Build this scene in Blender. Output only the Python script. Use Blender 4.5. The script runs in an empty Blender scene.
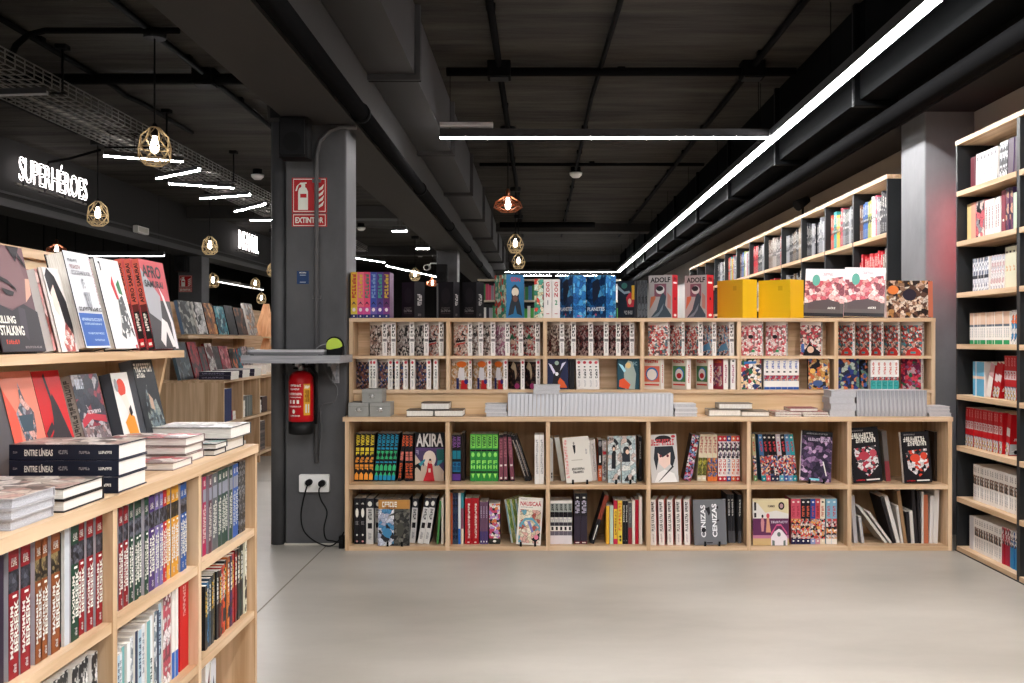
import bpy, math, random
from mathutils import Vector, Matrix
# ---------------------------------------------------------------- camera, world, exposure
SC = bpy.context.scene
COL = SC.collection
F = 1024.0; VX, VY, CZ = 539.0, 340.0, 1.24
cam_d = bpy.data.cameras.new('camera'); cam_d.sensor_width = 36.0; cam_d.lens = 36.0
cam_d.shift_x = -(VX-512.0)/1024.0; cam_d.shift_y = -(341.5-VY)/1024.0
cam_d.clip_start = 0.05; cam_d.clip_end = 200
cam = bpy.data.objects.new('camera', cam_d); COL.objects.link(cam)
cam.location = (0, 0, CZ); cam.rotation_euler = (math.pi/2, 0, 0)
SC.camera = cam
SC.view_settings.view_transform = 'Standard'; SC.view_settings.look = 'None'
SC.view_settings.gamma = 1.0; SC.view_settings.use_curve_mapping = False
SC.view_settings.exposure = 0.82
world = bpy.data.worlds.new('world'); SC.world = world; world.use_nodes = True
world.node_tree.nodes['Background'].inputs[0].default_value = (0.9, 0.95, 1, 1)
world.node_tree.nodes['Background'].inputs[1].default_value = 0.02
LED = 60.0      # strength of the LED strips
BULB = 9.0
try:
    SC.cycles.max_bounces = 6; SC.cycles.diffuse_bounces = 4; SC.cycles.glossy_bounces = 3
    SC.cycles.use_denoising = True
    SC.cycles.sample_clamp_indirect = 4.0
    SC.cycles.caustics_reflective = False; SC.cycles.caustics_refractive = False
except Exception: pass

R = random.Random(11)
# ---------------------------------------------------------------- materials
def lin(h):
    h = h.lstrip('#'); o = []
    for i in (0, 2, 4):
        c = int(h[i:i+2], 16)/255.0
        o.append(c/12.92 if c <= 0.04045 else ((c+0.055)/1.055)**2.4)
    return (o[0], o[1], o[2], 1.0)
_M = {}
def newmat(name):
    m = bpy.data.materials.new(name); m.use_nodes = True
    return m, m.node_tree, m.node_tree.nodes['Principled BSDF']
def C(h, rough=0.45, metal=0.0, spec=0.22):
    k = ('C', h, rough, metal, spec)
    if k not in _M:
        m, t, b = newmat('paint_' + h.strip('#'))
        b.inputs['Base Color'].default_value = lin(h); b.inputs['Roughness'].default_value = rough
        b.inputs['Metallic'].default_value = metal; b.inputs['Specular IOR Level'].default_value = spec
        nz = t.nodes.new('ShaderNodeTexNoise'); nz.inputs['Scale'].default_value = 60
        mr = t.nodes.new('ShaderNodeMapRange'); mr.inputs['To Min'].default_value = max(0.02, rough-0.05); mr.inputs['To Max'].default_value = rough+0.05
        t.links.new(nz.outputs['Fac'], mr.inputs['Value']); t.links.new(mr.outputs[0], b.inputs['Roughness'])
        _M[k] = m
    return _M[k]
def EM(h, s):
    k = ('E', h, s)
    if k not in _M:
        m, t, b = newmat('light_' + h.strip('#'))
        b.inputs['Base Color'].default_value = (0.8, 0.8, 0.8, 1)
        b.inputs['Emission Color'].default_value = lin(h); b.inputs['Emission Strength'].default_value = s
        _M[k] = m
    return _M[k]
def ART(seed, cols, scale=40.0, stretch=(1, 1, 1), rough=0.35, warp=0.6):
    """printed artwork: warped cells in a fixed palette"""
    scale = scale*1.7; k = ('A', seed, tuple(cols), scale, stretch, rough)
    if k not in _M:
        m, t, b = newmat('printed_art_%d' % len(_M))
        tc = t.nodes.new('ShaderNodeTexCoord'); mp = t.nodes.new('ShaderNodeMapping')
        mp.inputs['Location'].default_value = (seed*1.37, seed*0.71, seed*2.13)
        mp.inputs['Scale'].default_value = tuple(scale*s for s in stretch)
        nz = t.nodes.new('ShaderNodeTexNoise'); nz.inputs['Scale'].default_value = 0.9; nz.inputs['Detail'].default_value = 3
        mx = t.nodes.new('ShaderNodeMix'); mx.data_type = 'RGBA'; mx.blend_type = 'ADD'; mx.inputs['Factor'].default_value = warp*2
        vo = t.nodes.new('ShaderNodeTexVoronoi'); vo.inputs['Scale'].default_value = 1.0
        sp = t.nodes.new('ShaderNodeSeparateColor')
        cr = t.nodes.new('ShaderNodeValToRGB'); cr.color_ramp.interpolation = 'CONSTANT'
        el = cr.color_ramp.elements
        while len(el) < len(cols): el.new(0.5)
        for i, c in enumerate(cols):
            el[i].position = i/len(cols); el[i].color = lin(c)
        L = t.links.new
        L(tc.outputs['Object'], mp.inputs['Vector']); L(mp.outputs[0], nz.inputs['Vector'])
        L(mp.outputs[0], mx.inputs['A']); L(nz.outputs['Color'], mx.inputs['B'])
        L(mx.outputs['Result'], vo.inputs['Vector']); L(vo.outputs['Color'], sp.inputs[0])
        L(sp.outputs[0], cr.inputs[0])
        # drawn outlines between the patches, and fine hatching
        ve = t.nodes.new('ShaderNodeTexVoronoi'); ve.feature = 'DISTANCE_TO_EDGE'; ve.inputs['Scale'].default_value = 1.0
        L(mx.outputs['Result'], ve.inputs['Vector'])
        m1 = t.nodes.new('ShaderNodeMapRange'); m1.inputs['From Min'].default_value = 0.02; m1.inputs['From Max'].default_value = 0.07; m1.inputs['To Min'].default_value = 0.5
        L(ve.outputs['Distance'], m1.inputs['Value'])
        n2 = t.nodes.new('ShaderNodeTexNoise'); n2.inputs['Scale'].default_value = 3.5; n2.inputs['Detail'].default_value = 4
        L(mp.outputs[0], n2.inputs['Vector'])
        m2 = t.nodes.new('ShaderNodeMapRange'); m2.inputs['From Min'].default_value = 0.35; m2.inputs['From Max'].default_value = 0.6; m2.inputs['To Min'].default_value = 0.72; m2.inputs['To Max'].default_value = 1.12
        L(n2.outputs['Fac'], m2.inputs['Value'])
        mu = t.nodes.new('ShaderNodeMath'); mu.operation = 'MULTIPLY'; L(m1.outputs[0], mu.inputs[0]); L(m2.outputs[0], mu.inputs[1])
        vm = t.nodes.new('ShaderNodeVectorMath'); vm.operation = 'SCALE'; L(cr.outputs[0], vm.inputs[0]); L(mu.outputs[0], vm.inputs['Scale'])
        L(vm.outputs[0], b.inputs['Base Color']); b.inputs['Specular IOR Level'].default_value = 0.22
        b.inputs['Roughness'].default_value = rough
        _M[k] = m
    return _M[k]
def WOOD(axis='x', c0='#dbbd9b', c1='#b8956f', rough=0.5):
    k = ('W', axis, c0, c1)
    if k not in _M:
        m, t, b = newmat('pine_wood_' + axis)
        tc = t.nodes.new('ShaderNodeTexCoord'); mp = t.nodes.new('ShaderNodeMapping')
        s = {'x': (1.2, 26, 26), 'y': (26, 1.2, 26), 'z': (26, 26, 1.2)}[axis]
        mp.inputs['Scale'].default_value = s
        nz = t.nodes.new('ShaderNodeTexNoise'); nz.inputs['Scale'].default_value = 1.0; nz.inputs['Detail'].default_value = 4; nz.inputs['Distortion'].default_value = 0.7
        cr = t.nodes.new('ShaderNodeValToRGB'); cr.color_ramp.elements[0].position = 0.35; cr.color_ramp.elements[1].position = 0.62
        cr.color_ramp.elements[0].color = lin(c1); cr.color_ramp.elements[1].color = lin(c0)
        bp = t.nodes.new('ShaderNodeBump'); bp.inputs['Strength'].default_value = 0.05
        L = t.links.new
        L(tc.outputs['Object'], mp.inputs[0]); L(mp.outputs[0], nz.inputs['Vector']); L(nz.outputs['Fac'], cr.inputs[0])
        L(cr.outputs[0], b.inputs['Base Color']); L(nz.outputs['Fac'], bp.inputs['Height']); L(bp.outputs[0], b.inputs['Normal'])
        b.inputs['Roughness'].default_value = rough
        _M[k] = m
    return _M[k]
def NOISY(name, c0, c1, scale=(1, 1, 1), detail=6, rough=(0.4, 0.6), bump=0.1, p=(0.35, 0.65), spec=0.4):
    k = ('N', name)
    if k not in _M:
        m, t, b = newmat(name)
        tc = t.nodes.new('ShaderNodeTexCoord'); mp = t.nodes.new('ShaderNodeMapping'); mp.inputs['Scale'].default_value = scale
        nz = t.nodes.new('ShaderNodeTexNoise'); nz.inputs['Scale'].default_value = 1.0; nz.inputs['Detail'].default_value = detail; nz.inputs['Roughness'].default_value = 0.6
        cr = t.nodes.new('ShaderNodeValToRGB'); cr.color_ramp.elements[0].position = p[0]; cr.color_ramp.elements[1].position = p[1]
        cr.color_ramp.elements[0].color = lin(c0); cr.color_ramp.elements[1].color = lin(c1)
        mr = t.nodes.new('ShaderNodeMapRange'); mr.inputs['To Min'].default_value = rough[0]; mr.inputs['To Max'].default_value = rough[1]
        bp = t.nodes.new('ShaderNodeBump'); bp.inputs['Strength'].default_value = bump; bp.inputs['Distance'].default_value = 0.05
        L = t.links.new
        L(tc.outputs['Object'], mp.inputs[0]); L(mp.outputs[0], nz.inputs['Vector']); L(nz.outputs['Fac'], cr.inputs[0])
        L(cr.outputs[0], b.inputs['Base Color']); L(nz.outputs['Fac'], mr.inputs['Value']); L(mr.outputs[0], b.inputs['Roughness'])
        L(nz.outputs['Fac'], bp.inputs['Height']); L(bp.outputs[0], b.inputs['Normal'])
        b.inputs['Specular IOR Level'].default_value = spec
        _M[k] = m
    return _M[k]
PAGE = NOISY('page_edges', '#d9d4cb', '#efebe4', scale=(900, 900, 30), detail=1, rough=(0.7, 0.8), bump=0.0)
PAGEG = NOISY('page_edges_grey', '#a9a9ae', '#c6c6ca', scale=(500, 900, 500), detail=1, rough=(0.5, 0.6), bump=0.0)
BLK = C('#0c0c0d', 0.7, 0, .15); DARK = C('#161618', 0.7, 0, .15); STEEL = C('#9a9a9c', 0.35, 0.8); WHITE = C('#ecebe8', 0.5)
# ---------------------------------------------------------------- mesh builder
def T(x, y, z): return Matrix.Translation((x, y, z))
class MB:
    def __init__(s): s.v = []; s.f = []; s.m = []; s.mats = []; s.smooth = []
    def mi(s, mat):
        if mat not in s.mats: s.mats.append(mat)
        return s.mats.index(mat)
    def face(s, pts, mat, smooth=False):
        n = len(s.v); s.v += [tuple(p) for p in pts]; s.f.append(tuple(range(n, n+len(pts)))); s.m.append(s.mi(mat)); s.smooth.append(smooth)
    def box(s, x0, x1, y0, y1, z0, z1, mat, xf=None):
        """mat: one material or dict of faces -x +x -y +y -z +z"""
        P = [Vector((x, y, z)) for x in (x0, x1) for y in (y0, y1) for z in (z0, z1)]
        if xf is not None: P = [xf @ p for p in P]
        fs = {'-x': (0, 1, 3, 2), '+x': (4, 6, 7, 5), '-y': (0, 4, 5, 1), '+y': (2, 3, 7, 6), '-z': (0, 2, 6, 4), '+z': (1, 5, 7, 3)}
        n = len(s.v); s.v += [tuple(p) for p in P]
        for k, f in fs.items():
            mm = mat.get(k, mat.get('*')) if isinstance(mat, dict) else mat
            s.f.append(tuple(n+i for i in f)); s.m.append(s.mi(mm)); s.smooth.append(False)
        return s
    def bevbox(s, x0, x1, y0, y1, z0, z1, mat, b=0.01, axis='z', seg=3, xf=None):
        """box with the four edges along axis rounded"""
        def prof(a0, a1, c0, c1):
            o = []
            for (cx, cy, st) in ((a1-b, c1-b, 0), (a0+b, c1-b, 1), (a0+b, c0+b, 2), (a1-b, c0+b, 3)):
                for i in range(seg+1):
                    a = (st + i/seg)*math.pi/2; o.append((cx+b*math.cos(a), cy+b*math.sin(a)))
            return o
        if axis == 'z': pr = prof(x0, x1, y0, y1); mk = lambda p, e: (p[0], p[1], e); e0, e1 = z0, z1
        elif axis == 'y': pr = prof(x0, x1, z0, z1); mk = lambda p, e: (p[0], e, p[1]); e0, e1 = y0, y1
        else: pr = prof(y0, y1, z0, z1); mk = lambda p, e: (e, p[0], p[1]); e0, e1 = x0, x1
        return s.prism([mk(p, e0) for p in pr], [mk(p, e1) for p in pr], mat, xf)
    def prism(s, A, B, mat, xf=None, smooth=False):
        if xf is not None: A = [xf @ Vector(p) for p in A]; B = [xf @ Vector(p) for p in B]
        n = len(s.v); k = len(A); s.v += [tuple(p) for p in A] + [tuple(p) for p in B]; mi = s.mi(mat)
        s.f.append(tuple(n+i for i in reversed(range(k)))); s.m.append(mi); s.smooth.append(False)
        s.f.append(tuple(n+k+i for i in range(k))); s.m.append(mi); s.smooth.append(False)
        for i in range(k):
            j = (i+1) % k; s.f.append((n+i, n+j, n+k+j, n+k+i)); s.m.append(mi); s.smooth.append(smooth)
        return s
    def tube(s, pts, r, mat, seg=8, cap=True):
        pts = [Vector(p) for p in pts]; n0 = len(s.v); mi = s.mi(mat); up = Vector((0.013, 0.02, 1))
        prev = None
        for i, p in enumerate(pts):
            d = (pts[min(i+1, len(pts)-1)] - pts[max(i-1, 0)]).normalized()
            if prev is None:
                a = d.cross(up)
                if a.length < 1e-3: a = d.cross(Vector((1, 0, 0)))
                a.normalize()
            else:
                a = prev - d*prev.dot(d); a.normalize()
            prev = a; b = d.cross(a)
            rr = r[i] if isinstance(r, (list, tuple)) else r
            for j in range(seg):
                t = 2*math.pi*j/seg; s.v.append(tuple(p + a*rr*math.cos(t) + b*rr*math.sin(t)))
        for i in range(len(pts)-1):
            for j in range(seg):
                k = (j+1) % seg; q = n0+i*seg
                s.f.append((q+j, q+k, q+seg+k, q+seg+j)); s.m.append(mi); s.smooth.append(seg > 5)
        if cap:
            s.f.append(tuple(n0+j for j in reversed(range(seg)))); s.m.append(mi); s.smooth.append(False)
            q = n0+(len(pts)-1)*seg; s.f.append(tuple(q+j for j in range(seg))); s.m.append(mi); s.smooth.append(False)
        return s
    def lathe(s, prof, cx, cy, mat, seg=20, xf=None, smooth=True):
        """prof: (radius, z) from bottom to top, about the vertical through cx, cy"""
        n0 = len(s.v); mi = s.mi(mat)
        for (r, z) in prof:
            for j in range(seg):
                t = 2*math.pi*j/seg; p = Vector((cx + r*math.cos(t), cy + r*math.sin(t), z))
                s.v.append(tuple(xf @ p if xf is not None else p))
        for i in range(len(prof)-1):
            for j in range(seg):
                k = (j+1) % seg; q = n0+i*seg
                s.f.append((q+j, q+k, q+seg+k, q+seg+j)); s.m.append(mi); s.smooth.append(smooth)
        s.f.append(tuple(n0+j for j in reversed(range(seg)))); s.m.append(mi); s.smooth.append(False)
        q = n0+(len(prof)-1)*seg; s.f.append(tuple(q+j for j in range(seg))); s.m.append(mi); s.smooth.append(False)
        return s
    def mesh(s, name):
        me = bpy.data.meshes.new(name); me.from_pydata(s.v, [], s.f)
        for m in s.mats: me.materials.append(m)
        me.polygons.foreach_set('material_index', s.m); me.polygons.foreach_set('use_smooth', s.smooth); me.update()
        return me
# ---------------------------------------------------------------- objects
def tag(o, label=None, cat=None, group=None, kind=None):
    if label: o['label'] = label
    if cat: o['category'] = cat
    if group: o['group'] = group
    if kind: o['kind'] = kind
    return o
def obj(name, mb, parent=None, xf=None):
    me = mb.mesh(name) if isinstance(mb, MB) else mb
    o = bpy.data.objects.new(name, me); COL.objects.link(o)
    if parent is not None: o.parent = parent
    if xf is not None: o.matrix_local = xf
    return o
def empty(name, loc=(0, 0, 0), label=None, cat=None, group=None, xf=None):
    o = bpy.data.objects.new(name, None); COL.objects.link(o); o.empty_display_size = 0.1
    if xf is not None: o.matrix_world = xf
    else: o.location = loc
    return tag(o, label, cat, group)
def part(name, mb, parent):
    """geometry given in world coordinates, parented to an unrotated Empty"""
    L = parent.location; mb.v = [(x-L.x, y-L.y, z-L.z) for (x, y, z) in mb.v]
    return obj(name, mb, parent)
def struct(name, mb):
    return tag(obj(name, mb), kind='structure')
def top(name, mb, label, cat, group=None, at=None):
    if at:
        mb.v = [(x-at[0], y-at[1], z-at[2]) for (x, y, z) in mb.v]
    o = obj(name, mb)
    if at: o.location = at
    return tag(o, label, cat, group)
def PX(px, Y): return (px-VX)*Y/F
def PZ(py, Y): return CZ-(py-VY)*Y/F
# ---------------------------------------------------------------- text
_TX = {}
def text_geo(s):
    if s not in _TX:
        cu = bpy.data.curves.new('t', 'FONT'); cu.body = s; cu.resolution_u = 3; cu.offset = 0.028
        ob = bpy.data.objects.new('t', cu); COL.objects.link(ob)
        bpy.context.view_layer.update()
        me = bpy.data.meshes.new_from_object(ob)
        V = [(v.co.x, v.co.y) for v in me.vertices]; P = [tuple(p.vertices) for p in me.polygons]
        bpy.data.objects.remove(ob); bpy.data.curves.remove(cu); bpy.data.meshes.remove(me)
        xs = [v[0] for v in V] or [0, 1]; ys = [v[1] for v in V] or [0, 1]
        x0, x1, y0, y1 = min(xs), max(xs), min(ys), max(ys)
        V = [((x-x0)/max(1e-6, x1-x0), (y-y0)/max(1e-6, y1-y0)) for (x, y) in V]
        _TX[s] = (V, P)
    return _TX[s]
def draw(mb, marks, mp):
    """marks in unit coordinates of a surface; mp(u, v, layer) gives the point"""
    for k, m in enumerate(marks):
        L = k+1; kind = m[0]
        if kind == 'rect':
            _, a, b, c, d, mat = m; mb.face([mp(a, b, L), mp(c, b, L), mp(c, d, L), mp(a, d, L)], mat)
        elif kind == 'poly': mb.face([mp(u, v, L) for (u, v) in m[1]], m[2])
        elif kind == 'ell':
            _, cx, cy, rx, ry, mat = m
            mb.face([mp(cx+rx*math.cos(i*math.pi/9), cy+ry*math.sin(i*math.pi/9), L) for i in range(18)], mat)
        elif kind == 'text':
            _, s, a, b, c, d, mat = m[:7]; rot = m[7] if len(m) > 7 else 0
            V, P = text_geo(s); Q = []
            for (x, y) in V:
                if rot == 90: x, y = 1-y, x
                elif rot == -90: x, y = y, 1-x
                Q.append(mp(a+x*(c-a), b+y*(d-b), L))
            n = len(mb.v); mb.v += [tuple(q) for q in Q]; mi = mb.mi(mat)
            for p in P: mb.f.append(tuple(n+i for i in p)); mb.m.append(mi); mb.smooth.append(False)
        elif kind == 'gly':      # lettering too small to read: a row (or column) of little strokes
            _, a, b, c, d, mat, n = m[:7]; vert = len(m) > 7; rr = random.Random(int(a*977+b*313+n*7))
            for i in range(n):
                if vert: x0, x1 = a, c; y1 = d-(d-b)*i/n; y0 = d-(d-b)*(i+0.8)/n
                else: y0, y1 = b, d; x0 = a+(c-a)*i/n; x1 = a+(c-a)*(i+0.8)/n
                w = (x1-x0); h = (y1-y0)
                st = rr.sample([(0, 0, .3, 1), (.7, 0, 1, 1), (0, .75, 1, 1), (0, 0, 1, .25), (0, .4, 1, .62), (.35, 0, .65, 1)], 3)
                for (p, q, r_, t_) in st:
                    mb.face([mp(x0+w*p, y0+h*q, L), mp(x0+w*r_, y0+h*q, L), mp(x0+w*r_, y0+h*t_, L), mp(x0+w*p, y0+h*t_, L)], mat)
# ---------------------------------------------------------------- books
# local frame: cover at y=0 facing -y, x 0..w, z 0..h, thickness to y=t; the spine on x=0 ('L') or x=w ('R')
_BK = {}
def bands(mb, spec, mp):
    if not isinstance(spec, (list, tuple)): spec = [(1.0, spec)]
    v0 = 0
    for (v1, mat) in spec:
        mb.face([mp(0, v0, 0), mp(1, v0, 0), mp(1, v1, 0), mp(0, v1, 0)], mat); v0 = v1
def book_mesh(st, w, h, t):
    key = (id(st), round(w, 3), round(h, 3), round(t, 4))
    if key in _BK: return _BK[key]
    e = 0.00035; side = st.get('side', 'L')
    mpc = lambda u, v, k: (u*w, -e*k, v*h)
    mps = (lambda u, v, k: (-e*k, t*(1-u), v*h)) if side == 'L' else (lambda u, v, k: (w+e*k, t*u, v*h))
    edge = st.get('edge', st.get('back', None)); back = st.get('back', edge)
    sp = st['s']; sp0 = sp[0][1] if isinstance(sp, (list, tuple)) else sp
    back = back or sp0; pg = st.get('p', PAGE)
    mb = MB()
    if st.get('split'):
        bt = min(0.0025, t*0.2)
        bands(mb, st['c'], mpc); draw(mb, st.get('cm', []), mpc); bands(mb, st['s'], mps); draw(mb, st.get('sm', []), mps)
        ed = edge or sp0
        mb.box(0, w, 0.0001, bt, 0, h, ed); mb.box(0, w, t-bt, t, 0, h, {'*': ed, '+y': back})
        if side == 'L': mb.box(0.0001, bt, bt, t-bt, 0, h, ed)
        else: mb.box(w-bt, w-0.0001, bt, t-bt, 0, h, ed)
        a, b = (bt, w-0.004) if side == 'L' else (0.004, w-bt)
        pb = MB(); pb.box(a, b, bt, t-bt, 0.003, h-0.003, pg)
        r = (mb.mesh('cover'), pb.mesh('page_block'))
    else:
        bands(mb, st['c'], mpc); draw(mb, st.get('cm', []), mpc); bands(mb, st['s'], mps); draw(mb, st.get('sm', []), mps)
        P = lambda x, y, z: (x, y, z)
        mb.face([P(0, t, 0), P(0, t, h), P(w, t, h), P(w, t, 0)], back)
        mb.face([P(0, 0, h), P(w, 0, h), P(w, t, h), P(0, t, h)], pg); mb.face([P(0, 0, 0), P(0, t, 0), P(w, t, 0), P(w, 0, 0)], pg)
        x = w if side == 'L' else 0
        mb.face([P(x, 0, 0), P(x, t, 0), P(x, t, h), P(x, 0, h)], pg)
        r = (mb.mesh(st.get('name', 'comic_book')), None)
    _BK[key] = r
    return r
ORD = ['', 'first', 'second', 'third', 'fourth', 'fifth', 'sixth', 'seventh', 'eighth', 'ninth', 'tenth', '11th', '12th', '13th', '14th', '15th', '16th', '17th', '18th', '19th', '20th']
def ordw(n):
    if n < len(ORD): return ORD[n]
    return '%d%s' % (n, {1: 'st', 2: 'nd', 3: 'rd'}.get(n % 10 if n % 100 not in (11, 12, 13) else 0, 'th'))
BOUNDS = {}; KIND = ['comic_book', 'comic book']
SHELVED = []      # (place, sort key, object, description, noun)
def put_book(st, w, h, t, M, zrest, place, key, group=None, label=None):
    a, b = book_mesh(st, w, h, t)
    lo = min((M @ Vector((x, y, z))).z for x in (0, w) for y in (0, t) for z in (0, h))
    M = T(0, 0, zrest-lo+0.0008) @ M
    if place in BOUNDS:
        xs = [(M @ Vector((x, y, z))).x for x in (0, w) for y in (0, t) for z in (0, h)]; a_, b_ = BOUNDS[place]
        if min(xs) < a_: M = T(a_-min(xs)+.0005, 0, 0) @ M
        elif max(xs) > b_: M = T(b_-max(xs)-.0005, 0, 0) @ M
    nm = st.get('name', KIND[0])
    if b is None:
        o = obj(nm, a); o.matrix_world = M
    else:
        o = empty(nm, xf=M); obj('cover', a, o); obj('page_block', b, o)
    o['category'] = st.get('cat', KIND[1]); o['group'] = group or st.get('group', 'comic books on the shelves')
    if label: o['label'] = label
    else: SHELVED.append((place, key, o, st['desc'], st.get('noun', 'book')))
    return o
def finish_labels():
    by = {}
    for r in SHELVED: by.setdefault(r[0], []).append(r)
    for place, L in by.items():
        L.sort(key=lambda r: r[1])
        for i, (pl, k, o, d, noun) in enumerate(L):
            s = '%s, %s from %s, %s' % (d, ordw(i+1), pl[1], pl[0])
            ws = s.split()
            o['label'] = s
            if len(ws) > 16: print('LONG LABEL', len(ws), s)
def S(desc, c, s, **k):
    d = dict(desc=desc, c=c, s=s); d.update(k); return d
# ================================================================ the room
ZC = 3.40
CEIL = NOISY('dark_board_marked_concrete', '#292624', '#423f3a', scale=(0.8, 4.5, 1), detail=10, rough=(0.85, 0.95), bump=0.8, p=(0.36, 0.66), spec=0.1)
FLOOR = NOISY('polished_concrete', '#958f85', '#b8b2a8', scale=(0.6, 1.2, 1), detail=7, rough=(0.27, 0.42), bump=0.01, p=(0.3, 0.7), spec=0.5)
WALLD = NOISY('dark_painted_wall', '#1c1b1b', '#242322', scale=(1, 1, 1), rough=(0.7, 0.9), bump=0.05)
WALLW = NOISY('pale_wall', '#a7a29d', '#b3aea8', scale=(1, 1, 1), rough=(0.7, 0.9), bump=0.03)
GREY = NOISY('grey_painted_concrete', '#434345', '#525254', scale=(3, 3, 2), rough=(0.45, 0.6), bump=0.15)
GREYL = NOISY('light_grey_concrete', '#6e6e71', '#7e7e81', scale=(3, 3, 2), rough=(0.5, 0.7), bump=0.15)
BEAM = NOISY('dark_beam', '#262423', '#33302e', scale=(2, 0.6, 1), rough=(0.7, 0.9), bump=0.15)
DUCT = NOISY('painted_duct', '#353435', '#3f3e3f', scale=(1, 1, 1), rough=(0.5, 0.65), bump=0.02)
PIPE = C('#0b0b0c', 0.9, 0, .05)
X0, X1, Y0, Y1 = -9.2, 2.80, -3.2, 31.6
m = MB(); m.box(X0, X1, Y0, Y1, -0.1, 0, FLOOR); struct('floor', m)
m = MB(); m.box(-1.285, -1.277, Y0+.2, 12, 0.0002, 0.001, C('#857e72', 0.8)); m.box(-9, -1.28, 9.0, 9.008, 0.0002, 0.001, C('#857e72', 0.8)); struct('trim_1', m)
m = MB(); m.box(X0, X1, Y0, Y1, ZC, ZC+0.1, CEIL); struct('ceiling', m)
m = MB(); m.box(X1-0.05, X1+0.05, Y0, Y1, 0, ZC, WALLW); struct('wall_right', m)
m = MB(); m.box(X0-0.1, X0, Y0, Y1, 0, ZC, WALLD)
for i in range(26): m.box(X0, X0+0.01, Y0+0.1+i*1.3, Y0+0.13+i*1.3, 0, ZC, BLK)
struct('wall_left', m)
m = MB(); m.box(X0, X1, Y1, Y1+0.1, 0, ZC, WALLD); struct('wall_back', m)
m = MB(); m.box(X0, X1, Y0-0.1, Y0, 0, ZC, WALLW); struct('wall_front', m)
# beams and columns of the setting
m = MB(); m.box(-1.50, -1.105, Y0, Y1, 2.54, ZC, BEAM); struct('beam_over_aisle', m)
m = MB(); m.box(2.42, X1-0.05, Y0, Y1, 2.68, ZC, NOISY('dark_soffit', '#232122', '#2a2727', rough=(.75, .9), bump=.05, spec=.15)); struct('beam_along_right_wall', m)
m = MB(); m.box(-6.1, -5.68, Y0, Y1, 2.66, ZC, WALLD); m.box(-5.68, -5.655, Y0, Y1, 2.66, 2.74, DUCT); m.box(-5.68, -5.66, Y0, Y1, 2.80, 2.82, DUCT)
struct('beam_bulkhead_left', m)
m = MB()
for y in (16.5, 23.6): m.box(-5.68, -1.50, y, y+0.35, 3.2, ZC, BEAM)
for y in (19.0, 26): m.box(-1.105, 2.30, y, y+0.4, 3.25, ZC, BEAM)
struct('beam_cross', m)
def column(name, x0, x1, y0, y1, z1, mat, mat2=None):
    m = MB(); m.bevbox(x0, x1, y0, y1, 0, z1, mat, b=0.012); m.box(x0-.004, x1+.004, y0-.004, y1+.004, 0, 0.012, C('#b5b0a6', 0.8)); struct(name, m)
column('pillar_aisle', -1.535, -1.165, 6.19, 6.53, 2.54, GREY)
column('pillar_aisle_back', -1.48, -1.18, 14.8, 15.2, 2.54, GREY)
column('pillar_aisle_far', -1.48, -1.18, 23.4, 23.8, 2.54, GREY)
column('pillar_right', 2.435, X1-0.05, 6.46, 6.89, 2.68, GREYL)
column('pillar_left_back', -6.10, -5.70, 17.3, 17.7, 2.66, GREY)
column('pillar_left_far', -6.1, -5.7, 25.5, 25.9, 2.66, GREY)
# drain pipe down the left flank of the pillar
m = MB(); m.tube([(-1.585, 6.24, 0.0), (-1.585, 6.24, 2.56)], 0.046, GREY, seg=20)
top('downpipe', m, 'grey painted round downpipe running up the left flank of the near pillar', 'pipe', at=None)
m = MB(); m.box(-1.64, -1.535, 6.18, 6.32, 2.56, 2.72, BEAM)
m.box(-1.62, -1.55, 6.17, 6.18, 2.58, 2.70, DARK)
top('pipe_boxing', m, 'dark boxing over the top of the grey downpipe beside the near pillar', 'box')
# ---------------------------------------------------------------- ventilation
def duct(label, x0, x1, z0, z1, ys, fl=0.035, DUCT=DUCT):
    e = empty('ventilation_duct', ((x0+x1)/2, ys[0], z0), label, 'duct', 'rectangular ventilation ducts')
    m = MB(); m.box(x0, x1, ys[0], ys[-1], z0, z1, DUCT); part('casing', m, e)
    for y in ys[1:-1]:
        m = MB(); m.box(x0-fl, x1+fl, y-0.03, y-0.003, z0-fl, z1, DUCT); m.box(x0-fl, x1+fl, y+0.003, y+0.03, z0-fl, z1, BLK); part('flange', m, e)
duct('dark rectangular ventilation duct beside the round black pipe over the aisle', -1.10, -0.80, 2.95, ZC-.001, [Y0+.1, 1.35, 3.95, 6.62, 9.3, 11.9, 14.5, 17.1, 19.7, 22.3, 24.9, 27.5])
duct('dark ribbed ventilation duct high above the right wall shelves', 2.06, 2.27, 2.78, ZC-.001, [Y0+.1, 2.2, 4.4, 6.6, 8.8, 11, 13.2, 15.4, 17.6, 19.8, 22, 24.2, 26.4], DUCT=C('#08090a', .9, 0, .04))
m = MB(); m.tube([(-1.045, Y0+.1, 2.57), (-1.045, 28, 2.57)], 0.05, PIPE, seg=16)
for y in range(0, 27, 3): m.tube([(-1.045, y-.03, 2.57), (-1.045, y+.03, 2.57)], 0.058, PIPE, seg=16); m.box(-1.104, -1.045, y-.02, y+.02, 2.56, 2.58, PIPE)
top('round_pipe', m, 'long round black pipe clipped along the beam beside the duct', 'pipe')
m = MB(); m.tube([(2.26, Y0+.1, 2.67), (2.26, 27, 2.67)], 0.06, PIPE, seg=14)
for y in range(0, 27, 3): m.box(2.25, 2.27, y-.02, y+.02, 2.68, 2.74, PIPE)
top('round_pipe', m, 'long round black pipe hung below the duct near the right wall', 'pipe')
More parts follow.
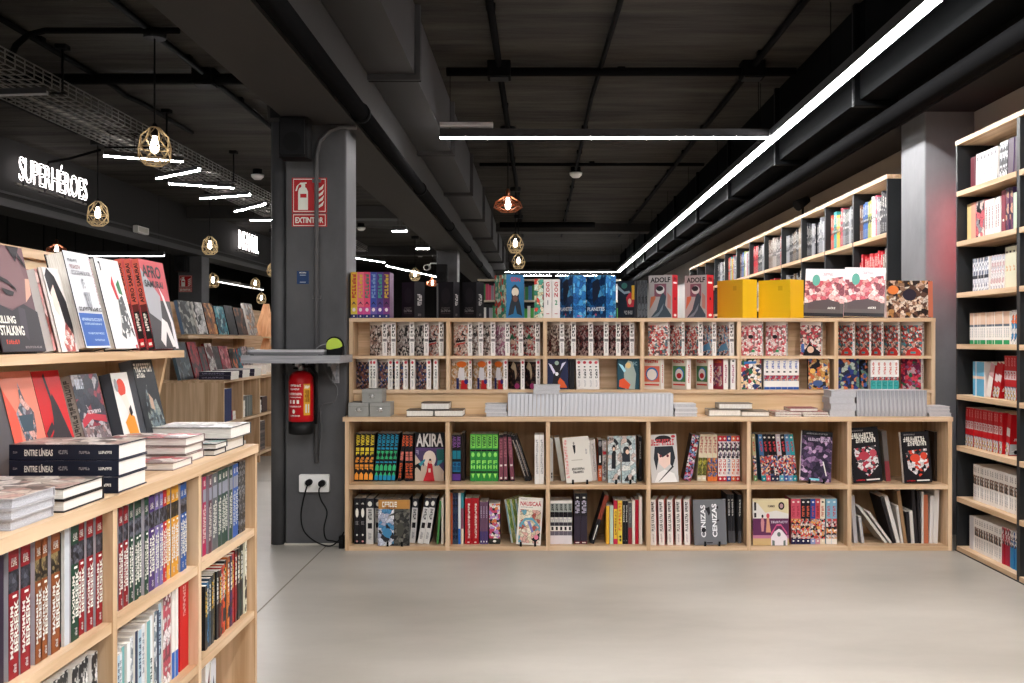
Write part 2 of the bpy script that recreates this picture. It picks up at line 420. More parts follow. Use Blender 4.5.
# ---------------------------------------------------------------- conduits on the ceiling
def conduit(label, pts, r=0.022, clips=True):
    m = MB(); m.tube(pts, r, PIPE, seg=8)
    if clips:
        for a, b in zip(pts, pts[1:]):
            L = (Vector(b)-Vector(a)).length; n = int(L/1.3)
            for i in range(1, n):
                p = Vector(a).lerp(Vector(b), i/n); m.box(p.x-.03, p.x+.03, p.y-.03, p.y+.03, p.z, min(ZC, p.z+0.035), PIPE)
    return top('ceiling_conduit', m, label, 'conduit', 'black conduits on the ceiling')
z = 3.365
conduit('black conduit over the aisle, above the copper pendant', [(-.31, Y0+.1, z), (-.31, 13.5, z), (-.33, 21, z)], 0.026)
conduit('black conduit along the bare ceiling with a white detector on it', [(.53, Y0+.1, z), (.51, 6.5, z), (.46, 9, z), (.46, 21, z)], 0.02)
conduit('slanting black conduit nearest the long light line, right of the aisle', [(1.68, Y0+.1, z), (1.66, 9, z), (1.64, 21, z)], 0.024)
conduit('thin black conduit running beside the nearest left pendant', [(-2.67, Y0+.1, z), (-2.67, 10.5, z)], 0.022)
conduit('black conduit along the left ceiling above the wire cable tray', [(-3.56, Y0+.1, z), (-3.56, 8.6, z), (-3.60, 8.9, z), (-3.56, 9.2, z), (-3.56, 10.5, z)], 0.022)
conduit('black conduit along the left ceiling above the lit word sign', [(-4.74, Y0+.1, z), (-4.74, 10.5, z)], 0.02)
conduit('thick black cross pipe above the pendants of the left room', [(-5.6, 8.2, 3.33), (-2.1, 8.2, 3.33), (-1.52, 8.2, 3.33)], 0.045)
conduit('black cross conduit over the central aisle, behind the duct', [(-.72, 7.98, 3.33), (2.0, 7.98, 3.33)], 0.035)
conduit('thin black cross conduit over the central bookcase end', [(-.72, 12.4, z), (2.0, 12.4, z)], 0.02)
conduit('short thick black tube beneath the ceiling behind the two cross conduits', [(-.70, 18.3, 3.3), (1.0, 18.3, 3.3)], 0.05)
conduit('curved black conduit bending down into the wire cable tray', [(-2.44, 6.95, 3.34), (-3.35, 6.95, 3.34), (-3.47, 6.95, 3.31), (-3.55, 6.95, 3.24), (-3.60, 6.95, 3.13)], 0.022, False)
conduit('curved black conduit running to the middle of the lit word sign', [(-4.76, 11.1, 3.3), (-5.3, 11.6, 3.3), (-5.6, 11.7, 3.27), (-5.64, 11.72, 3.2)], 0.015, False)
conduit('bent black conduit at the ceiling edge by the right wall shelves', [(2.52, 5.2, 2.56), (2.60, 5.25, 2.50), (2.71, 5.35, 2.50), (2.725, 5.35, 2.43)], 0.014, False)
for (x, y, lab) in ((-.31, 5.9, 'black square junction box on the aisle conduit, nearer one'), (-.31, 7.98, 'black square junction box where the aisle conduits cross'), (1.66, 7.98, 'black junction box where the slanting conduit meets the cross conduit'), (-2.67, 8.2, 'black junction box by the thick cross pipe on the left')):
    m = MB(); m.bevbox(x-.09, x+.09, y-.09, y+.09, 3.28, ZC, PIPE, b=0.02); m.box(x-.07, x+.07, y-.07, y+.07, 3.27, 3.28, DARK)
    top('junction_box', m, lab, 'junction box', 'black ceiling junction boxes')
def detector(x, y, z, lab):
    e = empty('smoke_detector', (x, y, z), lab, 'smoke detector', 'white ceiling detectors')
    m = MB(); m.lathe([(0.06, z), (0.06, ZC)], x, y, PIPE, 12); part('base', m, e)
    m = MB(); m.lathe([(0.045, z-.06), (0.075, z-.03), (0.08, z)], x, y, WHITE, 18); part('cap', m, e)
detector(.46, 12.8, 3.33, 'white round detector on the conduit over the central aisle')
detector(-3.56, 12.95, 3.33, 'white round detector between the cable tray and near pillar')
detector(-3.3, 19, 3.33, 'white round detector seen right of the near pillar, further back')
detector(-2.9, 25, 3.33, 'small white detector at the back above the far pendants')
# ---------------------------------------------------------------- wire cable tray
e = empty('cable_tray', (-3.5, 4, 3.1), 'long silver wire basket cable tray hung below the left ceiling', 'cable tray')
m = MB(); WIRE = C('#8f8c88', 0.4, 0.6); xa, xb, zb, r = -4.05, -3.52, 3.06, 0.0035
for i in range(9):
    x = xa+(xb-xa)*i/8; m.box(x-r, x+r, 3.5, 21, zb-r, zb+r, WIRE)
for x in (xa, xb):
    for zz in (zb+.035, zb+.07, zb+.10): m.box(x-r, x+r, 3.5, 21, zz-r, zz+r, WIRE)
y = 3.5
while y < 21:
    m.box(xa, xb, y-r, y+r, zb-2*r, zb, WIRE); m.box(xa-r, xa+r, y-r, y+r, zb, zb+.10, WIRE); m.box(xb-r, xb+r, y-r, y+r, zb, zb+.10, WIRE); y += 0.13
part('wire_basket', m, e)
for y in (5.4, 7.5, 9.6, 11.7, 13.8, 15.9, 18):
    m = MB(); m.tube([(xb+.03, y, zb), (xb+.03, y, ZC)], 0.008, PIPE, 6); m.box(xb-.01, xb+.07, y-.04, y+.04, ZC-.03, ZC, PIPE); m.box(xa-.02, xb+.05, y-.012, y+.012, zb-.02, zb-.008, PIPE); part('hanger', m, e)
for (dx, rr, c) in ((.1, .013, '#2a2a2a'), (.18, .01, '#b9b5ae'), (.25, .012, '#1c1c1c'), (.38, .01, '#3a3a3a')):
    m = MB(); m.tube([(xa+dx+.03*math.sin(i*1.3), 3.6+i*.9, zb+.02) for i in range(19)], rr, C(c), 6); part('cable', m, e)
# ---------------------------------------------------------------- lights
def led(p0, p1, label, w=0.055, lit=True, group='white led light lines', wires=True, s=None, zc=ZC, driver=False, wf=None):
    p0, p1 = Vector(p0), Vector(p1); d = (p1-p0); L = d.length; d.normalize(); mid = (p0+p1)/2
    ang = math.atan2(d.y, d.x); xf = T(*p0) @ Matrix.Rotation(ang, 4, 'Z')
    e = empty('led_strip_light', p0, label, 'strip light', group)
    m = MB(); m.box(0, L, -w/2, w/2, 0.012, 0.06 if w > .036 else .034, C('#3c3c3e', 0.4), xf=xf); m.box(0, L, -w/2-.002, -w/2+.004, -.004, 0.012, C('#3c3c3e', 0.4), xf=xf); m.box(0, L, w/2-.004, w/2+.002, -.004, .012, C('#3c3c3e', 0.4), xf=xf)
    part('housing', m, e)
    m = MB(); m.box(0.004, L-.004, -w/2+.004, w/2-.004, -0.012, 0.012, EM('#fbf9f9', s or LED) if lit else C('#b8b8ba', 0.4), xf=xf); part('diffuser', m, e)
    if wf:
        for f_ in wf:
            q = xf @ Vector((L*f_, 0, 0.06)); m = MB(); m.tube([(q.x, q.y, q.z), (q.x, q.y, zc)], 0.0025, PIPE, 5); m.box(q.x-.004, q.x+.004, q.y-.07, q.y+.07, zc-.012, zc-.002, PIPE); part('suspension_wire', m, e)
    elif wires:
        n = max(2, int(L/2.2)+1)
        for i in range(n):
            q = xf @ Vector((L*(i+0.5)/n if n > 2 else (0.08 if i == 0 else L-.08), 0, 0.06)); m = MB(); m.tube([(q.x, q.y, q.z), (q.x, q.y, zc)], 0.0025, PIPE, 5); part('suspension_wire', m, e)
    if driver:
        m = MB(); m.bevbox(0.0, 0.42, -.035, .035, 0.075, .115, C('#c9c9cc', 0.4), b=0.01, axis='x', xf=xf); part('driver_box', m, e)
    return e
ZL = 2.85
led((1.865, -2.8, ZL), (1.865, 24.2, ZL), 'very long white light line running down the aisle into the distance', w=0.072)
led((-.785, 8.12, ZL), (1.82, 8.12, ZL), 'white light line across the aisle, in front, joining the long one', driver=True)
led((-.80, 24.2, ZL), (1.83, 24.2, ZL), 'farther white light line across the aisle at the end of the long one')
led((-.80, 25.2, ZL-.02), (.30, 25.2, ZL-.02), 'first white light bar behind the far cross line, left one')
led((.42, 25.2, ZL-.02), (1.85, 25.2, ZL-.02), 'second white light bar behind the far cross line, right one')
led((-.8, 3.0, ZL), (1.82, 3.0, ZL), 'added unseen white light line crossing the aisle overhead, nearest of the cross lines')  # added cross lamp above the view, front light for the bookcases
led((-.8, -1.2, ZL), (1.82, -1.2, ZL), 'added unseen white light line crossing the aisle behind the photographer')  # added lamp behind the camera, brightens the shelf fronts
led((-2.2, -2.8, ZL), (-2.2, 3.2, ZL), 'added white light line over the near left bookcase, out of the frame')  # added lamp out of view, more light from the left aisle
led((.3, -1.15, ZL), (.3, 2.95, ZL), 'added white light line overhead between the cross lines, out of the frame')  # added lamp out of view, extra light on the central books
m = MB(); m.bevbox(1.915, 1.965, 5.75, 6.45, 2.93, 2.97, C('#c9c9cc', .4), b=0.01, axis='y')
m.tube([(1.94, 6.1, 2.97), (1.94, 6.1, ZC)], .003, PIPE, 5)
top('driver_box', m, 'small pale driver box riding above the long light line on the right', 'driver box')
zig = [((-3.2, 6.67), (-3.8, 6.74), False, 'unlit grey bar seen through the wire tray at upper left'), ((-3.79, 8.91), (-3.2, 9.21), True, 'first lit bar of the zigzag, just below the large left pendant'), ((-3.8, 10.18), (-3.21, 9.67), True, 'second lit bar of the zigzag, tilting up to the right'),
       ((-3.8, 10.5), (-3.22, 10.81), True, 'third lit bar of the zigzag, tilting down to the right'), ((-3.84, 11.61), (-3.2, 11.33), True, 'fourth lit bar of the zigzag, tilting slightly up'), ((-3.8, 12.8), (-3.24, 12.1), True, 'fifth lit bar of the zigzag, short and steep'),
       ((-3.88, 13.75), (-3.24, 13.6), True, 'sixth lit bar of the zigzag, almost level, beside the near pillar'), ((-3.8, 15.4), (-3.24, 14.5), True, 'seventh lit bar of the zigzag, mostly behind the near pillar'), ((-3.8, 17.6), (-3.2, 17.9), True, 'eighth lit bar of the zigzag, just right of the near pillar'),
       ((-3.6, 20.0), (-3.2, 21.2), True, 'ninth lit bar of the zigzag, above the box set on the left'), ((-3.3, 22.2), (-2.6, 26.0), True, 'last long lit bar of the zigzag behind the boxed set'),
       ((-3.8, 4.4), (-3.2, 4.0), True, 'lit bar of the zigzag over the near left bookcase'), ((-3.8, 1.2), (-3.2, 1.6), True, 'lit bar of the zigzag above and behind the left bookcase'), ((-3.8, -1.2), (-3.2, -1.6), True, 'lit bar of the zigzag behind the photographer')]
for a, b, lit, lab in zig: led((a[0], a[1], ZL), (b[0], b[1], ZL), lab, lit=lit, s=LED*1.7, group='zigzag light bars in the left room', w=0.036, zc=3.0515, wf=((.08, .38) if a[0] < b[0] else (.62, .92)))
led((-8.6, 15.3, 2.5), (-5.6, 15.3, 2.5), 'long cool light line behind the top of the near left books', zc=ZC, s=5.0)
led((-6.9, 22, 2.5), (-6.9, 25.6, 2.5), 'thin cool light line near the far left pendants', s=5.0)
led((-2.16, 15.1, ZL), (-1.95, 15.1, ZL), 'small square lit panel right of the near pillar, upper one', w=0.12, group='small lit panels')
led((-2.16, 18.0, ZL), (-1.93, 18.0, ZL), 'small square lit panel right of the near pillar, lower one', w=0.12, group='small lit panels')
led((-1.75, 19.8, ZL-.1), (-1.6, 19.8, ZL-.1), 'tiny lit panel just right of the back pillar', w=0.1, group='small lit panels')
BRASS = C('#c9b48e', 0.45, 0.15); COPPER = C('#b06a4a', 0.3, 0.85); GLASSY = EM('#fff0dc', BULB)
def pendant(x, y, z, label, wide=False, sc=1.0, mount=True):
    e = empty('pendant_lamp', (x, y, z), label, 'pendant lamp', 'geometric wire pendant lamps'); mt = COPPER if wide else BRASS
    if mount:
        m = MB(); m.lathe([(.075, ZC-.06), (.08, ZC-.02), (.08, ZC)], x, y, DARK, 16); part('ceiling_canopy', m, e)
    m = MB(); m.tube([(x, y, z+.16*sc), (x, y, ZC-.05)], 0.006, BLK, 6); part('cord', m, e)
    m = MB(); m.lathe([(.018, z+.085), (.024, z+.10), (.024, z+.15), (.012, z+.175)], x, y, BLK if not wide else COPPER, 12); part('socket', m, e)
    m = MB(); m.lathe([(.006, z-.035), (.022, z-.022), (.031, z+.002), (.030, z+.025), (.018, z+.06), (.015, z+.088)], x, y, GLASSY, 14); part('bulb', m, e)
    if wide: rings = [(.035, .10, 0), (.135, .035, .5), (.145, -.015, 0), (.08, -.055, .5)]; n = 8
    else: rings = [(.032, .145, 0), (.092, .085, .5), (.116, .0, 0), (.106, -.075, .5), (.065, -.115, 0)]; n = 6
    V = [[Vector((x+sc*r*math.cos((j+o)*2*math.pi/n), y+sc*r*math.sin((j+o)*2*math.pi/n), z+zz*sc)) for j in range(n)] for (r, zz, o) in rings]
    m = MB(); rr = 0.0042
    for i, row in enumerate(V):
        for j in range(n):
            if i != 1 or wide: m.tube([row[j], row[(j+1) % n]], rr, mt, 4, False)
            if i+1 < len(V):
                if rings[i][2] == 0: m.tube([row[j], V[i+1][j]], rr, mt, 4, False); m.tube([row[j], V[i+1][(j-1) % n]], rr, mt, 4, False)
                else: m.tube([row[j], V[i+1][j]], rr, mt, 4, False); m.tube([row[j], V[i+1][(j+1) % n]], rr, mt, 4, False)
    part('wire_cage', m, e)
pendant(-2.68, 7.14, 2.575, 'large nearest brass cage pendant lamp hanging at upper left')
pendant(-4.765, 11.06, 2.59, 'brass cage pendant lamp hanging just right of the lit word sign')
pendant(-4.79, 14.9, 2.60, 'brass cage pendant lamp above the middle left shelf books')
pendant(-.315, 10.4, 2.60, 'copper wide flattened cage pendant lamp over the central aisle', wide=True)
pendant(-.335, 14.5, 2.59, 'brass cage pendant lamp behind the copper one, upper of two')
pendant(-.355, 17.7, 2.59, 'brass cage pendant lamp behind the copper one, lower and farthest')
pendant(-2.58, 21.3, 2.59, 'far brass cage pendant above the dark boxed volumes')
pendant(-2.56, 24.6, 2.59, 'far flat copper pendant left of the back pillar', wide=True)
pendant(-5.2, 20, 2.60, 'brass cage pendant partly hidden by the near pillar downpipe')
pendant(-6.05, 19.0, 2.33, 'small low brass cage pendant right of the red sign')
pendant(-7.35, 15.6, 2.60, 'small pendant glowing over the top edge of the near left bookcase', wide=True)
pendant(-6.65, 24.0, 2.55, 'tiny far pendant beside the downpipe, upper of the two')
pendant(-6.75, 24.9, 2.24, 'tiny far pendant beside the downpipe, lower of the two')
# ---------------------------------------------------------------- lit word signs
def neon(word, yc, zc, wid, hgt, label):
    cu = bpy.data.curves.new('t', 'FONT'); cu.body = word; cu.fill_mode = 'NONE'; cu.bevel_depth = 0.005; cu.bevel_resolution = 1; cu.resolution_u = 3; cu.space_character = 1.0
    ob = bpy.data.objects.new('t', cu); COL.objects.link(ob); bpy.context.view_layer.update()
    me = bpy.data.meshes.new_from_object(ob); bpy.data.objects.remove(ob)
    xs = [v.co.x for v in me.vertices]; ys = [v.co.y for v in me.vertices]
    a, b, c, d = min(xs), max(xs), min(ys), max(ys)
    e = empty('word_sign', (-5.66, yc, zc), label, 'sign', 'lit word signs on the bulkhead')
    for v in me.vertices:
        x, y, zz = v.co; v.co = (0.05+zz*0.5, ((x-a)/(b-a)-.5)*wid, ((y-c)/(d-c)-.5)*hgt)
    me.materials.clear(); me.materials.append(EM('#fff4f2', 6.0)); me.name = 'lettering'
    obj('lettering', me, e)
    m = MB(); m.box(-5.645, -5.62, yc-wid/2-.02, yc+wid/2+.02, zc-hgt/2-.05, zc-hgt/2-.03, C('#8a8580', .4, .5)); part('rail', m, e)
    for k in range(4):
        y = yc+(k-1.5)*wid/3.4; m = MB(); m.tube([(-5.68, y, zc-hgt/2-.04), (-5.61, y, zc-hgt/2-.04)], .008, DARK, 6); m.tube([(-5.615, y, zc-hgt/2-.04), (-5.615, y, zc-hgt/2)], .006, DARK, 6); part('bracket', m, e)
neon('SUPERH\u00c9ROES', 11.88, 3.13, 1.66, 0.33, 'lit white word sign reading SUPERH\u00c9ROES on the dark bulkhead')
neon('INFANTIL', 19.8, 3.13, 1.35, 0.34, 'smaller, farther lit white word sign reading INFANTIL on the bulkhead')
m = MB(); m.bevbox(-5.65, -5.58, 14.25, 14.65, 2.74, 2.84, WHITE, b=0.015, axis='y'); m.box(-5.58, -5.577, 14.3, 14.6, 2.76, 2.82, C('#d0cfc8', .6))
top('emergency_light', m, 'white emergency light box on the dark left bulkhead', 'emergency light')
# speakers and camera
def speaker(x, y, z, w, d, h, lab, mx, my):
    e = empty('wall_speaker', (x, y, z), lab, 'speaker', 'black wall speakers')
    m = MB(); m.bevbox(x-w/2, x+w/2, y-d/2, y+d/2, z-h/2, z+h/2, BLK, b=0.03); part('cabinet', m, e)
    m = MB(); m.bevbox(x-w/2+.015, x+w/2-.015, y-d/2-.008, y-d/2+.002, z-h/2+.015, z+h/2-.015, DARK, b=0.004, axis='y'); m.lathe([(.05, 0), (.055, .006)], 0, 0, BLK, 18, xf=T(x, y-d/2-.006, z-.03) @ Matrix.Rotation(math.pi/2, 4, 'X')); part('grille', m, e)
    m = MB(); m.tube([(x, y+d/2-.01, z+.02), (mx, my, z+.04)], .015, DARK, 8); part('bracket', m, e)
speaker(-1.43, 6.02, 2.42, .17, .16, .235, 'black speaker high on the near pillar above the red sign', -1.43, 6.20)
speaker(-1.38, 14.6, 2.18, .16, .16, .27, 'black speaker on the back pillar above the dark boxes', -1.38, 14.82)
speaker(-5.97, 17.12, 2.51, .2, .2, .26, 'black speaker on the far left pillar above the red sign', -5.97, 17.32)
e = empty('security_camera', (-1.6, 14.7, 2.25), 'small white security camera on the back pillar', 'security camera')
m = MB(); m.tube([(-1.60, 14.55, 2.27), (-1.60, 14.75, 2.29)], .045, WHITE, 12); part('housing', m, e)
m = MB(); m.tube([(-1.60, 14.545, 2.27), (-1.60, 14.56, 2.27)], .033, BLK, 12); part('lens', m, e)
m = MB(); m.tube([(-1.60, 14.7, 2.28), (-1.56, 14.8, 2.35), (-1.47, 14.85, 2.35)], .012, WHITE, 6); part('arm', m, e)
# extinguisher signs
RED = C('#b0161c', 0.4); SW = C('#e6e4da', 0.5)
def ext_sign(x0, x1, y, z0, z1, lab):
    e = empty('safety_sign', (x0, y, z0), lab, 'sign', 'red fire extinguisher signs'); w = x1-x0; h = z1-z0
    m = MB(); zs = z0+h*.285; m.box(x0, x1, y-.003, y, zs, z1, RED)
    mp = lambda u, v, k: (x0+u*w, y-.003-.0004*k, zs+v*(z1-zs))
    fr = []
    for (a, b, c, d) in ((.04, .03, .96, .05), (.04, .95, .96, .97), (.04, .03, .055, .97), (.945, .03, .96, .97)): fr.append(('rect', a, b, c, d, SW))
    draw(m, fr+[('poly', [(.18, .08), (.46, .08), (.46, .60), (.42, .70), (.36, .74), (.28, .74), (.21, .70), (.18, .60)], SW), ('rect', .27, .72, .38, .82, SW), ('poly', [(.2, .80), (.42, .83), (.42, .87), (.25, .86), (.14, .76), (.10, .62), (.14, .62), (.18, .74)], SW), ('rect', .24, .43, .42, .54, RED)]
         + [('poly', [(.68, .08+.16*i), (.88, .20+.16*i), (.92, .34+.16*i), (.84, .26+.16*i), (.70, .16+.16*i)], SW) for i in range(4)], mp)
    part('pictogram_panel', m, e)
    m = MB(); m.box(x0, x1, y-.003, y, z0, zs-h*.02, RED); mp2 = lambda u, v, k: (x0+u*w, y-.003-.0004*k, z0+v*(zs-h*.02-z0))
    draw(m, [('rect', .04, .06, .96, .11, SW), ('rect', .04, .89, .96, .94, SW), ('rect', .04, .06, .055, .94, SW), ('rect', .945, .06, .96, .94, SW), ('text', 'EXTINTOR', .1, .27, .9, .73, SW)], mp2); part('word_panel', m, e)
ext_sign(-1.493, -1.281, 6.19, 1.925, 2.22, 'red EXTINTOR sign on the near pillar behind the thin conduit')
ext_sign(-6.08, -5.86, 17.3, 2.05, 2.33, 'smaller far red extinguisher sign on the left back pillar')
m = MB(); x0, x1 = PX(297, 6.19), PX(309, 6.19); z0, z1 = PZ(284, 6.19), PZ(271, 6.19); m.box(x0, x1, 6.187, 6.19, z0, z1, C('#1d3a66', .4))
draw(m, [('gly', .2, .82, .8, .92, SW, 6), ('rect', .25, .66, .75, .70, C('#b9c4d6')), ('rect', .25, .12, .75, .16, C('#b9c4d6'))], lambda u, v, k: (x0+u*(x1-x0), 6.187-.0004*k, z0+v*(z1-z0)))
top('notice_card', m, 'small blue notice card on the near pillar below the red sign', 'notice')
# thin conduit on the pillar
GP = C('#5b5a5b', .45)
m = MB(); xq = PX(316.5, 6.17); m.tube([(-1.10, 6.17, 2.52), (-1.20, 6.17, 2.525), (-1.26, 6.17, 2.50), (-1.32, 6.17, 2.44), (xq, 6.17, 2.36), (xq, 6.17, .50)], .013, GP, 10)
for zz in (.8, 1.5, 2.2): m.box(xq-.025, xq+.025, 6.165, 6.19, zz-.01, zz+.01, GP)
top('wall_conduit', m, 'thin grey conduit running down the front of the near pillar', 'conduit')
# power sockets with plugs and cables
e = empty('wall_socket', (PX(315, 6.19), 6.19, PZ(482, 6.19)), 'white double wall socket low on the near pillar', 'wall socket')
m = MB(); a, b = PX(300, 6.19), PX(330, 6.19); zl, zh = PZ(491.5, 6.19), PZ(474, 6.19); m.bevbox(a, b, 6.165, 6.19, zl, zh, WHITE, b=.008, axis='y'); part('plate', m, e)
for px in (308, 323):
    m = MB(); x = PX(px, 6.165); m.lathe([(.024, 0), (.024, .006), (.016, .006)], 0, 0, C('#cfcfcb', .5), 16, xf=T(x, 6.166, (zl+zh)/2) @ Matrix.Rotation(math.pi/2, 4, 'X')); part('outlet', m, e)
def cable(pts, lab, r=.0045, mat=None, name='power_cable', plug=None):
    P = []
    pts = [Vector(p) for p in pts]
    for i in range(len(pts)-1):     # smooth the run
        p0, p1, p2, p3 = pts[max(i-1, 0)], pts[i], pts[i+1], pts[min(i+2, len(pts)-1)]
        for k in range(5):
            t = k/5; P.append(0.5*((2*p1)+(p2-p0)*t+(2*p0-5*p1+4*p2-p3)*t*t+(-p0+3*p1-3*p2+p3)*t**3))
    P.append(pts[-1]); m = MB(); m.tube(P, r, mat or BLK, 6)
    o = top(name, m, lab, 'cable', 'cables on the near pillar', at=tuple(P[-1]))
    if plug:
        q = MB(); L = P[-1]; q.tube([(plug[0]-L.x, plug[1]-L.y, plug[2]-L.z), (plug[0]-L.x, plug[1]+.045-L.y, plug[2]-L.z)], .019, BLK, 12); obj('plug', q, o)
yc = 6.12; s = lambda px, py, y=yc: (PX(px, y), y, PZ(py, y))
cable([s(308, 483), s(304, 497), s(301, 515), s(304, 531), s(316, 542), s(330, 546), s(339, 540), s(344, 532)], 'black cable from the left outlet hanging in a wide loop', plug=s(308, 483, 6.11))
cable([s(323, 484, 6.08), s(319, 490, 6.08), s(321, 500, 6.08), s(327, 512, 6.08), s(324, 528, 6.08), s(326, 539, 6.08), s(333, 541, 6.08), s(341, 543, 6.08)], 'black cable from the right outlet hanging straighter', plug=s(321, 484, 6.11))
m = MB(); m.bevbox(PX(339, 6.1), PX(345, 6.1)-.002, 6.08, 6.14, 0, .07, BLK, b=.01); m.box(PX(340, 6.1), PX(343, 6.1), 6.076, 6.08, .03, .05, DARK); top('power_adapter', m, 'small black power adapter on the floor beside the central bookcase', 'adapter')
cable([(xq+.02, 6.155, 1.16), (xq+.08, 6.14, 1.02), (xq+.13, 6.14, .95), (xq+.11, 6.14, .87), (xq+.03, 6.15, .84), (xq+.035, 6.15, .7), (xq+.02, 6.155, .55)], 'thin grey cable looping down beneath the metal wall desk', r=.004, mat=GP)
# red tube in the gap between the black bookcase and the right pillar
e = empty('red_light_tube', (2.62, 6.28, 1.55), 'red light tube in the gap between right bookcase and right pillar', 'light tube')
m = MB(); m.tube([(2.62, 6.28, 1.6), (2.62, 6.28, 2.15)], .02, EM('#ff2a3a', 9.0), 12); part('tube', m, e)
m = MB()
for zz in (1.52, 2.15): m.box(2.595, 2.645, 6.26, 6.30, zz, zz+.03, DARK); m.box(2.64, 2.75, 6.275, 6.285, zz+.01, zz+.02, DARK)
part('holder', m, e)
# wall desk with laptop and tape dispenser
METAL = NOISY('brushed_metal', '#86868a', '#a2a2a6', scale=(4, 60, 60), detail=2, rough=(.3, .45), bump=.02)
e = empty('wall_desk', (-1.4, 5.8, 1.11), 'grey metal wall desk board fixed to the near pillar at chest height', 'wall desk')
m = MB(); m.box(-1.69, -1.127, 5.8, 6.188, 1.108, 1.152, METAL); part('board', m, e)
for px in (301, 333):
    m = MB(); x = PX(px, 6.1); m.box(x-.012, x+.012, 6.0, 6.19, 1.085, 1.108, METAL); m.box(x-.02, x+.02, 6.17, 6.19, .98, 1.108, METAL); m.prism([(x-.003, 6.02, 1.09), (x-.003, 6.18, 1.09), (x-.003, 6.18, .99)], [(x+.003, 6.02, 1.09), (x+.003, 6.18, 1.09), (x+.003, 6.18, .99)], METAL); part('bracket', m, e)
e = empty('laptop', (-1.45, 5.9, 1.152), 'closed silver laptop lying on the metal wall desk', 'laptop')
m = MB(); m.bevbox(-1.665, -1.225, 5.83, 6.12, 1.156, 1.170, C('#77777b', .35, .5), b=.02); part('base', m, e)
m = MB(); m.bevbox(-1.665, -1.225, 5.83, 6.12, 1.171, 1.184, C('#c3c3c8', .3, .4), b=.02); part('lid', m, e)
m = MB()
for (x, y) in ((-1.64, 5.85), (-1.25, 5.85), (-1.64, 6.1), (-1.25, 6.1)): m.box(x-.01, x+.01, y-.005, y+.005, 1.1525, 1.156, BLK)
part('rubber_foot', m, e)
e = empty('tape_dispenser', (-1.2, 5.95, 1.152), 'black tape dispenser with a lime green roll on the wall desk', 'tape dispenser')
xc, zc_ = PX(334.5, 5.93), PZ(346, 5.93)
m = MB(); m.lathe([(.042, 0), (.046, .004), (.046, .036), (.042, .04)], 0, 0, C('#b7cf4e', .4), 24, xf=T(xc, 5.95, zc_) @ Matrix.Rotation(math.pi/2, 4, 'X')); part('tape_roll', m, e)
m = MB(); m.prism([(xc-.07, 5.9, 1.153), (xc+.05, 5.9, 1.153), (xc+.053, 5.9, zc_), (xc+.035, 5.9, zc_-.01), (xc-.02, 5.9, 1.185), (xc-.055, 5.9, 1.19)], [(xc-.07, 5.96, 1.153), (xc+.05, 5.96, 1.153), (xc+.053, 5.96, zc_), (xc+.035, 5.96, zc_-.01), (xc-.02, 5.96, 1.185), (xc-.055, 5.96, 1.19)], BLK)
m.tube([(xc+.05*math.cos(a/10), 5.93, zc_+.05*math.sin(a/10)) for a in range(-3, 28, 3)], .006, BLK, 6); part('body', m, e)
cable([(xc-.035, 6.135, 1.16), (xc-.06, 6.14, 1.2), (xc-.10, 6.14, 1.215), (xc-.15, 6.145, 1.19), (xq+.02, 6.16, 1.16)], 'thin pale cable arching over the wall desk behind the laptop', r=.003, mat=C('#8f8f8f'))
# fire extinguisher
e = empty('fire_extinguisher', (PX(301, 6.08), 6.08, .68), 'red fire extinguisher with black base hanging below the wall desk', 'fire extinguisher')
x, y = PX(301, 6.08), 6.085; zb = PZ(434, 6.08)
m = MB(); m.lathe([(.070, zb+.075), (.073, zb+.08), (.073, zb+.31), (.068, zb+.34), (.05, zb+.365), (.026, zb+.375)], x, y, C('#b5101a', .3), 28); part('cylinder', m, e)
m = MB(); m.lathe([(.066, zb), (.0735, zb+.01), (.0735, zb+.075)], x, y, C('#131313', .5), 28); part('base', m, e)
m = MB(); m.lathe([(.02, zb+.375), (.02, zb+.41)], x, y, STEEL, 12); m.box(x-.05, x+.02, y-.01, y+.01, zb+.41, zb+.425, BLK); m.box(x-.045, x+.015, y-.008, y+.008, zb+.385, zb+.395, BLK); m.lathe([(.013, 0), (.013, .012)], 0, 0, STEEL, 10, xf=T(x, y-.02, zb+.395) @ Matrix.Rotation(math.pi/2, 4, 'X')); part('valve', m, e)
m = MB(); m.tube([(x+.02, y, zb+.40), (x+.06, y-.01, zb+.40), (x+.088, y, zb+.36), (x+.09, y, zb+.2), (x+.088, y, zb+.06)], .009, BLK, 8); part('hose', m, e)
def cyl_label(m, a0, a1, z0, z1, rr, mat, marks=()):
    mp = lambda u, v, k: (x+(rr+.0004*k)*math.sin(a0+u*(a1-a0)), y-(rr+.0004*k)*math.cos(a0+u*(a1-a0)), z0+v*(z1-z0))
    if mat:
        for i in range(8): m.face([mp(i/8, 0, 1), mp((i+1)/8, 0, 1), mp((i+1)/8, 1, 1), mp(i/8, 1, 1)], mat)
    draw(m, list(marks), lambda u, v, k: mp(u, v, k+1))
m = MB(); cyl_label(m, -.95, .35, zb+.10, zb+.31, .0732, None, [('gly', .1, .88, .9, .94, SW, 9), ('gly', .15, .78, .8, .83, SW, 10), ('gly', .05, .64, .95, .70, SW, 12), ('gly', .1, .56, .9, .59, SW, 14), ('rect', .12, .40, .26, .50, SW), ('rect', .38, .40, .52, .50, SW), ('rect', .64, .40, .78, .50, SW), ('gly', .1, .30, .9, .34, SW, 14), ('ell', .45, .18, .09, .06, SW), ('gly', .2, .04, .85, .08, SW, 12)])
part('printed_text', m, e)
m = MB(); cyl_label(m, .42, 1.0, zb+.115, zb+.30, .0733, C('#d29a2e', .4), [('gly', .1, .86, .9, .95, WHITE, 6), ('rect', .25, .08, .8, .35, C('#c9ccd0')), ('gly', .15, .42, .85, .8, C('#8a5a14'), 7)]); part('yellow_label', m, e)
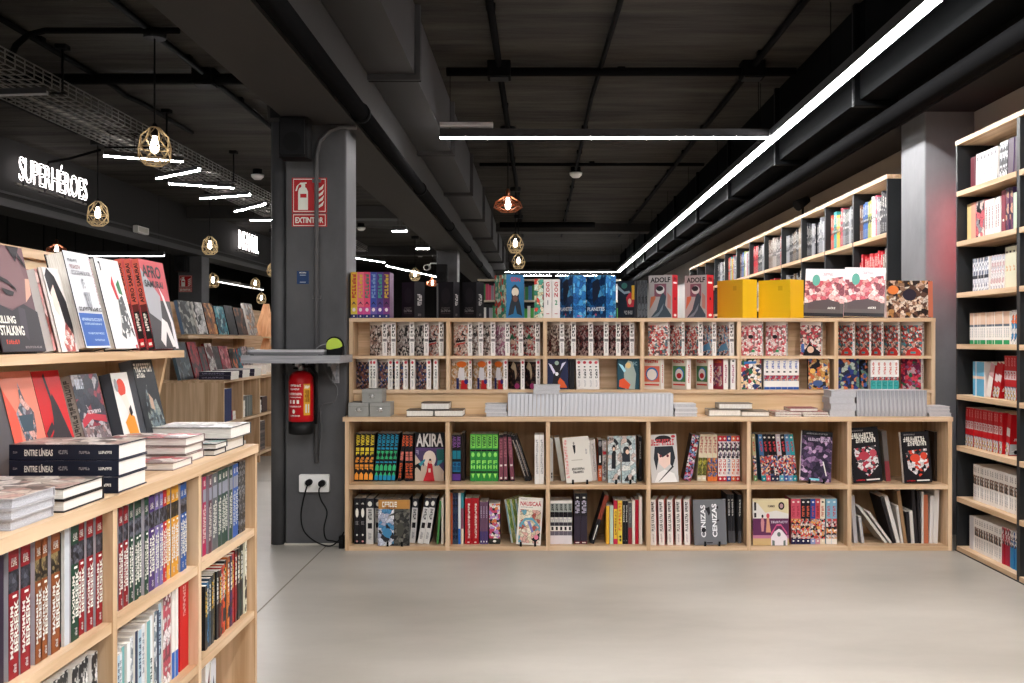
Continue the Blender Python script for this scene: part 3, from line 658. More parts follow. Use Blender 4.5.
# ================================================================ bookcases
WX, WY, WZ = WOOD('x'), WOOD('y'), WOOD('z')
WXE = WX
CX0, CX1 = -1.141, 2.429
# ---- low central bookcase
LB_Y0, LB_Y1 = 6.02, 6.44
e = empty('bookcase', (CX0, LB_Y0, 0), 'low pine bookcase of six double bays facing the aisle', 'bookcase')
LZ = (0.025, 0.388, 0.787)
divs_l = [CX0+i*(CX1-CX0-.024)/6 for i in range(7)]
for i, x in enumerate(divs_l):
    m = MB(); m.box(x, x+.024, LB_Y0+.002, LB_Y1-.012, 0.001, LZ[2]-.026, WZ); part('side_panel' if i in (0, 6) else 'divider', m, e)
for i in range(6):
    a, b = divs_l[i]+.024, divs_l[i+1]
    for z in LZ[:2]:
        m = MB(); m.box(a, b, LB_Y0+.004, LB_Y1-.012, max(.001, z-.026), z, WX); part('shelf', m, e)
m = MB(); m.box(CX0+.01, CX1-.01, LB_Y1-.012, LB_Y1, 0.01, LZ[2]-.026, WOOD('z', '#c9a377', '#b28c60')); part('back_panel', m, e)
m = MB(); m.box(CX0+.03, CX1-.03, LB_Y0+.05, LB_Y1-.05, 0, 0.001, BLK); part('base_sheet', m, e)  # black sheet standing in for the shade under the bookcase, no real base
m = MB(); m.box(CX0-.012, CX1+.004, LB_Y0-.006, LB_Y1, LZ[2]-.026, LZ[2], WX); top('worktop', m, 'continuous pine counter top lying on the low central bookcase', 'counter top')
# ---- upper hutch standing on it
UB0, UB1 = 6.24, 6.44
UX0, UX1 = PX(349, UB0), PX(935.5, UB0)
e = empty('shelf_hutch', (UX0, UB0, LZ[2]), 'shallow pine hutch of twelve bays standing on the counter', 'bookcase')
UZ = (0.937, 1.143, 1.374)
divs_u = [UX0+i*(UX1-UX0-.024)/6 for i in range(7)]
for i, x in enumerate(divs_u):
    m = MB(); m.box(x, x+.024, UB0+.002, UB1-.01, LZ[2], UZ[2]-.022, WZ) if i in (0, 6) else m.box(x, x+.024, UB0+.002, UB1-.01, UZ[0], UZ[2]-.022, WZ); part('side_panel' if i in (0, 6) else 'divider', m, e)
for i in range(6):
    a, b = divs_u[i]+.024, divs_u[i+1]
    m = MB(); m.box(a, b, UB0+.004, UB1-.01, UZ[1]-.017, UZ[1], WX); part('shelf', m, e)
m = MB(); m.box(UX0+.024, UX1-.024, UB0, UB1-.01, UZ[0]-.022, UZ[0], WX); part('bottom_shelf', m, e)
m = MB(); m.box(UX0+.024, UX1-.024, UB0+.02, UB0+.035, LZ[2], UZ[0]-.022, WOOD('x', '#e2c39a', '#cfaa7e')); part('front_board', m, e)
m = MB(); m.box(UX0, UX1, UB1-.01, UB1, UZ[0]-.1, UZ[2]-.022, WX); part('back_panel', m, e)
m = MB(); m.box(UX0, UX1, UB0-.003, UB1, UZ[2]-.022, UZ[2], WX); part('top_board', m, e)

BAY = ['', 'first', 'second', 'third', 'fourth', 'fifth', 'sixth']
def spines(place, st, px0, px1, n, ytop, Y, z, lean=0.0, w=.155, group=None, gap=.96, h=None):
    """n books spine out toward the camera, bottoms from px0 to px1"""
    m = F/Y; hh = h or ((VY+(CZ-z)*m)-ytop)/m/max(.5, math.cos(math.radians(lean))); p = (px1-px0)/n
    t = p*gap/m*math.cos(math.radians(lean)); 
    for i in range(n):
        s_ = st[i % len(st)] if isinstance(st, list) else st
        x = PX(px0+(i+1)*p, Y); ww = w+R.uniform(-.002, .002)
        Rw = Matrix.Rotation(math.radians(lean), 4, 'Y')
        M = T(x, Y+R.uniform(0, .004), z) @ Rw @ Matrix.Rotation(math.pi/2, 4, 'Z')
        put_book(s_, ww, hh, t, M, z, place, x, group)
def faces(place, st, px0, px1, ytop, Y, z, t=.02, roll=0.0, lean=6.0, yaw=0.0, group=None, h=None, label=None, key=None):
    m = F/Y; hh = h or ((VY+(CZ-z)*m)-ytop)/m; w = (px1-px0)/m
    M = T(PX(px0, Y), Y, z) @ Matrix.Rotation(math.radians(yaw), 4, 'Z') @ Matrix.Rotation(math.radians(roll), 4, 'Y') @ Matrix.Rotation(-math.radians(lean), 4, 'X')
    return put_book(st, w, hh, t, M, z, place, key if key is not None else PX((px0+px1)/2, Y), group, label)
def turned(place, st, items, ytop, Y, z, w=.128, group=None, tmax=.036):
    """books standing at an angle: cover to the left, spine to the right; items (cover left px, edge px, spine right px)"""
    m = F/Y; h = ((VY+(CZ-z)*m)-ytop)/m
    for i, it in enumerate(items):
        x0, x1, x2 = it[:3]; s_ = it[3] if len(it) > 3 else st
        X = PX(x1, Y); ta = X/Y; c = (x1-x0)/m; s = (x2-x1)/m; k = math.sqrt(1+ta*ta)
        phi = math.atan(ta)+math.acos(min(.975, max(.6, c/(w*k))))
        t = s/max(.15, (math.sin(phi)-ta*math.cos(phi))); t = min(tmax, max(.014, t))
        M = T(X-w*math.cos(phi), Y+w*math.sin(phi), z) @ Matrix.Rotation(-phi, 4, 'Z')
        put_book(s_, w, h, t, M, z, place, X, group)
# ---------------------------------------------------------------- cover designs
k_, w_ = C('#17151a'), C('#e9e4de'); GY = C('#8f8e90'); RD = C('#b8202a'); NV = C('#1f2748'); OR = C('#e07a3a'); YL = C('#e3b63c'); CR = C('#ddd0b4')
TL = C('#1c8f9c'); GRN = C('#48b04a'); PK = C('#e08a90'); PU = C('#57406e'); BR = C('#5a2f26'); SKIN = C('#e2bfa6'); BLU = C('#2a63b4'); BEI = C('#d8cdbd'); MAR = C('#6d1620')
def vword(word, a, b, c, d, mat):
    n = len(word); return [('text', ch, a, d-(d-b)*(i+.86)/n, c, d-(d-b)*i/n, mat) for i, ch in enumerate(word)]
def akira_spine(mat1, mat2, bg): return [('text', 'AKIRA', .12, .74, .88, .97, mat1, -90), ('gly', .15, .52, .85, .70, mat1, 2, 1), ('gly', .12, .38, .88, .5, mat2, 2, 1), ('gly', .12, .22, .88, .35, mat2, 2, 1), ('poly', [(.1, .03), (.9, .03), (.9, .14), (.5, .19), (.1, .14)], mat2)]
st_y = S('yellow lettered black spine', k_, k_, sm=akira_spine(C('#e8d23c'), C('#f0a040'), k_), group='yellow volumes of one series')
st_t = S('teal lettered black spine', k_, k_, sm=[('text', 'AKIRA', .08, .72, .92, .98, C('#2292b8'), -90), ('rect', .1, .66, .9, .70, C('#2292b8')), ('gly', .1, .44, .9, .63, C('#3cb878'), 2, 1), ('rect', .1, .38, .9, .41, C('#2292b8')), ('poly', [(.1, .22), (.9, .22), (.9, .31), (.5, .36), (.1, .31)], C('#3cb878')), ('rect', .08, .02, .92, .12, C('#2292b8')), ('poly', [(.1, .12), (.9, .12), (.5, .2)], C('#3cb878'))], group='teal volumes of one series')
st_o = S('orange lettered black spine', k_, k_, sm=[('text', 'AKIRA', .12, .73, .88, .97, C('#e8663a'), -90), ('gly', .12, .42, .88, .62, C('#f08878'), 2, 1), ('gly', .12, .05, .88, .38, C('#e8663a'), 5, 1)], group='orange volumes of one series')
st_ak = S('cover lettered AKIRA, red figure', [(.62, C('#c9b6a4')), (.69, PU), (1, k_)], k_, split=1, cm=[('poly', [(0, .62), (1, .62), (1, .2), (.8, .34), (.68, .3), (.62, .5), (.35, .5), (.3, .3), (0, .55)], C('#4b3f63')), ('poly', [(.74, .66), (1, .66), (1, .4), (.85, .36), (.74, .5)], C('#215f5c')), ('poly', [(0, .25), (.22, .4), (.2, .2), (0, .33)], k_), ('ell', .5, .46, .22, .17, C('#e9d9cb')), ('poly', [(.12, .36), (.35, .46), (.35, .42), (.2, .3)], C('#3d8f9e')), ('poly', [(.75, .3), (.92, .38), (.95, .44), (.78, .42)], C('#3d8f9e')),
      ('poly', [(.28, 0), (.68, 0), (.62, .2), (.6, .34), (.52, .40), (.44, .38), (.4, .2)], C('#c42a34')), ('ell', .52, .40, .07, .04, C('#e2b49a')), ('poly', [(.48, .42), (.56, .42), (.55, .46), (.49, .46)], k_), ('rect', .46, .18, .54, .26, C('#e6cdbd')), ('text', 'AKIRA', .04, .71, .97, .98, C('#dcd6d2')), ('gly', .03, .55, .14, .64, C('#a49ab8'), 1)], group='volumes shown face out')
st_pt = S('purple and teal spine', k_, k_, sm=[('text', 'AKIRA', .12, .72, .88, .97, C('#8a5aa0'), -90), ('rect', .1, .48, .9, .66, C('#1d7f94')), ('rect', .1, .2, .9, .42, C('#20709a')), ('gly', .15, .22, .85, .4, C('#15406a'), 2, 1), ('rect', .1, .02, .9, .16, C('#5f3a90'))], group='purple and teal volumes')
st_g = S('bright green spine', C('#2f8f3f'), C('#2f8f3f'), sm=[('rect', .05, .70, .95, .98, C('#7ccf5a')), ('text', 'AKIRA', .2, .73, .8, .95, C('#1d4d2a'), -90), ('rect', 0, .63, 1, .67, k_), ('ell', .5, .56, .3, .05, C('#8fe06a')), ('gly', .15, .24, .85, .44, C('#9be86e'), 2, 1), ('rect', 0, .18, 1, .21, k_), ('poly', [(.2, .16), (.8, .16), (.5, .06)], C('#a8ee70'))], group='bright green volumes')
st_dp = S('plum black slim spine', k_, C('#7b4452'), sm=[('rect', 0, 0, 1, .03, k_), ('rect', .2, .32, .8, .36, SW), ('rect', .25, .05, .75, .09, SW), ('gly', .2, .5, .8, .9, C('#b4707c'), 7, 1), ('rect', 0, .94, 1, 1, k_)], back=k_, group='slim plum volumes')
st_dk = S('dark brown plain spine', k_, C('#241812'), group='dark books')
st_bk = S('black spine, pale dots', k_, k_, sm=[('rect', .2, .1, .5, .9, C('#9c8f84')), ('gly', .6, .2, .9, .8, GY, 14, 1)], group='dark books')
st_wh = S('white spine, faint print', w_, w_, sm=[('gly', .25, .2, .75, .9, C('#a5a2a2'), 16, 1)], back=w_, group='white spined books')
st_gr = S('grey white spine', GY, C('#bdbcb8'), sm=[('gly', .25, .05, .75, .2, k_, 2, 1)], back=w_, group='grey spined books')
st_gn = S('green covered white spine', C('#1d5a46'), C('#cfd2cc'), back=w_, group='green covered books')
st_be = S('cream cover, small sword figure', C('#d6d0c6'), w_, split=1, cm=[('gly', .03, .1, .14, .95, C('#d88a86'), 13, 1), ('poly', [(.40, .62), (.45, .66), (.47, .82), (.36, .82)], k_), ('ell', .41, .86, .035, .035, C('#8b8680')), ('rect', .27, .48, .7, .50, C('#b8b0a4')), ('gly', .25, .27, .75, .32, C('#3a3836'), 10), ('gly', .3, .2, .7, .25, C('#3a3836'), 8), ('gly', .84, .6, .9, .72, GY, 4, 1)], group='volumes shown face out')
st_bo = S('black and orange spine', k_, [(.38, C('#c9572a')), (1, k_)], sm=[('gly', .25, .1, .75, .3, SW, 5, 1), ('rect', .3, .45, .7, .62, SW), ('ell', .5, .9, .4, .07, GY)], group='patterned spine books')
st_pa = S('pale patterned spine', w_, ART(3, ['#d9d2cc', '#c8b8b4', '#e5e0da', '#a89aa4'], 60), sm=[('rect', .1, .66, .9, .74, RD), ('gly', .3, .1, .7, .5, k_, 9, 1)], group='patterned spine books')
MINT = ART(4, ['#c9cfce', '#b8c2c2', '#dad8d4', '#1e2328', '#c8b2a8', '#a2b4b6'], 22)
st_mi = S('pale grey cover, two figures', MINT, C('#b9c0c0'), split=1, side='R', cm=[('poly', [(.28, .3), (.6, .3), (.62, .66), (.45, .72), (.3, .62)], k_), ('ell', .46, .74, .14, .07, k_), ('ell', .46, .72, .09, .04, SKIN), ('gly', .05, .9, .4, .96, k_, 4)], group='volumes shown face out')
st_mj = S('grey cover, dark haired figure', MINT, C('#c5c9c9'), split=1, side='R', cm=[('poly', [(.05, .45), (.6, .45), (.6, .62), (.3, .7), (.05, .62)], C('#22262e')), ('ell', .35, .70, .22, .08, C('#22252a')), ('ell', .42, .66, .12, .05, SKIN), ('gly', .1, .28, .6, .36, SW, 5), ('poly', [(.15, .05), (.4, .18), (.5, .05)], k_)], sm=[('gly', .3, .3, .7, .8, k_, 10, 1)], group='volumes shown face out')
st_bs = S('black spine, white lettering', k_, k_, sm=[('gly', .3, .5, .7, .9, SW, 9, 1), ('gly', .35, .06, .65, .1, GY, 1, 1)], group='black spined books')
st_mg = S('dark haired figure cover, pink title', C('#c9c6c4'), C('#cfcac8'), split=1, side='R', cm=[('ell', .5, .9, .3, .08, k_), ('gly', .04, .77, .92, .9, C('#c34a50'), 9), ('poly', [(.18, .75), (.85, .75), (.92, .5), (.8, .3), (.6, .5), (.3, .5), (.2, .25), (.12, .5)], C('#23262e')), ('poly', [(.28, .62), (.45, .52), (.75, .62), (.72, .38), (.5, .28), (.3, .4)], C('#e6c9bd')), ('ell', .38, .55, .05, .03, C('#6a2a34')), ('ell', .64, .55, .05, .03, C('#6a2a34')), ('poly', [(.1, 0), (.25, .2), (.5, .27), (.85, .18), (.95, 0)], C('#e8e4e2')), ('poly', [(.25, .02), (.32, .04), (.85, .32), (.8, .34)], k_), ('ell', .88, .95, .08, .03, C('#b02838'))], sm=[('gly', .2, .2, .8, .8, k_, 10, 1)], group='volumes shown face out')
st_br = S('brown cover, colourful slanted spine', C('#3a241e'), ART(5, ['#d8d4d0', '#b03040', '#6a8ab8', '#c88ab0', '#202028'], 50), back=C('#2a1a16'), side='L', group='patterned spine books')
st_cr = S('cream spine, olive foot', CR, [(.12, CR), (.5, ART(6, ['#8a8a3c', '#b0a848', '#5a5a30'], 60)), (1, CR)], sm=[('gly', .2, .58, .8, .95, C('#b0605a'), 6, 1), ('rect', .2, .04, .8, .08, SW)], group='cream spined volumes')
st_cs = S('cream spine, grey picture foot', CR, [(.1, OR), (.5, ART(7, ['#5a4a50', '#8a7a70', '#e08a4a', '#5a6ab0'], 60)), (1, CR)], sm=[('gly', .2, .58, .8, .95, C('#b0605a'), 6, 1)], group='cream spined volumes')
def rw(c): return S('white spine, red striped lettering', w_, [(.11, c), (.5, w_), (.88, ART(8, ['#c8b8c8', '#3a3440', '#e6e0dc', '#9a7a9a'], 55)), (1, c)], sm=[('gly', .2, .14, .8, .48, c, 5, 1), ('ell', .5, .055, .22, .025, SW), ('ell', .5, .94, .22, .025, SW)], group='red and white volumes')
st_r1, st_r2, st_r3 = rw(C('#c62834')), rw(C('#23408a')), rw(C('#dd6a35'))
def sp_mix(c1, c2, seed, d): return S(d, c1, [(.12, c2), (.55, ART(seed, ['#e8b48c', '#2a2024', '#c84a4a', '#e8e0d8', '#5a6a9a'], 55)), (1, c1)], sm=[('gly', .25, .62, .75, .84, C('#d8404a'), 4, 1), ('ell', .5, .93, .25, .02, SW), ('ell', .5, .05, .2, .02, SW)], back=c1, group='figure spined volumes')
st_m = [sp_mix(C('#3f6fa0'), TL, 9, 'blue figure spine'), sp_mix(C('#1c1c24'), C('#d85a6a'), 10, 'black figure spine, pink foot'), sp_mix(k_, NV, 11, 'black figure spine'), sp_mix(k_, C('#1f2748'), 12, 'black figure spine, navy foot'), sp_mix(C('#c8c0c8'), C('#5ab0c8'), 13, 'pale figure spine'), sp_mix(k_, C('#3a5aa0'), 14, 'black figure spine, blue foot'), sp_mix(C('#5a86b0'), C('#6a9ac8'), 15, 'light blue figure spine'), sp_mix(C('#2a9aa0'), TL, 16, 'teal figure spine')]
st_gc = sp_mix(C('#b9b48a'), C('#5a8a5a'), 17, 'olive figure spine')
st_vi = S('violet cover, swirling battle art', ART(18, ['#4a3a58', '#6a5070', '#9a7aa0', '#c8a8c8', '#2a2438', '#3a3048'], 26), w_, split=1, cm=[('rect', 0, .9, 1, 1, k_), ('gly', .15, .93, .85, .96, GY, 14), ('gly', .2, .8, .9, .86, C('#c8b8d0'), 12), ('rect', .3, .02, .62, .06, C('#7ac8d8')), ('poly', [(.7, .4), (.74, .4), (.86, .12), (.82, .12)], SW)], side='R', group='volumes shown face out')
def blackart(sd, a, b, d): return S(d, k_, w_, split=1, edge=k_, cm=[('gly', .08, .80, .85, .90, SW, 9), ('gly', .22, .72, .9, .80, SW, 8), ('gly', .1, .93, .5, .955, GY, 12), ('poly', [(.12, .62), (.88, .66), (.92, .3), (.55, .1), (.18, .28)], ART(sd, ['#d8d4d4', '#1a1a1e', '#e8e4e4', '#4a4a4e', a], 34)), ('ell', .45, .48, .18, .08, C(a)), ('ell', .76, .52, .12, .07, C(b)), ('rect', .45, .03, .9, .055, SW), ('gly', .1, .03, .4, .055, RD, 8)], group='black volumes shown face out')
st_b1, st_b2 = blackart(19, '#b03a4a', '#c04a5a', 'black cover, red and white battle art'), blackart(20, '#d84a34', '#d84a34', 'black cover, orange helmet art')
st_mm = S('grey paper spine, red foot', GY, [(.4, C('#8a3a40')), (1, C('#6a6460'))], p=PAGE, back=C('#8c857c'), group='slim magazines')
# lower row
st_kk = S('black spine, white crest', k_, k_, sm=[('ell', .5, .68, .28, .10, SW), ('gly', .3, .86, .7, .9, SW, 2, 1), ('gly', .25, .42, .75, .5, GY, 5), ('ell', .5, .2, .15, .02, SW), ('ell', .5, .06, .2, .02, C('#c88a8a'))], group='black crested volumes')
st_hd = S('white spine, dark head band', k_, [(.79, C('#d3d0cc')), (1, C('#2c2a30'))], sm=[('ell', .5, .88, .3, .055, SW), ('gly', .25, .52, .75, .76, C('#38363a'), 5, 1), ('rect', .2, .34, .8, .46, k_), ('gly', .3, .1, .7, .25, GY, 5, 1)], back=C('#2a2222'), group='white spined volumes with dark head')
st_om = S('two toned cover, orange title', C('#6a6864'), GY, split=1, cm=[('rect', 0, .8, 1, 1, C('#b98444')), ('gly', .12, .84, .6, .96, SW, 6), ('gly', .2, .81, .55, .84, C('#6a3020'), 7), ('poly', [(0, 0), (.5, 0), (.5, .8), (0, .8)], ART(21, ['#c8ccd8', '#a8acc0', '#2a2a2e', '#e0e0e4', '#4a86b0'], 24)), ('poly', [(.5, 0), (1, 0), (1, .8), (.5, .8)], ART(22, ['#3a3a38', '#54534e', '#6a6860', '#2a2a2a'], 26)), ('poly', [(.3, .64), (.5, .72), (.9, .78), (.5, .8), (.5, .66)], C('#4a4a46')), ('ell', .3, .28, .14, .1, C('#3f7fa8')), ('ell', .7, .35, .12, .16, C('#47463f'))], group='volumes shown face out')
st_gs = S('black spine, green edge', k_, [(1, C('#4a8a4c'))], back=k_, group='dark books')
st_cw = S('cream slim spine', w_, C('#e4ddcf'), group='white spined books')
st_or = S('rust slim spine', RD, C('#a4532e'), group='slim comics'); st_nv = S('navy slim spine', NV, ART(23, ['#1f2c50', '#2a3a60', '#182038', '#3a4a5a'], 50), group='slim comics')
st_wb = S('white and blue spine', w_, [(.3, BLU), (1, C('#dfe3e8'))], group='slim comics'); st_tw = S('teal and white spine', TL, [(.3, CR), (.7, C('#7a4a5a')), (1, C('#3a8a94'))], group='slim comics')
st_rr = S('crimson spine, white script', RD, C('#a81822'), sm=[('gly', .42, .12, .72, .88, SW, 14, 1), ('ell', .5, .04, .18, .015, SW)], group='crimson volumes')
st_pp = S('mauve spine', PU, [(.3, C('#4a3a6a')), (1, C('#6a4a60'))], sm=[('gly', .3, .6, .7, .9, C('#b0a0b4'), 6, 1), ('ell', .5, .06, .2, .02, SW)], group='mauve volumes')
st_fa = S('thick spine with colourful figures', k_, [(.14, C('#2a2a26')), (1, ART(24, ['#e8e0d4', '#c84a6a', '#b08ac8', '#d87a4a', '#2a2a30', '#e8e4d8'], 42))], sm=[('ell', .5, .07, .15, .03, SW)], group='patterned spine books')
st_gy = S('green and yellow cover, leaning', ART(25, ['#98b04a', '#b8c060', '#7a9a4a', '#c8c880'], 44, (1, 1, .3)), C('#cfd8d8'), sm=[('rect', .3, .2, .7, .9, C('#5a9ab0'))], p=PAGE, back=w_, group='slim comics')
st_na = S('cover lettered NAUSICA\u00c4, blue glider art', C('#e4ddd2'), w_, split=1, cm=[('text', 'NAUSICA\u00c4', .08, .82, .93, .93, C('#b82a3a')), ('gly', .1, .78, .6, .80, GY, 14), ('gly', .08, .95, .35, .97, GY, 8), ('poly', [(.08, .74), (.94, .74), (.94, .04), (.08, .04)], ART(26, ['#e8dcc8', '#d8a89a', '#b05a50', '#e0d4b8', '#c8b89a', '#6aa4b4'], 26)), ('poly', [(.15, .4), (.35, .52), (.6, .52), (.92, .36), (.9, .42), (.6, .58), (.3, .56), (.13, .46)], C('#5f9fb2')), ('poly', [(.4, .5), (.52, .5), (.68, .28), (.6, .26)], C('#7a7fb4')), ('poly', [(.6, .12), (.95, .28), (.93, .14), (.78, .06)], k_), ('ell', .8, .17, .09, .05, C('#e07a94'))], group='volumes shown face out')
st_bw = S('black and white banded spine', k_, [(.2, C('#dcd6da')), (.3, C('#66606c')), (.42, w_), (.5, C('#3a363e')), (.62, C('#bfbcbc')), (.74, k_), (.94, C('#9aa09a')), (1, w_)], sm=[('rect', .25, .32, .75, .40, k_), ('gly', .15, .5, .85, .62, SW, 2, 1), ('gly', .2, .76, .8, .92, k_, 3, 1)], group='black and white banded volumes')
st_pd = S('dark purple spine, white lettering', k_, [(.06, C('#5a1c28')), (.55, C('#2f2734')), (1, C('#201c20'))], sm=[('gly', .15, .60, .85, .86, C('#c9c2d4'), 6, 1), ('rect', .3, .9, .7, .93, SW), ('rect', .2, .02, .8, .04, SW)], group='dark purple volumes')
st_lr = S('rust and black leaning spine', k_, [(.5, k_), (1, C('#7c3424'))], sm=[('rect', .4, .08, .6, .38, SW)], group='dark books')
st_yl = S('yellow slim spine', YL, C('#d8a634'), group='slim comics'); st_mt = S('pale green slim spine', w_, C('#b9cdc0'), group='slim comics')
st_yc = S('yellow spine, crimson head', YL, [(.12, C('#c0284a')), (.8, C('#e3b63c')), (1, C('#b0203a'))], sm=[('gly', .3, .2, .7, .75, C('#6a4a1a'), 8, 1)], group='slim comics')
st_yo = S('yellow spine, orange lettering', YL, C('#e3c94e'), sm=[('gly', .15, .3, .85, .95, C('#dd5a3a'), 9, 1), ('gly', .2, .05, .8, .2, k_, 2, 1)], group='slim comics')
st_rd = S('red slim spine', RD, C('#a8142a'), group='slim comics'); st_gb = S('grey spine, red foot', k_, [(.4, C('#8a2a34')), (1, C('#5a5858'))], sm=[('gly', .3, .5, .7, .9, GY, 6, 1)], group='slim comics')
st_pl = S('white spine, black lettering, pink cover', C('#ea9f98'), C('#e6ded8'), sm=[('text', 'PLUS', .2, .31, .72, .47, C('#1f1d20'), 90), ('text', 'ULTRA', .2, .50, .72, .70, C('#1f1d20'), 90), ('gly', .2, .73, .72, .96, C('#1f1d20'), 5, 1), ('gly', .35, .06, .6, .25, C('#b8a4a4'), 6, 1)], back=C('#d98d88'), group='white spined volumes with pink covers')
st_ce = S('grey cover, CENIZAS written twice', C('#6f7074'), C('#5f6064'), split=1, cm=[('text', 'CENIZAS', .22, .17, .37, .88, C('#e8e8ea'), 90), ('text', 'CENIZAS', .57, .17, .72, .90, C('#f2f2f4'), 90), ('ell', .3, .33, .07, .05, k_), ('poly', [(.36, .8), (.5, .84), (.52, .7), (.47, .64), (.42, .74)], k_), ('ell', .74, .82, .03, .03, k_), ('poly', [(.68, .49), (.8, .54), (.74, .56)], k_), ('rect', .38, .04, .56, .06, k_)], group='volumes shown face out')
st_ks = S('black slim spine, grey mark', k_, [(.25, C('#4a4a4e')), (1, C('#1c1c20'))], sm=[('gly', .3, .55, .7, .9, SW, 7, 1)], group='black spined books')
st_su = S('cover with purple band and pink house', [(.19, C('#c9ab78')), (.58, C('#5f2c52')), (1, C('#d9c9a0'))], w_, split=1, cm=[('poly', [(0, .58), (1, .58), (1, .68), (.65, .75), (.35, .7), (.15, .9), (0, .95)], C('#dcd6d0')), ('rect', .04, .75, .1, .93, k_), ('rect', .04, .6, .1, .7, k_), ('rect', .0, .15, 1, .22, C('#c07a94')), ('ell', .8, .85, .085, .085, k_), ('ell', .8, .85, .05, .05, C('#b08a90')), ('text', 'SUMMER', .42, .82, .62, .87, C('#4a3a34')),
      ('poly', [(.24, .3), (.3, .3), (.32, .5), (.29, .6), (.24, .6), (.22, .48)], C('#c4858a')), ('ell', .27, .63, .03, .035, k_), ('poly', [(.36, .28), (.5, .28), (.46, .5), (.45, .62), (.39, .62), (.38, .48)], C('#d39a7a')), ('ell', .42, .64, .045, .05, C('#d0505a')),
      ('poly', [(.5, 0), (.95, 0), (.95, .18), (.8, .33), (.72, .36), (.6, .3), (.5, .18)], C('#e6dce0')), ('poly', [(.5, .2), (.66, .42), (.78, .42), (.95, .22), (.95, .28), (.78, .46), (.66, .46), (.5, .27)], C('#d05a86')), ('ell', .72, .24, .05, .05, C('#6a7470')), ('poly', [(.53, 0), (.6, 0), (.6, .1), (.53, .12)], C('#6a7470')), ('poly', [(.84, 0), (.9, 0), (.9, .12), (.84, .1)], C('#6a7470')), ('gly', .5, .48, .98, .53, C('#c9b8c8'), 9)], group='volumes shown face out')
def fs(top_, mid_sd, foot, d, mk): return S(d, top_, [(.12, foot), (.56, ART(mid_sd, ['#e8e0d8', '#2a2228', '#d84a4a', '#c8b0b0', '#e8a860'], 50)), (1, top_)], sm=[('gly', .25, .6, .75, .84, mk, 4, 1), ('ell', .5, .07, .2, .02, SW), ('ell', .5, .93, .25, .02, k_ if mk is RD else SW)], back=top_, group='figure spined volumes')
st_f = [fs(C('#cf5468'), 31, C('#23244a'), 'pink figure spine', C('#a03044')), fs(C('#1c1a24'), 32, C('#1f2048'), 'black figure spine', C('#e06a4a')), fs(C('#2f4a9a'), 33, C('#8a9ac8'), 'blue figure spine', C('#c84a4a')), fs(C('#cf4a50'), 34, C('#c98a9a'), 'red figure spine', C('#7a2030')), fs(C('#e4dcc4'), 35, C('#dcd4bc'), 'cream figure spine', RD), fs(C('#7fb0c8'), 36, w_, 'light blue figure spine, white foot', C('#c0303a'))]
MAG = [S('grey magazine', ART(40+i, c, 20), C(s), back=C(s), group='worn magazines', name='magazine', noun='magazine') for i, (c, s) in enumerate([(['#8a7f74', '#6a6058', '#3a3430'], '#b8b6b8'), (['#5a5048', '#3a3432', '#786c60'], '#cfcac4'), (['#2a2628', '#18161a', '#4a3a40'], '#2a2628'), (['#c8bfae', '#a89a88', '#d8d0c4'], '#d9d5d0'), (['#a8442c', '#8a3424', '#c8b8a0'], '#b86a4a'), (['#8a6a50', '#6a4a34', '#a88460'], '#9a7a5a')])]
for d_, mg in zip(('grey white magazine', 'pale spined magazine', 'black magazine', 'cream worn magazine', 'rust red magazine', 'brown magazine'), MAG): mg['desc'] = d_
# ---------------------------------------------------------------- low bookcase contents
def PL(b, row):
    q_ = ('%s row, %s bay, low bookcase' % (row, BAY[b]), 'left'); BOUNDS[q_] = (divs_l[b-1]+.025, divs_l[b]-.001); return q_
Yu, zu = 6.17, LZ[1]
p = PL(1, 'upper')
spines(p, st_y, 353.5, 373, 4, 433.5, Yu, zu, 2.5); spines(p, st_t, 373.6, 395, 5, 433.5, Yu, zu, 5); spines(p, st_o, 397.4, 401, 1, 434, Yu, zu, 6); spines(p, st_o, 405, 413, 2, 434, Yu, zu)
faces(p, st_ak, 415, 444, 433, Yu, zu, t=.03, lean=2)
p = PL(2, 'upper')
spines(p, st_pt, 450.5, 461, 2, 435, Yu, zu); spines(p, st_dk, 461.3, 464.5, 1, 433, Yu+.02, zu); spines(p, st_g, 470, 498, 5, 434, Yu, zu)
spines(p, st_dp, 499, 503, 1, 435, Yu, zu); spines(p, st_dp, 503.8, 507.6, 1, 434, Yu, zu, -1); spines(p, st_dp, 510.5, 514.5, 1, 434.5, Yu, zu, -4); spines(p, st_bk, 525, 531.8, 2, 436, Yu, zu, -18.5, w=.14); spines(p, st_wh, 534.5, 544, 2, 435, 6.05, zu)
p = PL(3, 'upper')
spines(p, st_gr, 549.8, 553, 1, 438, Yu, zu); spines(p, st_gn, 561, 566, 1, 438, Yu, zu, -9); faces(p, st_be, 566.5, 592.5, 438.5, 6.06, zu, t=.016, roll=-5, lean=9)
spines(p, st_wh, 588.6, 597.6, 2, 440, 6.2, zu, -4, w=.13, group='white spined books'); spines(p, st_bo, 597.9, 602, 1, 440, Yu, zu); spines(p, st_pa, 602.3, 606.4, 1, 441, Yu, zu)
faces(p, st_mi, 608, 621, 436.5, 6.09, zu, t=.018, lean=4); faces(p, st_mj, 622, 636.5, 436.5, 6.07, zu, t=.02, lean=4, roll=-1); spines(p, st_bs, 638.6, 641.8, 1, 437, Yu, zu)
p = PL(4, 'upper')
faces(p, st_mg, 651, 678, 435.6, 6.08, zu, t=.02, lean=6, roll=-2.5); spines(p, st_br, 683, 691, 1, 436, Yu, zu, 11, w=.13); spines(p, [st_cr], 697, 706, 2, 434.5, Yu, zu, 3.5); spines(p, [st_cs], 707.5, 717.3, 2, 434.5, Yu, zu)
spines(p, [st_r1, st_r1, st_r2, st_r3, st_r1], 718, 740, 5, 436, Yu, zu)
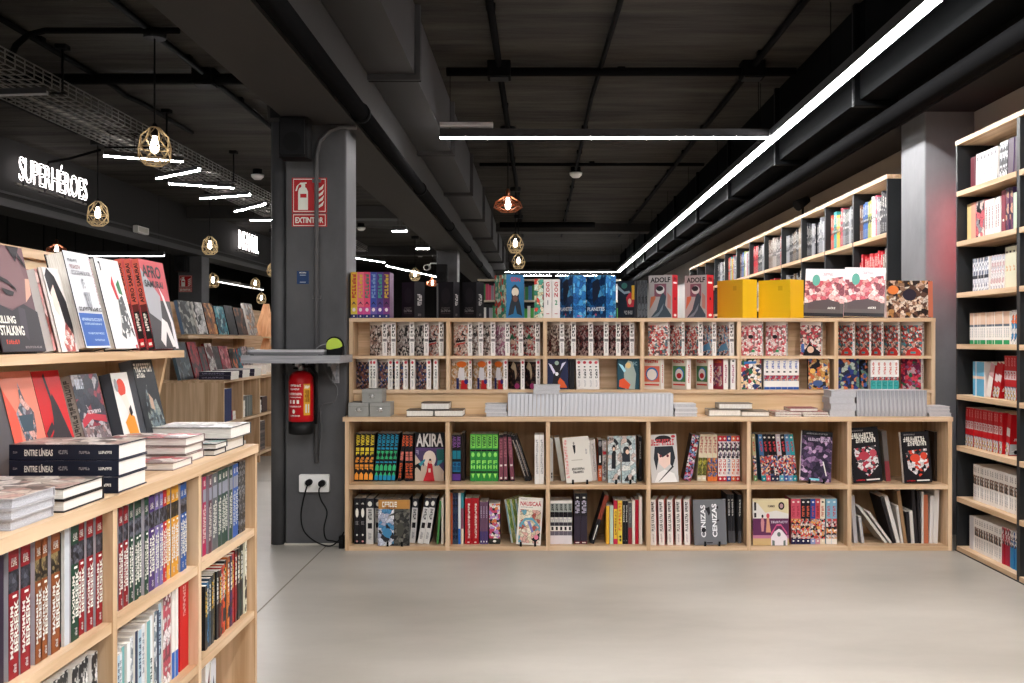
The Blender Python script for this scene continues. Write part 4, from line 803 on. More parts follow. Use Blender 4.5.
p = PL(5, 'upper')
spines(p, st_gc, 754, 757.5, 1, 434.5, Yu, zu, -3); spines(p, st_m, 762, 797.6, 8, 434.5, Yu, zu, -5.5); faces(p, st_vi, 800, 831, 433, 6.09, zu, t=.022, roll=4.5, lean=8)
p = PL(6, 'upper')
faces(p, st_b1, 853.5, 883, 429, 6.07, zu, t=.03, roll=-4, lean=6); spines(p, [st_mm, st_mm], 886, 891, 2, 431, 6.16, zu, -5); faces(p, st_b2, 904.5, 932.5, 433, 6.06, zu, t=.035, roll=-2.5, lean=6); spines(p, st_dk, 934, 937, 1, 432, 6.18, zu)
Yl, zl = 6.09, LZ[0]
p = PL(1, 'lower')
spines(p, st_kk, 353.9, 365.4, 2, 498.4, Yl, zl, w=.2); spines(p, st_hd, 365.9, 373.4, 1, 498.6, Yl, zl, w=.2); spines(p, st_hd, 374, 408.8, 4, 499, 6.14, zl, w=.2); spines(p, st_hd, 409.4, 415.4, 1, 498.7, 6.12, zl, 4, w=.2); spines(p, st_hd, 414.8+2.2, 429, 2, 498.5, Yl, zl, 9.5, w=.2)
faces(p, st_om, 378, 409.5, 500.5, 6.04, zl, t=.014, lean=4); spines(p, st_gs, 436.3, 438.5, 1, 501, Yl, zl, 4); spines(p, st_cw, 441.3, 443.6, 1, 498, Yl, zl)
p = PL(2, 'lower')
spines(p, st_or, 450.3, 452.2, 1, 493, Yl, zl); spines(p, st_nv, 452.4, 458, 2, 493, Yl, zl); spines(p, st_wb, 458.2, 460.6, 1, 493, Yl, zl); spines(p, st_tw, 460.8, 463.6, 1, 493, Yl, zl); spines(p, st_rr, 464.8, 478.7, 2, 498.3, Yl, zl)
spines(p, st_pp, 479.7, 488, 3, 502, Yl, zl); spines(p, st_fa, 488.7, 500, 1, 504, Yl, zl); 
for i in range(3):
    x = PX(513+i*5.2, 6.12); put_book(st_gy, .14, .262, .014, T(x, 6.12+.012*i, zl) @ Matrix.Rotation(-math.radians(9), 4, 'Y') @ Matrix.Rotation(math.radians(52), 4, 'Z'), zl, p, x)
faces(p, st_na, 516, 540.6, 499, 6.04, zl, t=.012, roll=3.5, lean=6)
p = PL(3, 'lower')
spines(p, st_bw, 550.2, 572, 5, 501, Yl, zl); spines(p, st_pd, 574, 587.2, 2, 493.5, Yl, zl, w=.2); spines(p, st_lr, 589.5, 594, 1, 496, Yl, zl, 17, w=.18); spines(p, st_yl, 606, 609.5, 1, 506, Yl, zl); spines(p, st_mt, 609.9, 613.2, 1, 506, Yl, zl)
spines(p, st_yc, 613.7, 617.6, 1, 500.6, Yl, zl); spines(p, st_yo, 617.8, 622.2, 1, 500.6, Yl, zl); spines(p, st_bs, 622.6, 628, 2, 501, Yl, zl, w=.18); spines(p, st_gb, 628.2, 632, 1, 503, Yl, zl); spines(p, st_cw, 632.2, 635, 1, 501, Yl, zl); spines(p, st_rd, 635.2, 638.6, 1, 500, Yl, zl); spines(p, st_cw, 639, 642.2, 1, 497, Yl, zl)
p = PL(4, 'lower')
m_ = F/6.06
for i in range(5):
    x = PX(650.6+i*8.5, 6.06); M = T(x, 6.06, zl) @ Matrix.Rotation(-math.radians(1), 4, 'Y') @ Matrix.Rotation(math.radians(90-13), 4, 'Z') @ T(0, -.032, 0)
    put_book(st_pl, .17, .268, .032, M, zl, p, x)
faces(p, st_ce, 694.5, 727, 500.5, 6.05, zl, t=.015, roll=-1.5, lean=4); spines(p, st_ks, 728.5, 735.5, 2, 494.5, 6.12, zl, -2, w=.2); spines(p, st_ks, 738, 741.6, 1, 495, 6.12, zl, w=.2)
p = PL(5, 'lower')
faces(p, st_su, 753, 789, 499.5, 6.05, zl, t=.012, lean=3); spines(p, [st_f[0], st_f[0], st_f[1], st_f[1], st_f[2], st_f[3], st_f[4]], 791, 825.2, 7, 499, Yl, zl); spines(p, [st_f[5]], 826, 837, 2, 499, Yl, zl)
p = PL(6, 'lower')
for (a, b, n, yt, ln, s_) in ((854, 858, 1, 496, -4, 0), (861.5, 864.5, 1, 517, -7, 0), (884, 887.2, 1, 507, -37, 1), (889, 892, 1, 513, -36, 1), (893, 896, 1, 497, -16, 2), (896.5, 900.5, 1, 497, -15, 3), (901, 903.5, 1, 506, -8, 1), (904, 907.4, 1, 491, -8, 5), (908, 911, 1, 512, -4, 2), (911.4, 914.8, 1, 511, -4, 1), (915.4, 918.5, 1, 489, -4, 2), (919, 921.4, 1, 491, -2, 2), (921.8, 923.6, 1, 492, 0, 3), (924, 928.6, 1, 495, -1, 4), (929, 932.5, 1, 496, 2, 3), (933, 937.6, 2, 490, 2, 3)):
    spines(p, MAG[s_], a, b, n, yt, Yl+.02, zl, ln, w=.2)
# little black display stands under the face-out books of the low bookcase
def stand(px, Y, z, lab):
    e = empty('book_stand', (PX(px, Y), Y, z), lab, 'book stand', 'black book stands in the low bookcase'); x = PX(px, Y)
    for s in (-1, 1):
        m = MB(); xx = x+s*.042; m.box(xx-.006, xx+.006, Y-.016, Y-.012, z+.002, z+.028, BLK); m.box(xx-.006, xx+.006, Y-.016, Y+.05, z+.0005, z+.0025, BLK); part('prong', m, e)
for (px, Y, z, lab) in ((580, 6.055, zu, 'black stand under the cream cover in the third bay'), (623, 6.062, zu, 'black stand under the grey figure cover, third bay'), (816, 6.085, zu, 'black stand under the violet cover, fifth bay'), (395, 6.035, zl, 'black stand under the two toned cover, first bay'), (528, 6.035, zl, 'black stand under the white glider cover, second bay'), (712, 6.045, zl, 'black stand under the grey word cover, fourth bay')): stand(px, Y, z, lab)
# ---------------------------------------------------------------- hutch contents
Yh, z1, z2 = 6.262, UZ[1], UZ[0]
BWC = ['#d8ccc4', '#b8a8a0', '#efe8e2', '#3a3230', '#8a7068', '#c8a89c']
def white_vol(sd, cols, d, accent=None, spine_m=(), grp='white spined small volumes'):
    return S(d, [(.1, ART(sd, cols, 48)), (.9, ART(sd, cols, 48)), (1, C('#ddd6d0'))], w_, side='R', cm=list(accent or []), sm=list(spine_m) or [('gly', .2, .55, .8, .93, k_, 4, 1), ('rect', .1, .42, .9, .5, C('#7a7474')), ('gly', .3, .08, .7, .38, C('#a8a4a4'), 5, 1)], back=w_, group=grp)
hv = white_vol(50, BWC, 'white volume, grey figure cover'); hw = white_vol(51, ['#e8e2dc', '#3a3634', '#cfc6c0', '#141214', '#a89894'], 'white volume, black patterned cover'); hx = white_vol(52, ['#e4d8d0', '#d89a8a', '#c8a8a0', '#3a2a2a', '#efe8e2'], 'white volume, flesh toned cover', [('poly', [(.2, .38), (.8, .42), (.8, .48), (.2, .45)], k_), ('poly', [(.2, .3), (.8, .36), (.8, .4), (.2, .36)], C('#c84a44'))])
def HP(b, row):
    q_ = ('%s row, %s bay, pine hutch' % (row, BAY[b]), 'left'); BOUNDS[q_] = (divs_u[b-1]+.025, divs_u[b]-.001); return q_
KIND[:] = ['manga_volume', 'manga volume']
turned(HP(1, 'upper'), hv, [(371.8, 382.4, 388), (388.5, 391, 396.3), (398.5, 409.6, 414.6, hw), (415.7, 424, 429, hw), (430.8, 439, 444, hx)], 322, Yh, z1)
hp = white_vol(53, ['#d8c8c4', '#c88aa4', '#a8627e', '#efe4e4', '#8a6a74'], 'white volume, pink figure cover'); hg = white_vol(54, ['#e0d0c8', '#c8484a', '#2a2224', '#b89a94', '#efe8e2'], 'white volume, green hatted figure', [('poly', [(.3, .5), (.5, .66), (.75, .5)], C('#1f6a4a')), ('ell', .55, .4, .2, .06, SKIN)])
turned(HP(2, 'upper'), hv, [(453.5, 468, 472.9, hx), (473.5, 478.5, 483.8), (484.6, 490.7, 495.4), (496.8, 505.2, 510.7, hp), (511.3, 518.5, 524.1, hg), (525, 535.2, 540.8, hg)], 322, Yh, z1)
hd = white_vol(55, ['#8a7a70', '#b8a89c', '#4a3a36', '#d8ccc4', '#5a2a2c'], 'white volume, brown figure cover'); he = white_vol(56, ['#5a2a2e', '#8a4a4a', '#c8b0a8', '#2a1c1e', '#a89090'], 'white volume, maroon figure cover')
turned(HP(3, 'upper'), hd, [(547.3, 558.5, 564), (564.6, 571.2, 576.2), (577.4, 588.5, 593.7, he), (594.6, 603.8, 608.7, he), (609.6, 616, 621, he), (621.9, 629.6, 635.7, he)], 322, Yh, z1)
REDC = ['#efe6e2', '#c43a40', '#d8746e', '#efe6e2', '#6a5a5a', '#e0b8a8', '#6a8a94']
hr = white_vol(57, REDC, 'white volume, red figures cover'); hb = white_vol(58, ['#e8e0dc', '#6a9ac0', '#3a3436', '#c87a70', '#e0c8b8', '#b8d0dc'], 'white volume, blue figures cover', [('poly', [(.1, .1), (.9, .2), (.7, .38), (.3, .3)], C('#5f94bc'))])
turned(HP(4, 'upper'), hr, [(648, 667.8, 670.3), (670.8, 681.7, 684.5), (685, 698.4, 703), (703.4, 712.3, 716.2, hb), (716.8, 729.4, 734.5, hb)], 322, Yh, z1)
hs = white_vol(59, ['#efe4e0', '#d87a80', '#c84a54', '#8a6a6a', '#e8b8b4', '#efe8e4'], 'white volume, pink crowd cover', [('ell', .45, .56, .12, .06, k_), ('rect', .5, .1, .65, .18, C('#3a8a5a'))]); ht = white_vol(60, ['#efe4e0', '#c84a54', '#6a5656', '#e8c8b8'], 'white volume, black haired figure', [('poly', [(.15, .1), (.45, .38), (.95, .1), (.95, 0), (.15, 0)], k_), ('ell', .5, .18, .16, .1, SKIN), ('rect', .05, .1, .2, .35, C('#4a6ab0'))])
turned(HP(5, 'upper'), hs, [(741, 762, 764.4), (765.5, 786, 788.3), (800, 821, 824.4, ht)], 322, Yh, z1)
hu = white_vol(61, ['#efe6e0', '#c83a34', '#5a4646', '#8a6a60', '#d8a898', '#4a8a94'], 'white volume, red robed figures', [('poly', [(.2, 0), (.95, 0), (.95, .12), (.7, .26), (.3, .16)], C('#c23430')), ('rect', .45, .06, .7, .12, C('#4aa0a8'))])
turned(HP(6, 'upper'), hu, [(837.6, 852.6, 854.8), (855.4, 869.3, 871), (871.5, 881.5, 883.2), (883.7, 898.2, 900), (901, 922, 924.2)], 322, Yh, z1)
sd_ = [('ell', .5, .88, .3, .05, C('#c23a48')), ('rect', .35, .72, .65, .76, k_), ('gly', .3, .35, .7, .66, k_, 4, 1), ('gly', .35, .08, .65, .3, C('#b8b4b4'), 5, 1)]
h2 = white_vol(62, ['#1c1a22', '#3a3a4a', '#8a5a50', '#c8b0a0', '#2a4a8a'], 'white spine, dark figure cover', None, sd_, 'white spined small volumes, lower row')
h2s = S('white spine, red dot', w_, w_, sm=sd_, back=w_, group='white spined small volumes, lower row')
p = HP(1, 'lower')
for (a, b, c) in ((355.1, 365.2, 370.6), (379.6, 388, 393.5), (399.6, 403.3, 408.8), (417.4, 426.5, 432)):
    turned(p, h2, [(a, b, c)], 359, Yh, z2); 
    X = PX(c+.4, Yh); spines(p, h2s, c+1.2, c+5.8, 1, 359, Yh, z2, w=.12)
OJ = white_vol(63, ['#d8c0a8', '#e8e0d8', '#b0885a', '#c8b8a8'], 'white spine, orange haired figure cover', [('ell', .6, .82, .3, .1, C('#e0702c')), ('poly', [(.35, .3), (.8, .3), (.75, .7), (.45, .7)], C('#e8e6ec')), ('poly', [(.55, 0), (.95, 0), (.9, .3), (.6, .3)], C('#c0262c')), ('poly', [(.3, 0), (.45, 0), (.45, .36), (.3, .36)], C('#28306a')), ('ell', .88, .25, .12, .08, C('#3a2f7a'))], sd_, 'white spined small volumes, lower row')
DG = white_vol(64, ['#141214', '#2a2024', '#141214', '#6a4a40'], 'white spine, black cover with pale figure', [('poly', [(.2, .7), (.4, .92), (.6, .8), (.7, .5), (.6, .3), (.5, .6)], C('#cbb89a')), ('ell', .72, .1, .2, .1, C('#b0407a'))], sd_, 'white spined small volumes, lower row')
turned(HP(2, 'lower'), OJ, [(450.7, 467.7, 471.8), (473.1, 487.4, 491.6), (492.4, 503.5, 507.6), (508.5, 520.7, 524.6, DG), (525.7, 536, 540.2, DG)], 359, Yh, z2)
p = HP(3, 'lower')
nb = S('navy cover, white haired figure', C('#1c2244'), k_, cm=[('poly', [(.2, 0), (.3, .45), (.25, .7), (.1, .85), (.35, .82), (.42, .95), (.58, .92), (.62, .7), (.85, .85), (.7, .6), (.6, .4), (.62, 0)], k_), ('ell', .45, .86, .1, .07, C('#9ab0a0')), ('poly', [(.05, .85), (.2, .8), (.4, .55), (.3, .5)], C('#d8d4e8')), ('poly', [(.9, .9), (.7, .85), (.6, .6)], C('#d8d4e8')), ('poly', [(.55, .05), (.95, .05), (.8, .25), (.6, .38), (.5, .25)], C('#d85a2a')), ('ell', .45, .5, .08, .06, C('#e8e4e8'))], back=k_, group='small volumes shown face out')
tb = S('teal cover, long haired figure', C('#1d4450'), k_, cm=[('poly', [(.35, 0), (.8, 0), (.85, .5), (.68, .9), (.5, .94), (.36, .8), (.3, .5)], C('#9aa49a')), ('ell', .5, .78, .12, .1, C('#d8b878')), ('poly', [(.05, .85), (.25, .78), (.4, .6), (.3, .55)], C('#9ad0e0')), ('poly', [(.08, .08), (.5, .0), (.6, .15), (.3, .36), (.1, .3)], C('#d4502a')), ('gly', .72, .78, .92, .9, C('#7a9aa0'), 2)], back=k_, group='small volumes shown face out')
faces(p, nb, 547, 568, 359, Yh, z2, t=.03, lean=2); spines(p, S('plain black spine', k_, k_, group='dark books'), 569.2, 574.5, 1, 359, Yh+.02, z2, w=.12); spines(p, h2s, 576.5, 599.5, 4, 359, Yh, z2, -1.5, w=.12); faces(p, tb, 617.3, 639.4, 359, Yh, z2, t=.03, lean=2)
RF = S('red framed cover, blue oval picture', [(.06, w_), (1, C('#d9cfc0'))], w_, side='R', cm=[('gly', .08, .86, .85, .96, C('#c8342c'), 8), ('rect', .08, .24, .92, .76, C('#d06a54')), ('ell', .5, .5, .34, .22, C('#2f6fae')), ('ell', .5, .48, .27, .18, C('#e6e2dc')), ('rect', .1, .12, .9, .17, C('#c8342c'))], sm=[('gly', .3, .2, .7, .8, C('#c85a50'), 9, 1)], back=w_, group='red framed small volumes')
GF = S('green framed cover, red oval picture', [(1, C('#d9cfc0'))], w_, side='R', cm=[('gly', .08, .86, .85, .96, C('#c8342c'), 8), ('rect', .08, .24, .92, .76, C('#4a7a4a')), ('ell', .52, .5, .30, .22, C('#2f6fae')), ('ell', .5, .48, .26, .19, C('#e2dcd4')), ('ell', .5, .44, .17, .09, C('#b8242c')), ('rect', .1, .12, .9, .17, C('#c8342c'))], sm=[('gly', .3, .2, .7, .8, C('#c85a50'), 9, 1)], back=w_, group='red framed small volumes')
PF = S('crimson framed cover', [(1, C('#a83a50'))], w_, side='R', cm=[('gly', .08, .86, .85, .96, C('#e0702c'), 8), ('poly', [(.1, .1), (.9, .1), (.9, .76), (.1, .76)], ART(66, ['#c84a5a', '#e8d8d0', '#8a4a7a', '#d8a8a0'], 40))], sm=[('gly', .3, .2, .7, .8, C('#a8466a'), 9, 1)], back=w_, group='red framed small volumes')
p = HP(4, 'lower')
turned(p, RF, [(642.8, 661, 665.8), (671.7, 686.7, 691.2, GF), (695.6, 708.4, 713.4, GF), (714, 723.4, 728.9, PF)], 359, Yh, z2); spines(p, S('white spine, crimson lettering', w_, w_, sm=[('gly', .3, .2, .7, .8, C('#a8466a'), 9, 1), ('ell', .5, .93, .25, .03, k_)], back=w_, group='red framed small volumes'), 730.5, 735.6, 1, 359, Yh, z2, w=.12)
p = HP(5, 'lower')
faces(p, S('white cover, crowd of colourful figures', ART(67, ['#efe8e4', '#2a6a4a', '#c8404a', '#2a3a6a', '#e8c8a0', '#efe8e4', '#3a3436'], 30), w_, cm=[('poly', [(.15, .82), (.75, .84), (.75, .92), (.15, .9)], C('#3a78c0'))], group='small volumes shown face out'), 741, 761.5, 359, Yh, z2, t=.03, lean=2)
spines(p, S('white spine, blue foot and lettering', w_, [(.08, C('#23529a')), (.28, w_), (.46, ART(68, ['#3a3a50', '#c8a090', '#b03a50', '#8a9aa8'], 60)), (1, w_)], sm=[('gly', .3, .66, .7, .94, C('#3a5aa8'), 5, 1), ('rect', .3, .55, .7, .6, k_)], back=w_, group='white spined volumes with blue foot'), 764, 799, 6, 359, Yh, z2, w=.12)
faces(p, S('orange cover, black hat figure', ART(69, ['#c8924a', '#e0c8a0', '#2a2220', '#c8663a', '#4a5a8a', '#b89868'], 34), k_, cm=[('poly', [(.05, .7), (.2, .8), (.5, .95), (.6, .78), (.3, .66)], k_), ('ell', .45, .2, .25, .1, C('#3f5684')), ('ell', .2, .6, .14, .08, C('#e0b058'))], group='small volumes shown face out'), 808.5, 829.5, 359, Yh, z2, t=.03, lean=2)
p = HP(6, 'lower')
faces(p, S('navy cover, orange and green fighters', ART(70, ['#1f2a5a', '#5a7a6a', '#c8704a', '#2a3a7a', '#a8b0a0', '#2a2a3a'], 28), NV, group='small volumes shown face out'), 838.3, 859.3, 359, Yh, z2, t=.03, lean=2)
faces(p, S('dark cover, small fighters', ART(71, ['#1c2030', '#3a5a9a', '#6a8a7a', '#c8704a', '#141418'], 34), k_, group='small volumes shown face out'), 860.5, 874, 359, Yh+.06, z2, t=.02, lean=1, h=.18)
spines(p, S('white spine, turquoise foot', w_, [(.31, C('#3fa4a0')), (.42, ART(72, ['#c84a4a', '#e8e0dc', '#3a3434'], 60)), (1, w_)], sm=[('gly', .3, .5, .7, .92, C('#c84a3a'), 6, 1), ('gly', .2, .08, .8, .24, C('#2f8a88'), 1, 1)], back=w_, group='white spined volumes with turquoise foot'), 870.2+.3, 899, 5, 360, Yh-.01, z2, w=.05)
turned(p, S('magenta cover, red haired figures', ART(73, ['#6a2040', '#b82a4a', '#d84a5a', '#8a5a7a', '#c8a8b0', '#2a6a4a'], 30), w_, side='R', sm=[('gly', .3, .2, .7, .8, C('#8a3a5a'), 9, 1)], back=w_, group='small volumes shown face out'), [(900.6, 921, 923.6)], 359, Yh, z2)
KIND[:] = ['comic_book', 'comic book']
# ---------------------------------------------------------------- on top of the hutch
zt = UZ[2]; TP = ('on top of pine hutch', 'left')
cols = [('#d8a83a', '#b82a34'), ('#e06a7a', '#d8b43a'), ('#d84a6a', '#2f7f6a'), ('#3a4a9a', '#7a9ac8'), ('#4a3a7a', '#3f9a84'), ('#5a2a5a', '#d8b43a')]
for i, (c1, c2) in enumerate(cols):
    s_ = S('bright %s spine of the boxed row' % ['yellow', 'pink', 'rose', 'blue', 'violet', 'purple'][i], C(c1), [(.08, C('#23306a')), (.24, C(['#d8c04a', '#c8468a', '#c84a8a', '#6a5aa0', '#5a3a8a', '#7a3a7a'][i])), (.38, C(c1)), (1, C(c1))], sm=[('gly', .2, .42, .8, .95, C(c2), 7, 1), ('poly', [(.1, .28), (.5, .36), (.9, .28), (.5, .32)], C('#1f1a3a')), ('ell', .5, .18, .25, .04, C('#e8d8e0')), ('ell', .5, .04, .12, .015, SW)], back=C('#d8d0d4'), group='bright spined oversize volumes')
    spines(TP, s_, 350.6+i*6.5, 350.6+(i+1)*6.5, 1, 272.2, 6.27, zt, w=.165, gap=.985)
BX = S('black box, grey title plate', C('#1b191c'), C('#201e22'), side='R', rough=.3, cm=[('ell', .5, .62, .3, .22, C('#262226')), ('gly', .18, .17, .82, .24, C('#8a8484'), 7), ('gly', .22, .26, .78, .30, C('#6a6464'), 8), ('rect', .2, .12, .8, .14, C('#4a3a40'))], sm=[('gly', .3, .34, .72, .66, C('#b8b4b4'), 8, 1), ('gly', .35, .05, .65, .12, C('#6a6464'), 2, 1)], back=k_, name='box_set', cat='box set', noun='box', group='black boxed sets on the hutch')
turned(TP, BX, [(403.3, 414.4, 424.7), (438.2, 453.3, 459.6), (462, 476.5, 484)], 281.8, 6.28, zt, w=.13, tmax=.085)
GB = S('green box, GON on blue face', C('#2f6f9c'), ART(75, ['#4aa08a', '#cfe0cf', '#3a8a70', '#d84a3a', '#d8cfa8', '#6ab49a'], 26), split=0, side='L', cm=[('text', 'GON', .25, .84, .78, .94, C('#b82a3a')), ('poly', [(.1, .05), (.2, .3), (.3, .45), (.3, .7), (.5, .78), (.7, .7), (.7, .45), (.8, .3), (.9, .05), (.6, .1), (.5, .3), (.4, .1)], C('#2a3038')), ('ell', .5, .6, .2, .1, C('#d8ccb8')), ('ell', .5, .45, .14, .08, C('#6a4a44'))], back=k_, name='box_set', cat='box set', noun='box', group='patterned boxed sets on the hutch')
M = T(PX(506.2, 6.27), 6.27, zt) @ Matrix.Rotation(math.radians(30), 4, 'Z'); put_book(GB, .125, .267, .15, M, zt, TP, PX(506, 6.27))
spines(TP, S('green and cream art spine', w_, ART(75, ['#4aa08a', '#cfe0cf', '#3a8a70', '#d84a3a', '#d8cfa8', '#e8dcc0'], 26), group='patterned boxed sets on the hutch'), 534, 543.3, 1, 279, 6.27, zt)
for i, n_ in enumerate('12'):
    spines(TP, S('white spine lettered GON and %s' % n_, w_, C('#e2dedb'), sm=vword('GON', .28, .52, .72, .93, C('#b8202c'))+[('text', n_, *((.44, .34, .56, .46) if n_ == '1' else (.33, .34, .67, .46)), C('#8a8a88') if n_ == '1' else C('#2a8a5a')), ('rect', .3, .1, .7, .12, C('#b8606a'))], back=w_, group='white lettered volumes on the hutch'), 543.6+i*8.3, 551.7+i*8.3, 1, 279.5, 6.27, zt)
PLN = S('blue box lettered PLANETES', ART(77, ['#1f4a7a', '#2a6aa8', '#3a8ac8', '#17305a', '#5aa8d8', '#1c3c68'], 16), ART(78, ['#2a72b4', '#3f90cc', '#1f5a98', '#6ab4dc', '#2a66a8'], 18), side='R', cm=[('poly', [(.3, .85), (.6, .93), (.72, .7), (.55, .45), (.35, .35), (.3, .6)], C('#23283a')), ('text', 'PLANETES', .05, .17, .93, .26, C('#dfe8f0')), ('ell', .48, .08, .05, .03, C('#c05a6a'))], sm=[('rect', .3, .04, .7, .06, C('#c05a8a'))], back=NV, name='box_set', cat='box set', noun='box', group='patterned boxed sets on the hutch')
turned(TP, PLN, [(560.8, 573.3, 586), (586.3, 606, 616)], 275.2, 6.28, zt, w=.15, tmax=.11)
turned(TP, S('dark cover, red haired figure', C('#22262e'), C('#2c2c30'), side='R', cm=[('poly', [(.5, .55), (.75, .72), (1, .55), (.95, .3), (.6, .3)], C('#b8303a')), ('ell', .72, .45, .1, .08, SKIN), ('rect', .84, .5, 1, .88, C('#d8a83a')), ('poly', [(0, .8), (.4, .65), (.75, .68), (.7, .74), (.4, .72), (0, .9)], C('#8fa0a4')), ('ell', .4, .88, .18, .08, C('#3f6f64')), ('gly', .4, .1, .9, .2, C('#a8a8a8'), 5)], back=k_, group='dark volumes on the hutch'), [(617.6, 634.5, 637)], 281, 6.28, zt, w=.125)
spines(TP, S('charcoal spine, pale scratches', k_, ART(79, ['#26282c', '#34373c', '#1c1e22', '#4a4d52'], 30, (1, 1, .3)), back=k_, group='dark volumes on the hutch'), 637.5, 647.5, 3, 280.5, 6.29, zt)
AD = S('grey cover lettered ADOLF, red spine', C('#b9b2b2'), C('#b3202a'), side='R', cm=[('text', 'ADOLF', .08, .83, .92, .95, C('#17161a')), ('rect', .25, .5, .75, .8, C('#8a5a6a')), ('poly', [(.05, .2), (.3, .45), (.3, .52), (.1, .5)], C('#d07a5a')), ('poly', [(.1, .02), (.35, .2), (.5, .5), (.6, .6), (.75, .5), (.7, .3), (.95, .08), (.95, .02)], C('#46535e')), ('poly', [(.15, .02), (.45, .15), (.65, .35), (.6, .2), (.4, .04)], C('#7c8894')), ('ell', .5, .66, .18, .1, C('#e0dcdc')), ('ell', .48, .69, .15, .06, C('#2a2a30')), ('poly', [(.8, .25), (.95, .2), (.95, .5), (.8, .6)], C('#c88a80'))], sm=[('rect', .2, .8, .8, .84, SW), ('rect', .4, .42, .6, .48, k_), ('ell', .5, .07, .25, .03, SW), ('gly', .25, .87, .75, .94, k_, 4)], back=RD, name='comic_book', group='grey volumes with red spines')
turned(TP, AD, [(648.2, 672.3, 679), (684.5, 706.8, 715.5)], 274.8, 6.28, zt, w=.165, tmax=.07)
YB = S('plain bright yellow box', C('#e2bb22'), C('#d3a81c'), side='R', cm=[('rect', .62, .72, .76, .84, C('#cda71c'))], back=C('#d3a81c'), name='yellow_box', cat='box', noun='box', group='yellow boxes on the hutch')
turned(TP, YB, [(716.6, 742.7, 757), (757.6, 790.3, 803.8)], 279.3, 6.27, zt, w=.24, tmax=.16)
PB = S('pink crowd art board leaning back', [(.28, C('#5a5250')), (.75, ART(80, ['#d8848a', '#e8b0ac', '#c85a64', '#f0d8d4', '#8a4a54', '#e89a94'], 22)), (1, C('#ece6e8'))], C('#d9a8b4'), side='R', cm=[('poly', [(.1, .28), (.5, .38), (.9, .3), (.9, .15), (.1, .15)], C('#54484a')), ('ell', .28, .76, .1, .12, C('#5fa394')), ('gly', .45, .86, .7, .92, C('#c8a0a8'), 6), ('rect', 0, 0, 1, .07, k_), ('gly', .6, .16, .8, .2, SW, 5), ('poly', [(0, .7), (.3, .58), (.6, .8), (.95, .84), (1, .6), (1, .4), (0, .3)], ART(80, ['#d8848a', '#e8b0ac', '#c85a64', '#f0d8d4', '#8a4a54', '#e89a94'], 22))], back=C('#b8a0a8'), name='art_board', cat='art board', noun='board', group='pink art boards on the hutch')
faces(TP, PB, 803.5, 841.5, 270, 6.36, zt, t=.036, lean=10, roll=2, yaw=-20); faces(TP, PB, 843, 882, 268.5, 6.36, zt, t=.036, lean=10, roll=2, yaw=-18)
faces(TP, S('brown crowded figure art volume', ART(81, ['#5a4034', '#c8a890', '#8a6a54', '#2a1e1c', '#d8c8b8', '#a87a4a'], 24), C('#c8603a'), side='R', cm=[('ell', .15, .75, .12, .12, C('#d8783a')), ('ell', .5, .62, .15, .16, C('#2a2430')), ('poly', [(.1, .5), (.4, .35), (.5, .45), (.8, .55), (.75, .2), (.2, .1)], ART(82, ['#c8a488', '#8a6450', '#e0ccb8', '#5a3a30'], 30)), ('rect', .9, .02, 1, .98, C('#b86a50'))], sm=[('rect', 0, 0, 1, 1, ART(83, ['#d8603a', '#6a5a9a', '#e0dce8', '#2a2430'], 30))], group='patterned boxed sets on the hutch'), 886.5, 933, 281, 6.29, zt, t=.05, lean=2)
# ---------------------------------------------------------------- on the counter
zc = LZ[2]
def flat(name, px0, px1, y0, y1, Y, d, pagecol, covcol, label, cat='book', group=None, z=None, n=1, jx=0.006):
    """n books lying flat, page edges toward the viewer"""
    d = min(d, 6.236-Y); m = F/Y; zb = z if z is not None else CZ-(y1-VY)/m; t = (y1-y0)/m/n
    for i in range(n):
        dx = R.uniform(-jx, jx) if n > 1 else 0; a, b = PX(px0, Y)+dx, PX(px1, Y)+dx; q = zb+i*t
        lab = label if n == 1 else label % (['bottom', 'second', 'third', 'fourth', 'fifth'][i] if i < n-1 else 'top')
        e = empty(name, (a, Y, q), lab, cat, group); c = min(.004, t*.15)
        mb = MB(); mb.box(a, b, Y, Y+d, q+.0004, q+c, covcol); mb.box(a, b, Y, Y+d, q+t-c, q+t-.0003, covcol); mb.box(a, b, Y+d-.004, Y+d, q+c, q+t-c, covcol); part('cover', mb, e)
        mb = MB(); mb.box(a+.003, b-.003, Y+.003, Y+d-.004, q+c, q+t-c, pagecol); part('page_block', mb, e)
    return zb+n*t
BOXG = NOISY('grey_card', '#8b8b87', '#979792', scale=(8, 8, 8), rough=(.6, .7), bump=.02)
def drawer_box(px0, px1, z, h, lab):
    Y = 6.035; a, b = PX(px0, Y), PX(px1, Y); e = empty('storage_box', (a, Y, z), lab, 'box', 'grey card boxes with handles')
    mb = MB(); mb.bevbox(a, b, Y, Y+.17, z+.0005, z+h, BOXG, b=.004, axis='y'); mb.box(a+.002, b-.002, Y-.002, Y, z+h*.72, z+h*.74, C('#75756f')); part('body', mb, e)
    x = (a+b)/2; mb = MB(); mb.lathe([(.014, 0), (.012, .004), (.005, .008)], 0, 0, C('#dcdcda', .25, .6), 14, xf=T(x, Y, z+h*.5) @ Matrix.Rotation(math.pi/2, 4, 'X')); mb.box(x-.018, x+.018, Y-.004, Y, z+h*.42, z+h*.46, C('#b8b8b6', .3, .6)); part('handle', mb, e)
drawer_box(348.3, 368.6, zc, .083, 'grey card box with a round handle, lower left of three'); drawer_box(369.6, 390, zc, .083, 'grey card box with a round handle, lower right of three'); drawer_box(362, 382, zc+.084, .078, 'grey card box with a round handle, topmost of three')
cv = C('#3a3230', .35)
q = flat('book', 406.2, 433.6, 409.8, 416.4, 6.05, .18, PAGE, cv, 'thick dark covered book lying on the counter, lower left', z=zc, group='dark covered books lying on the counter')
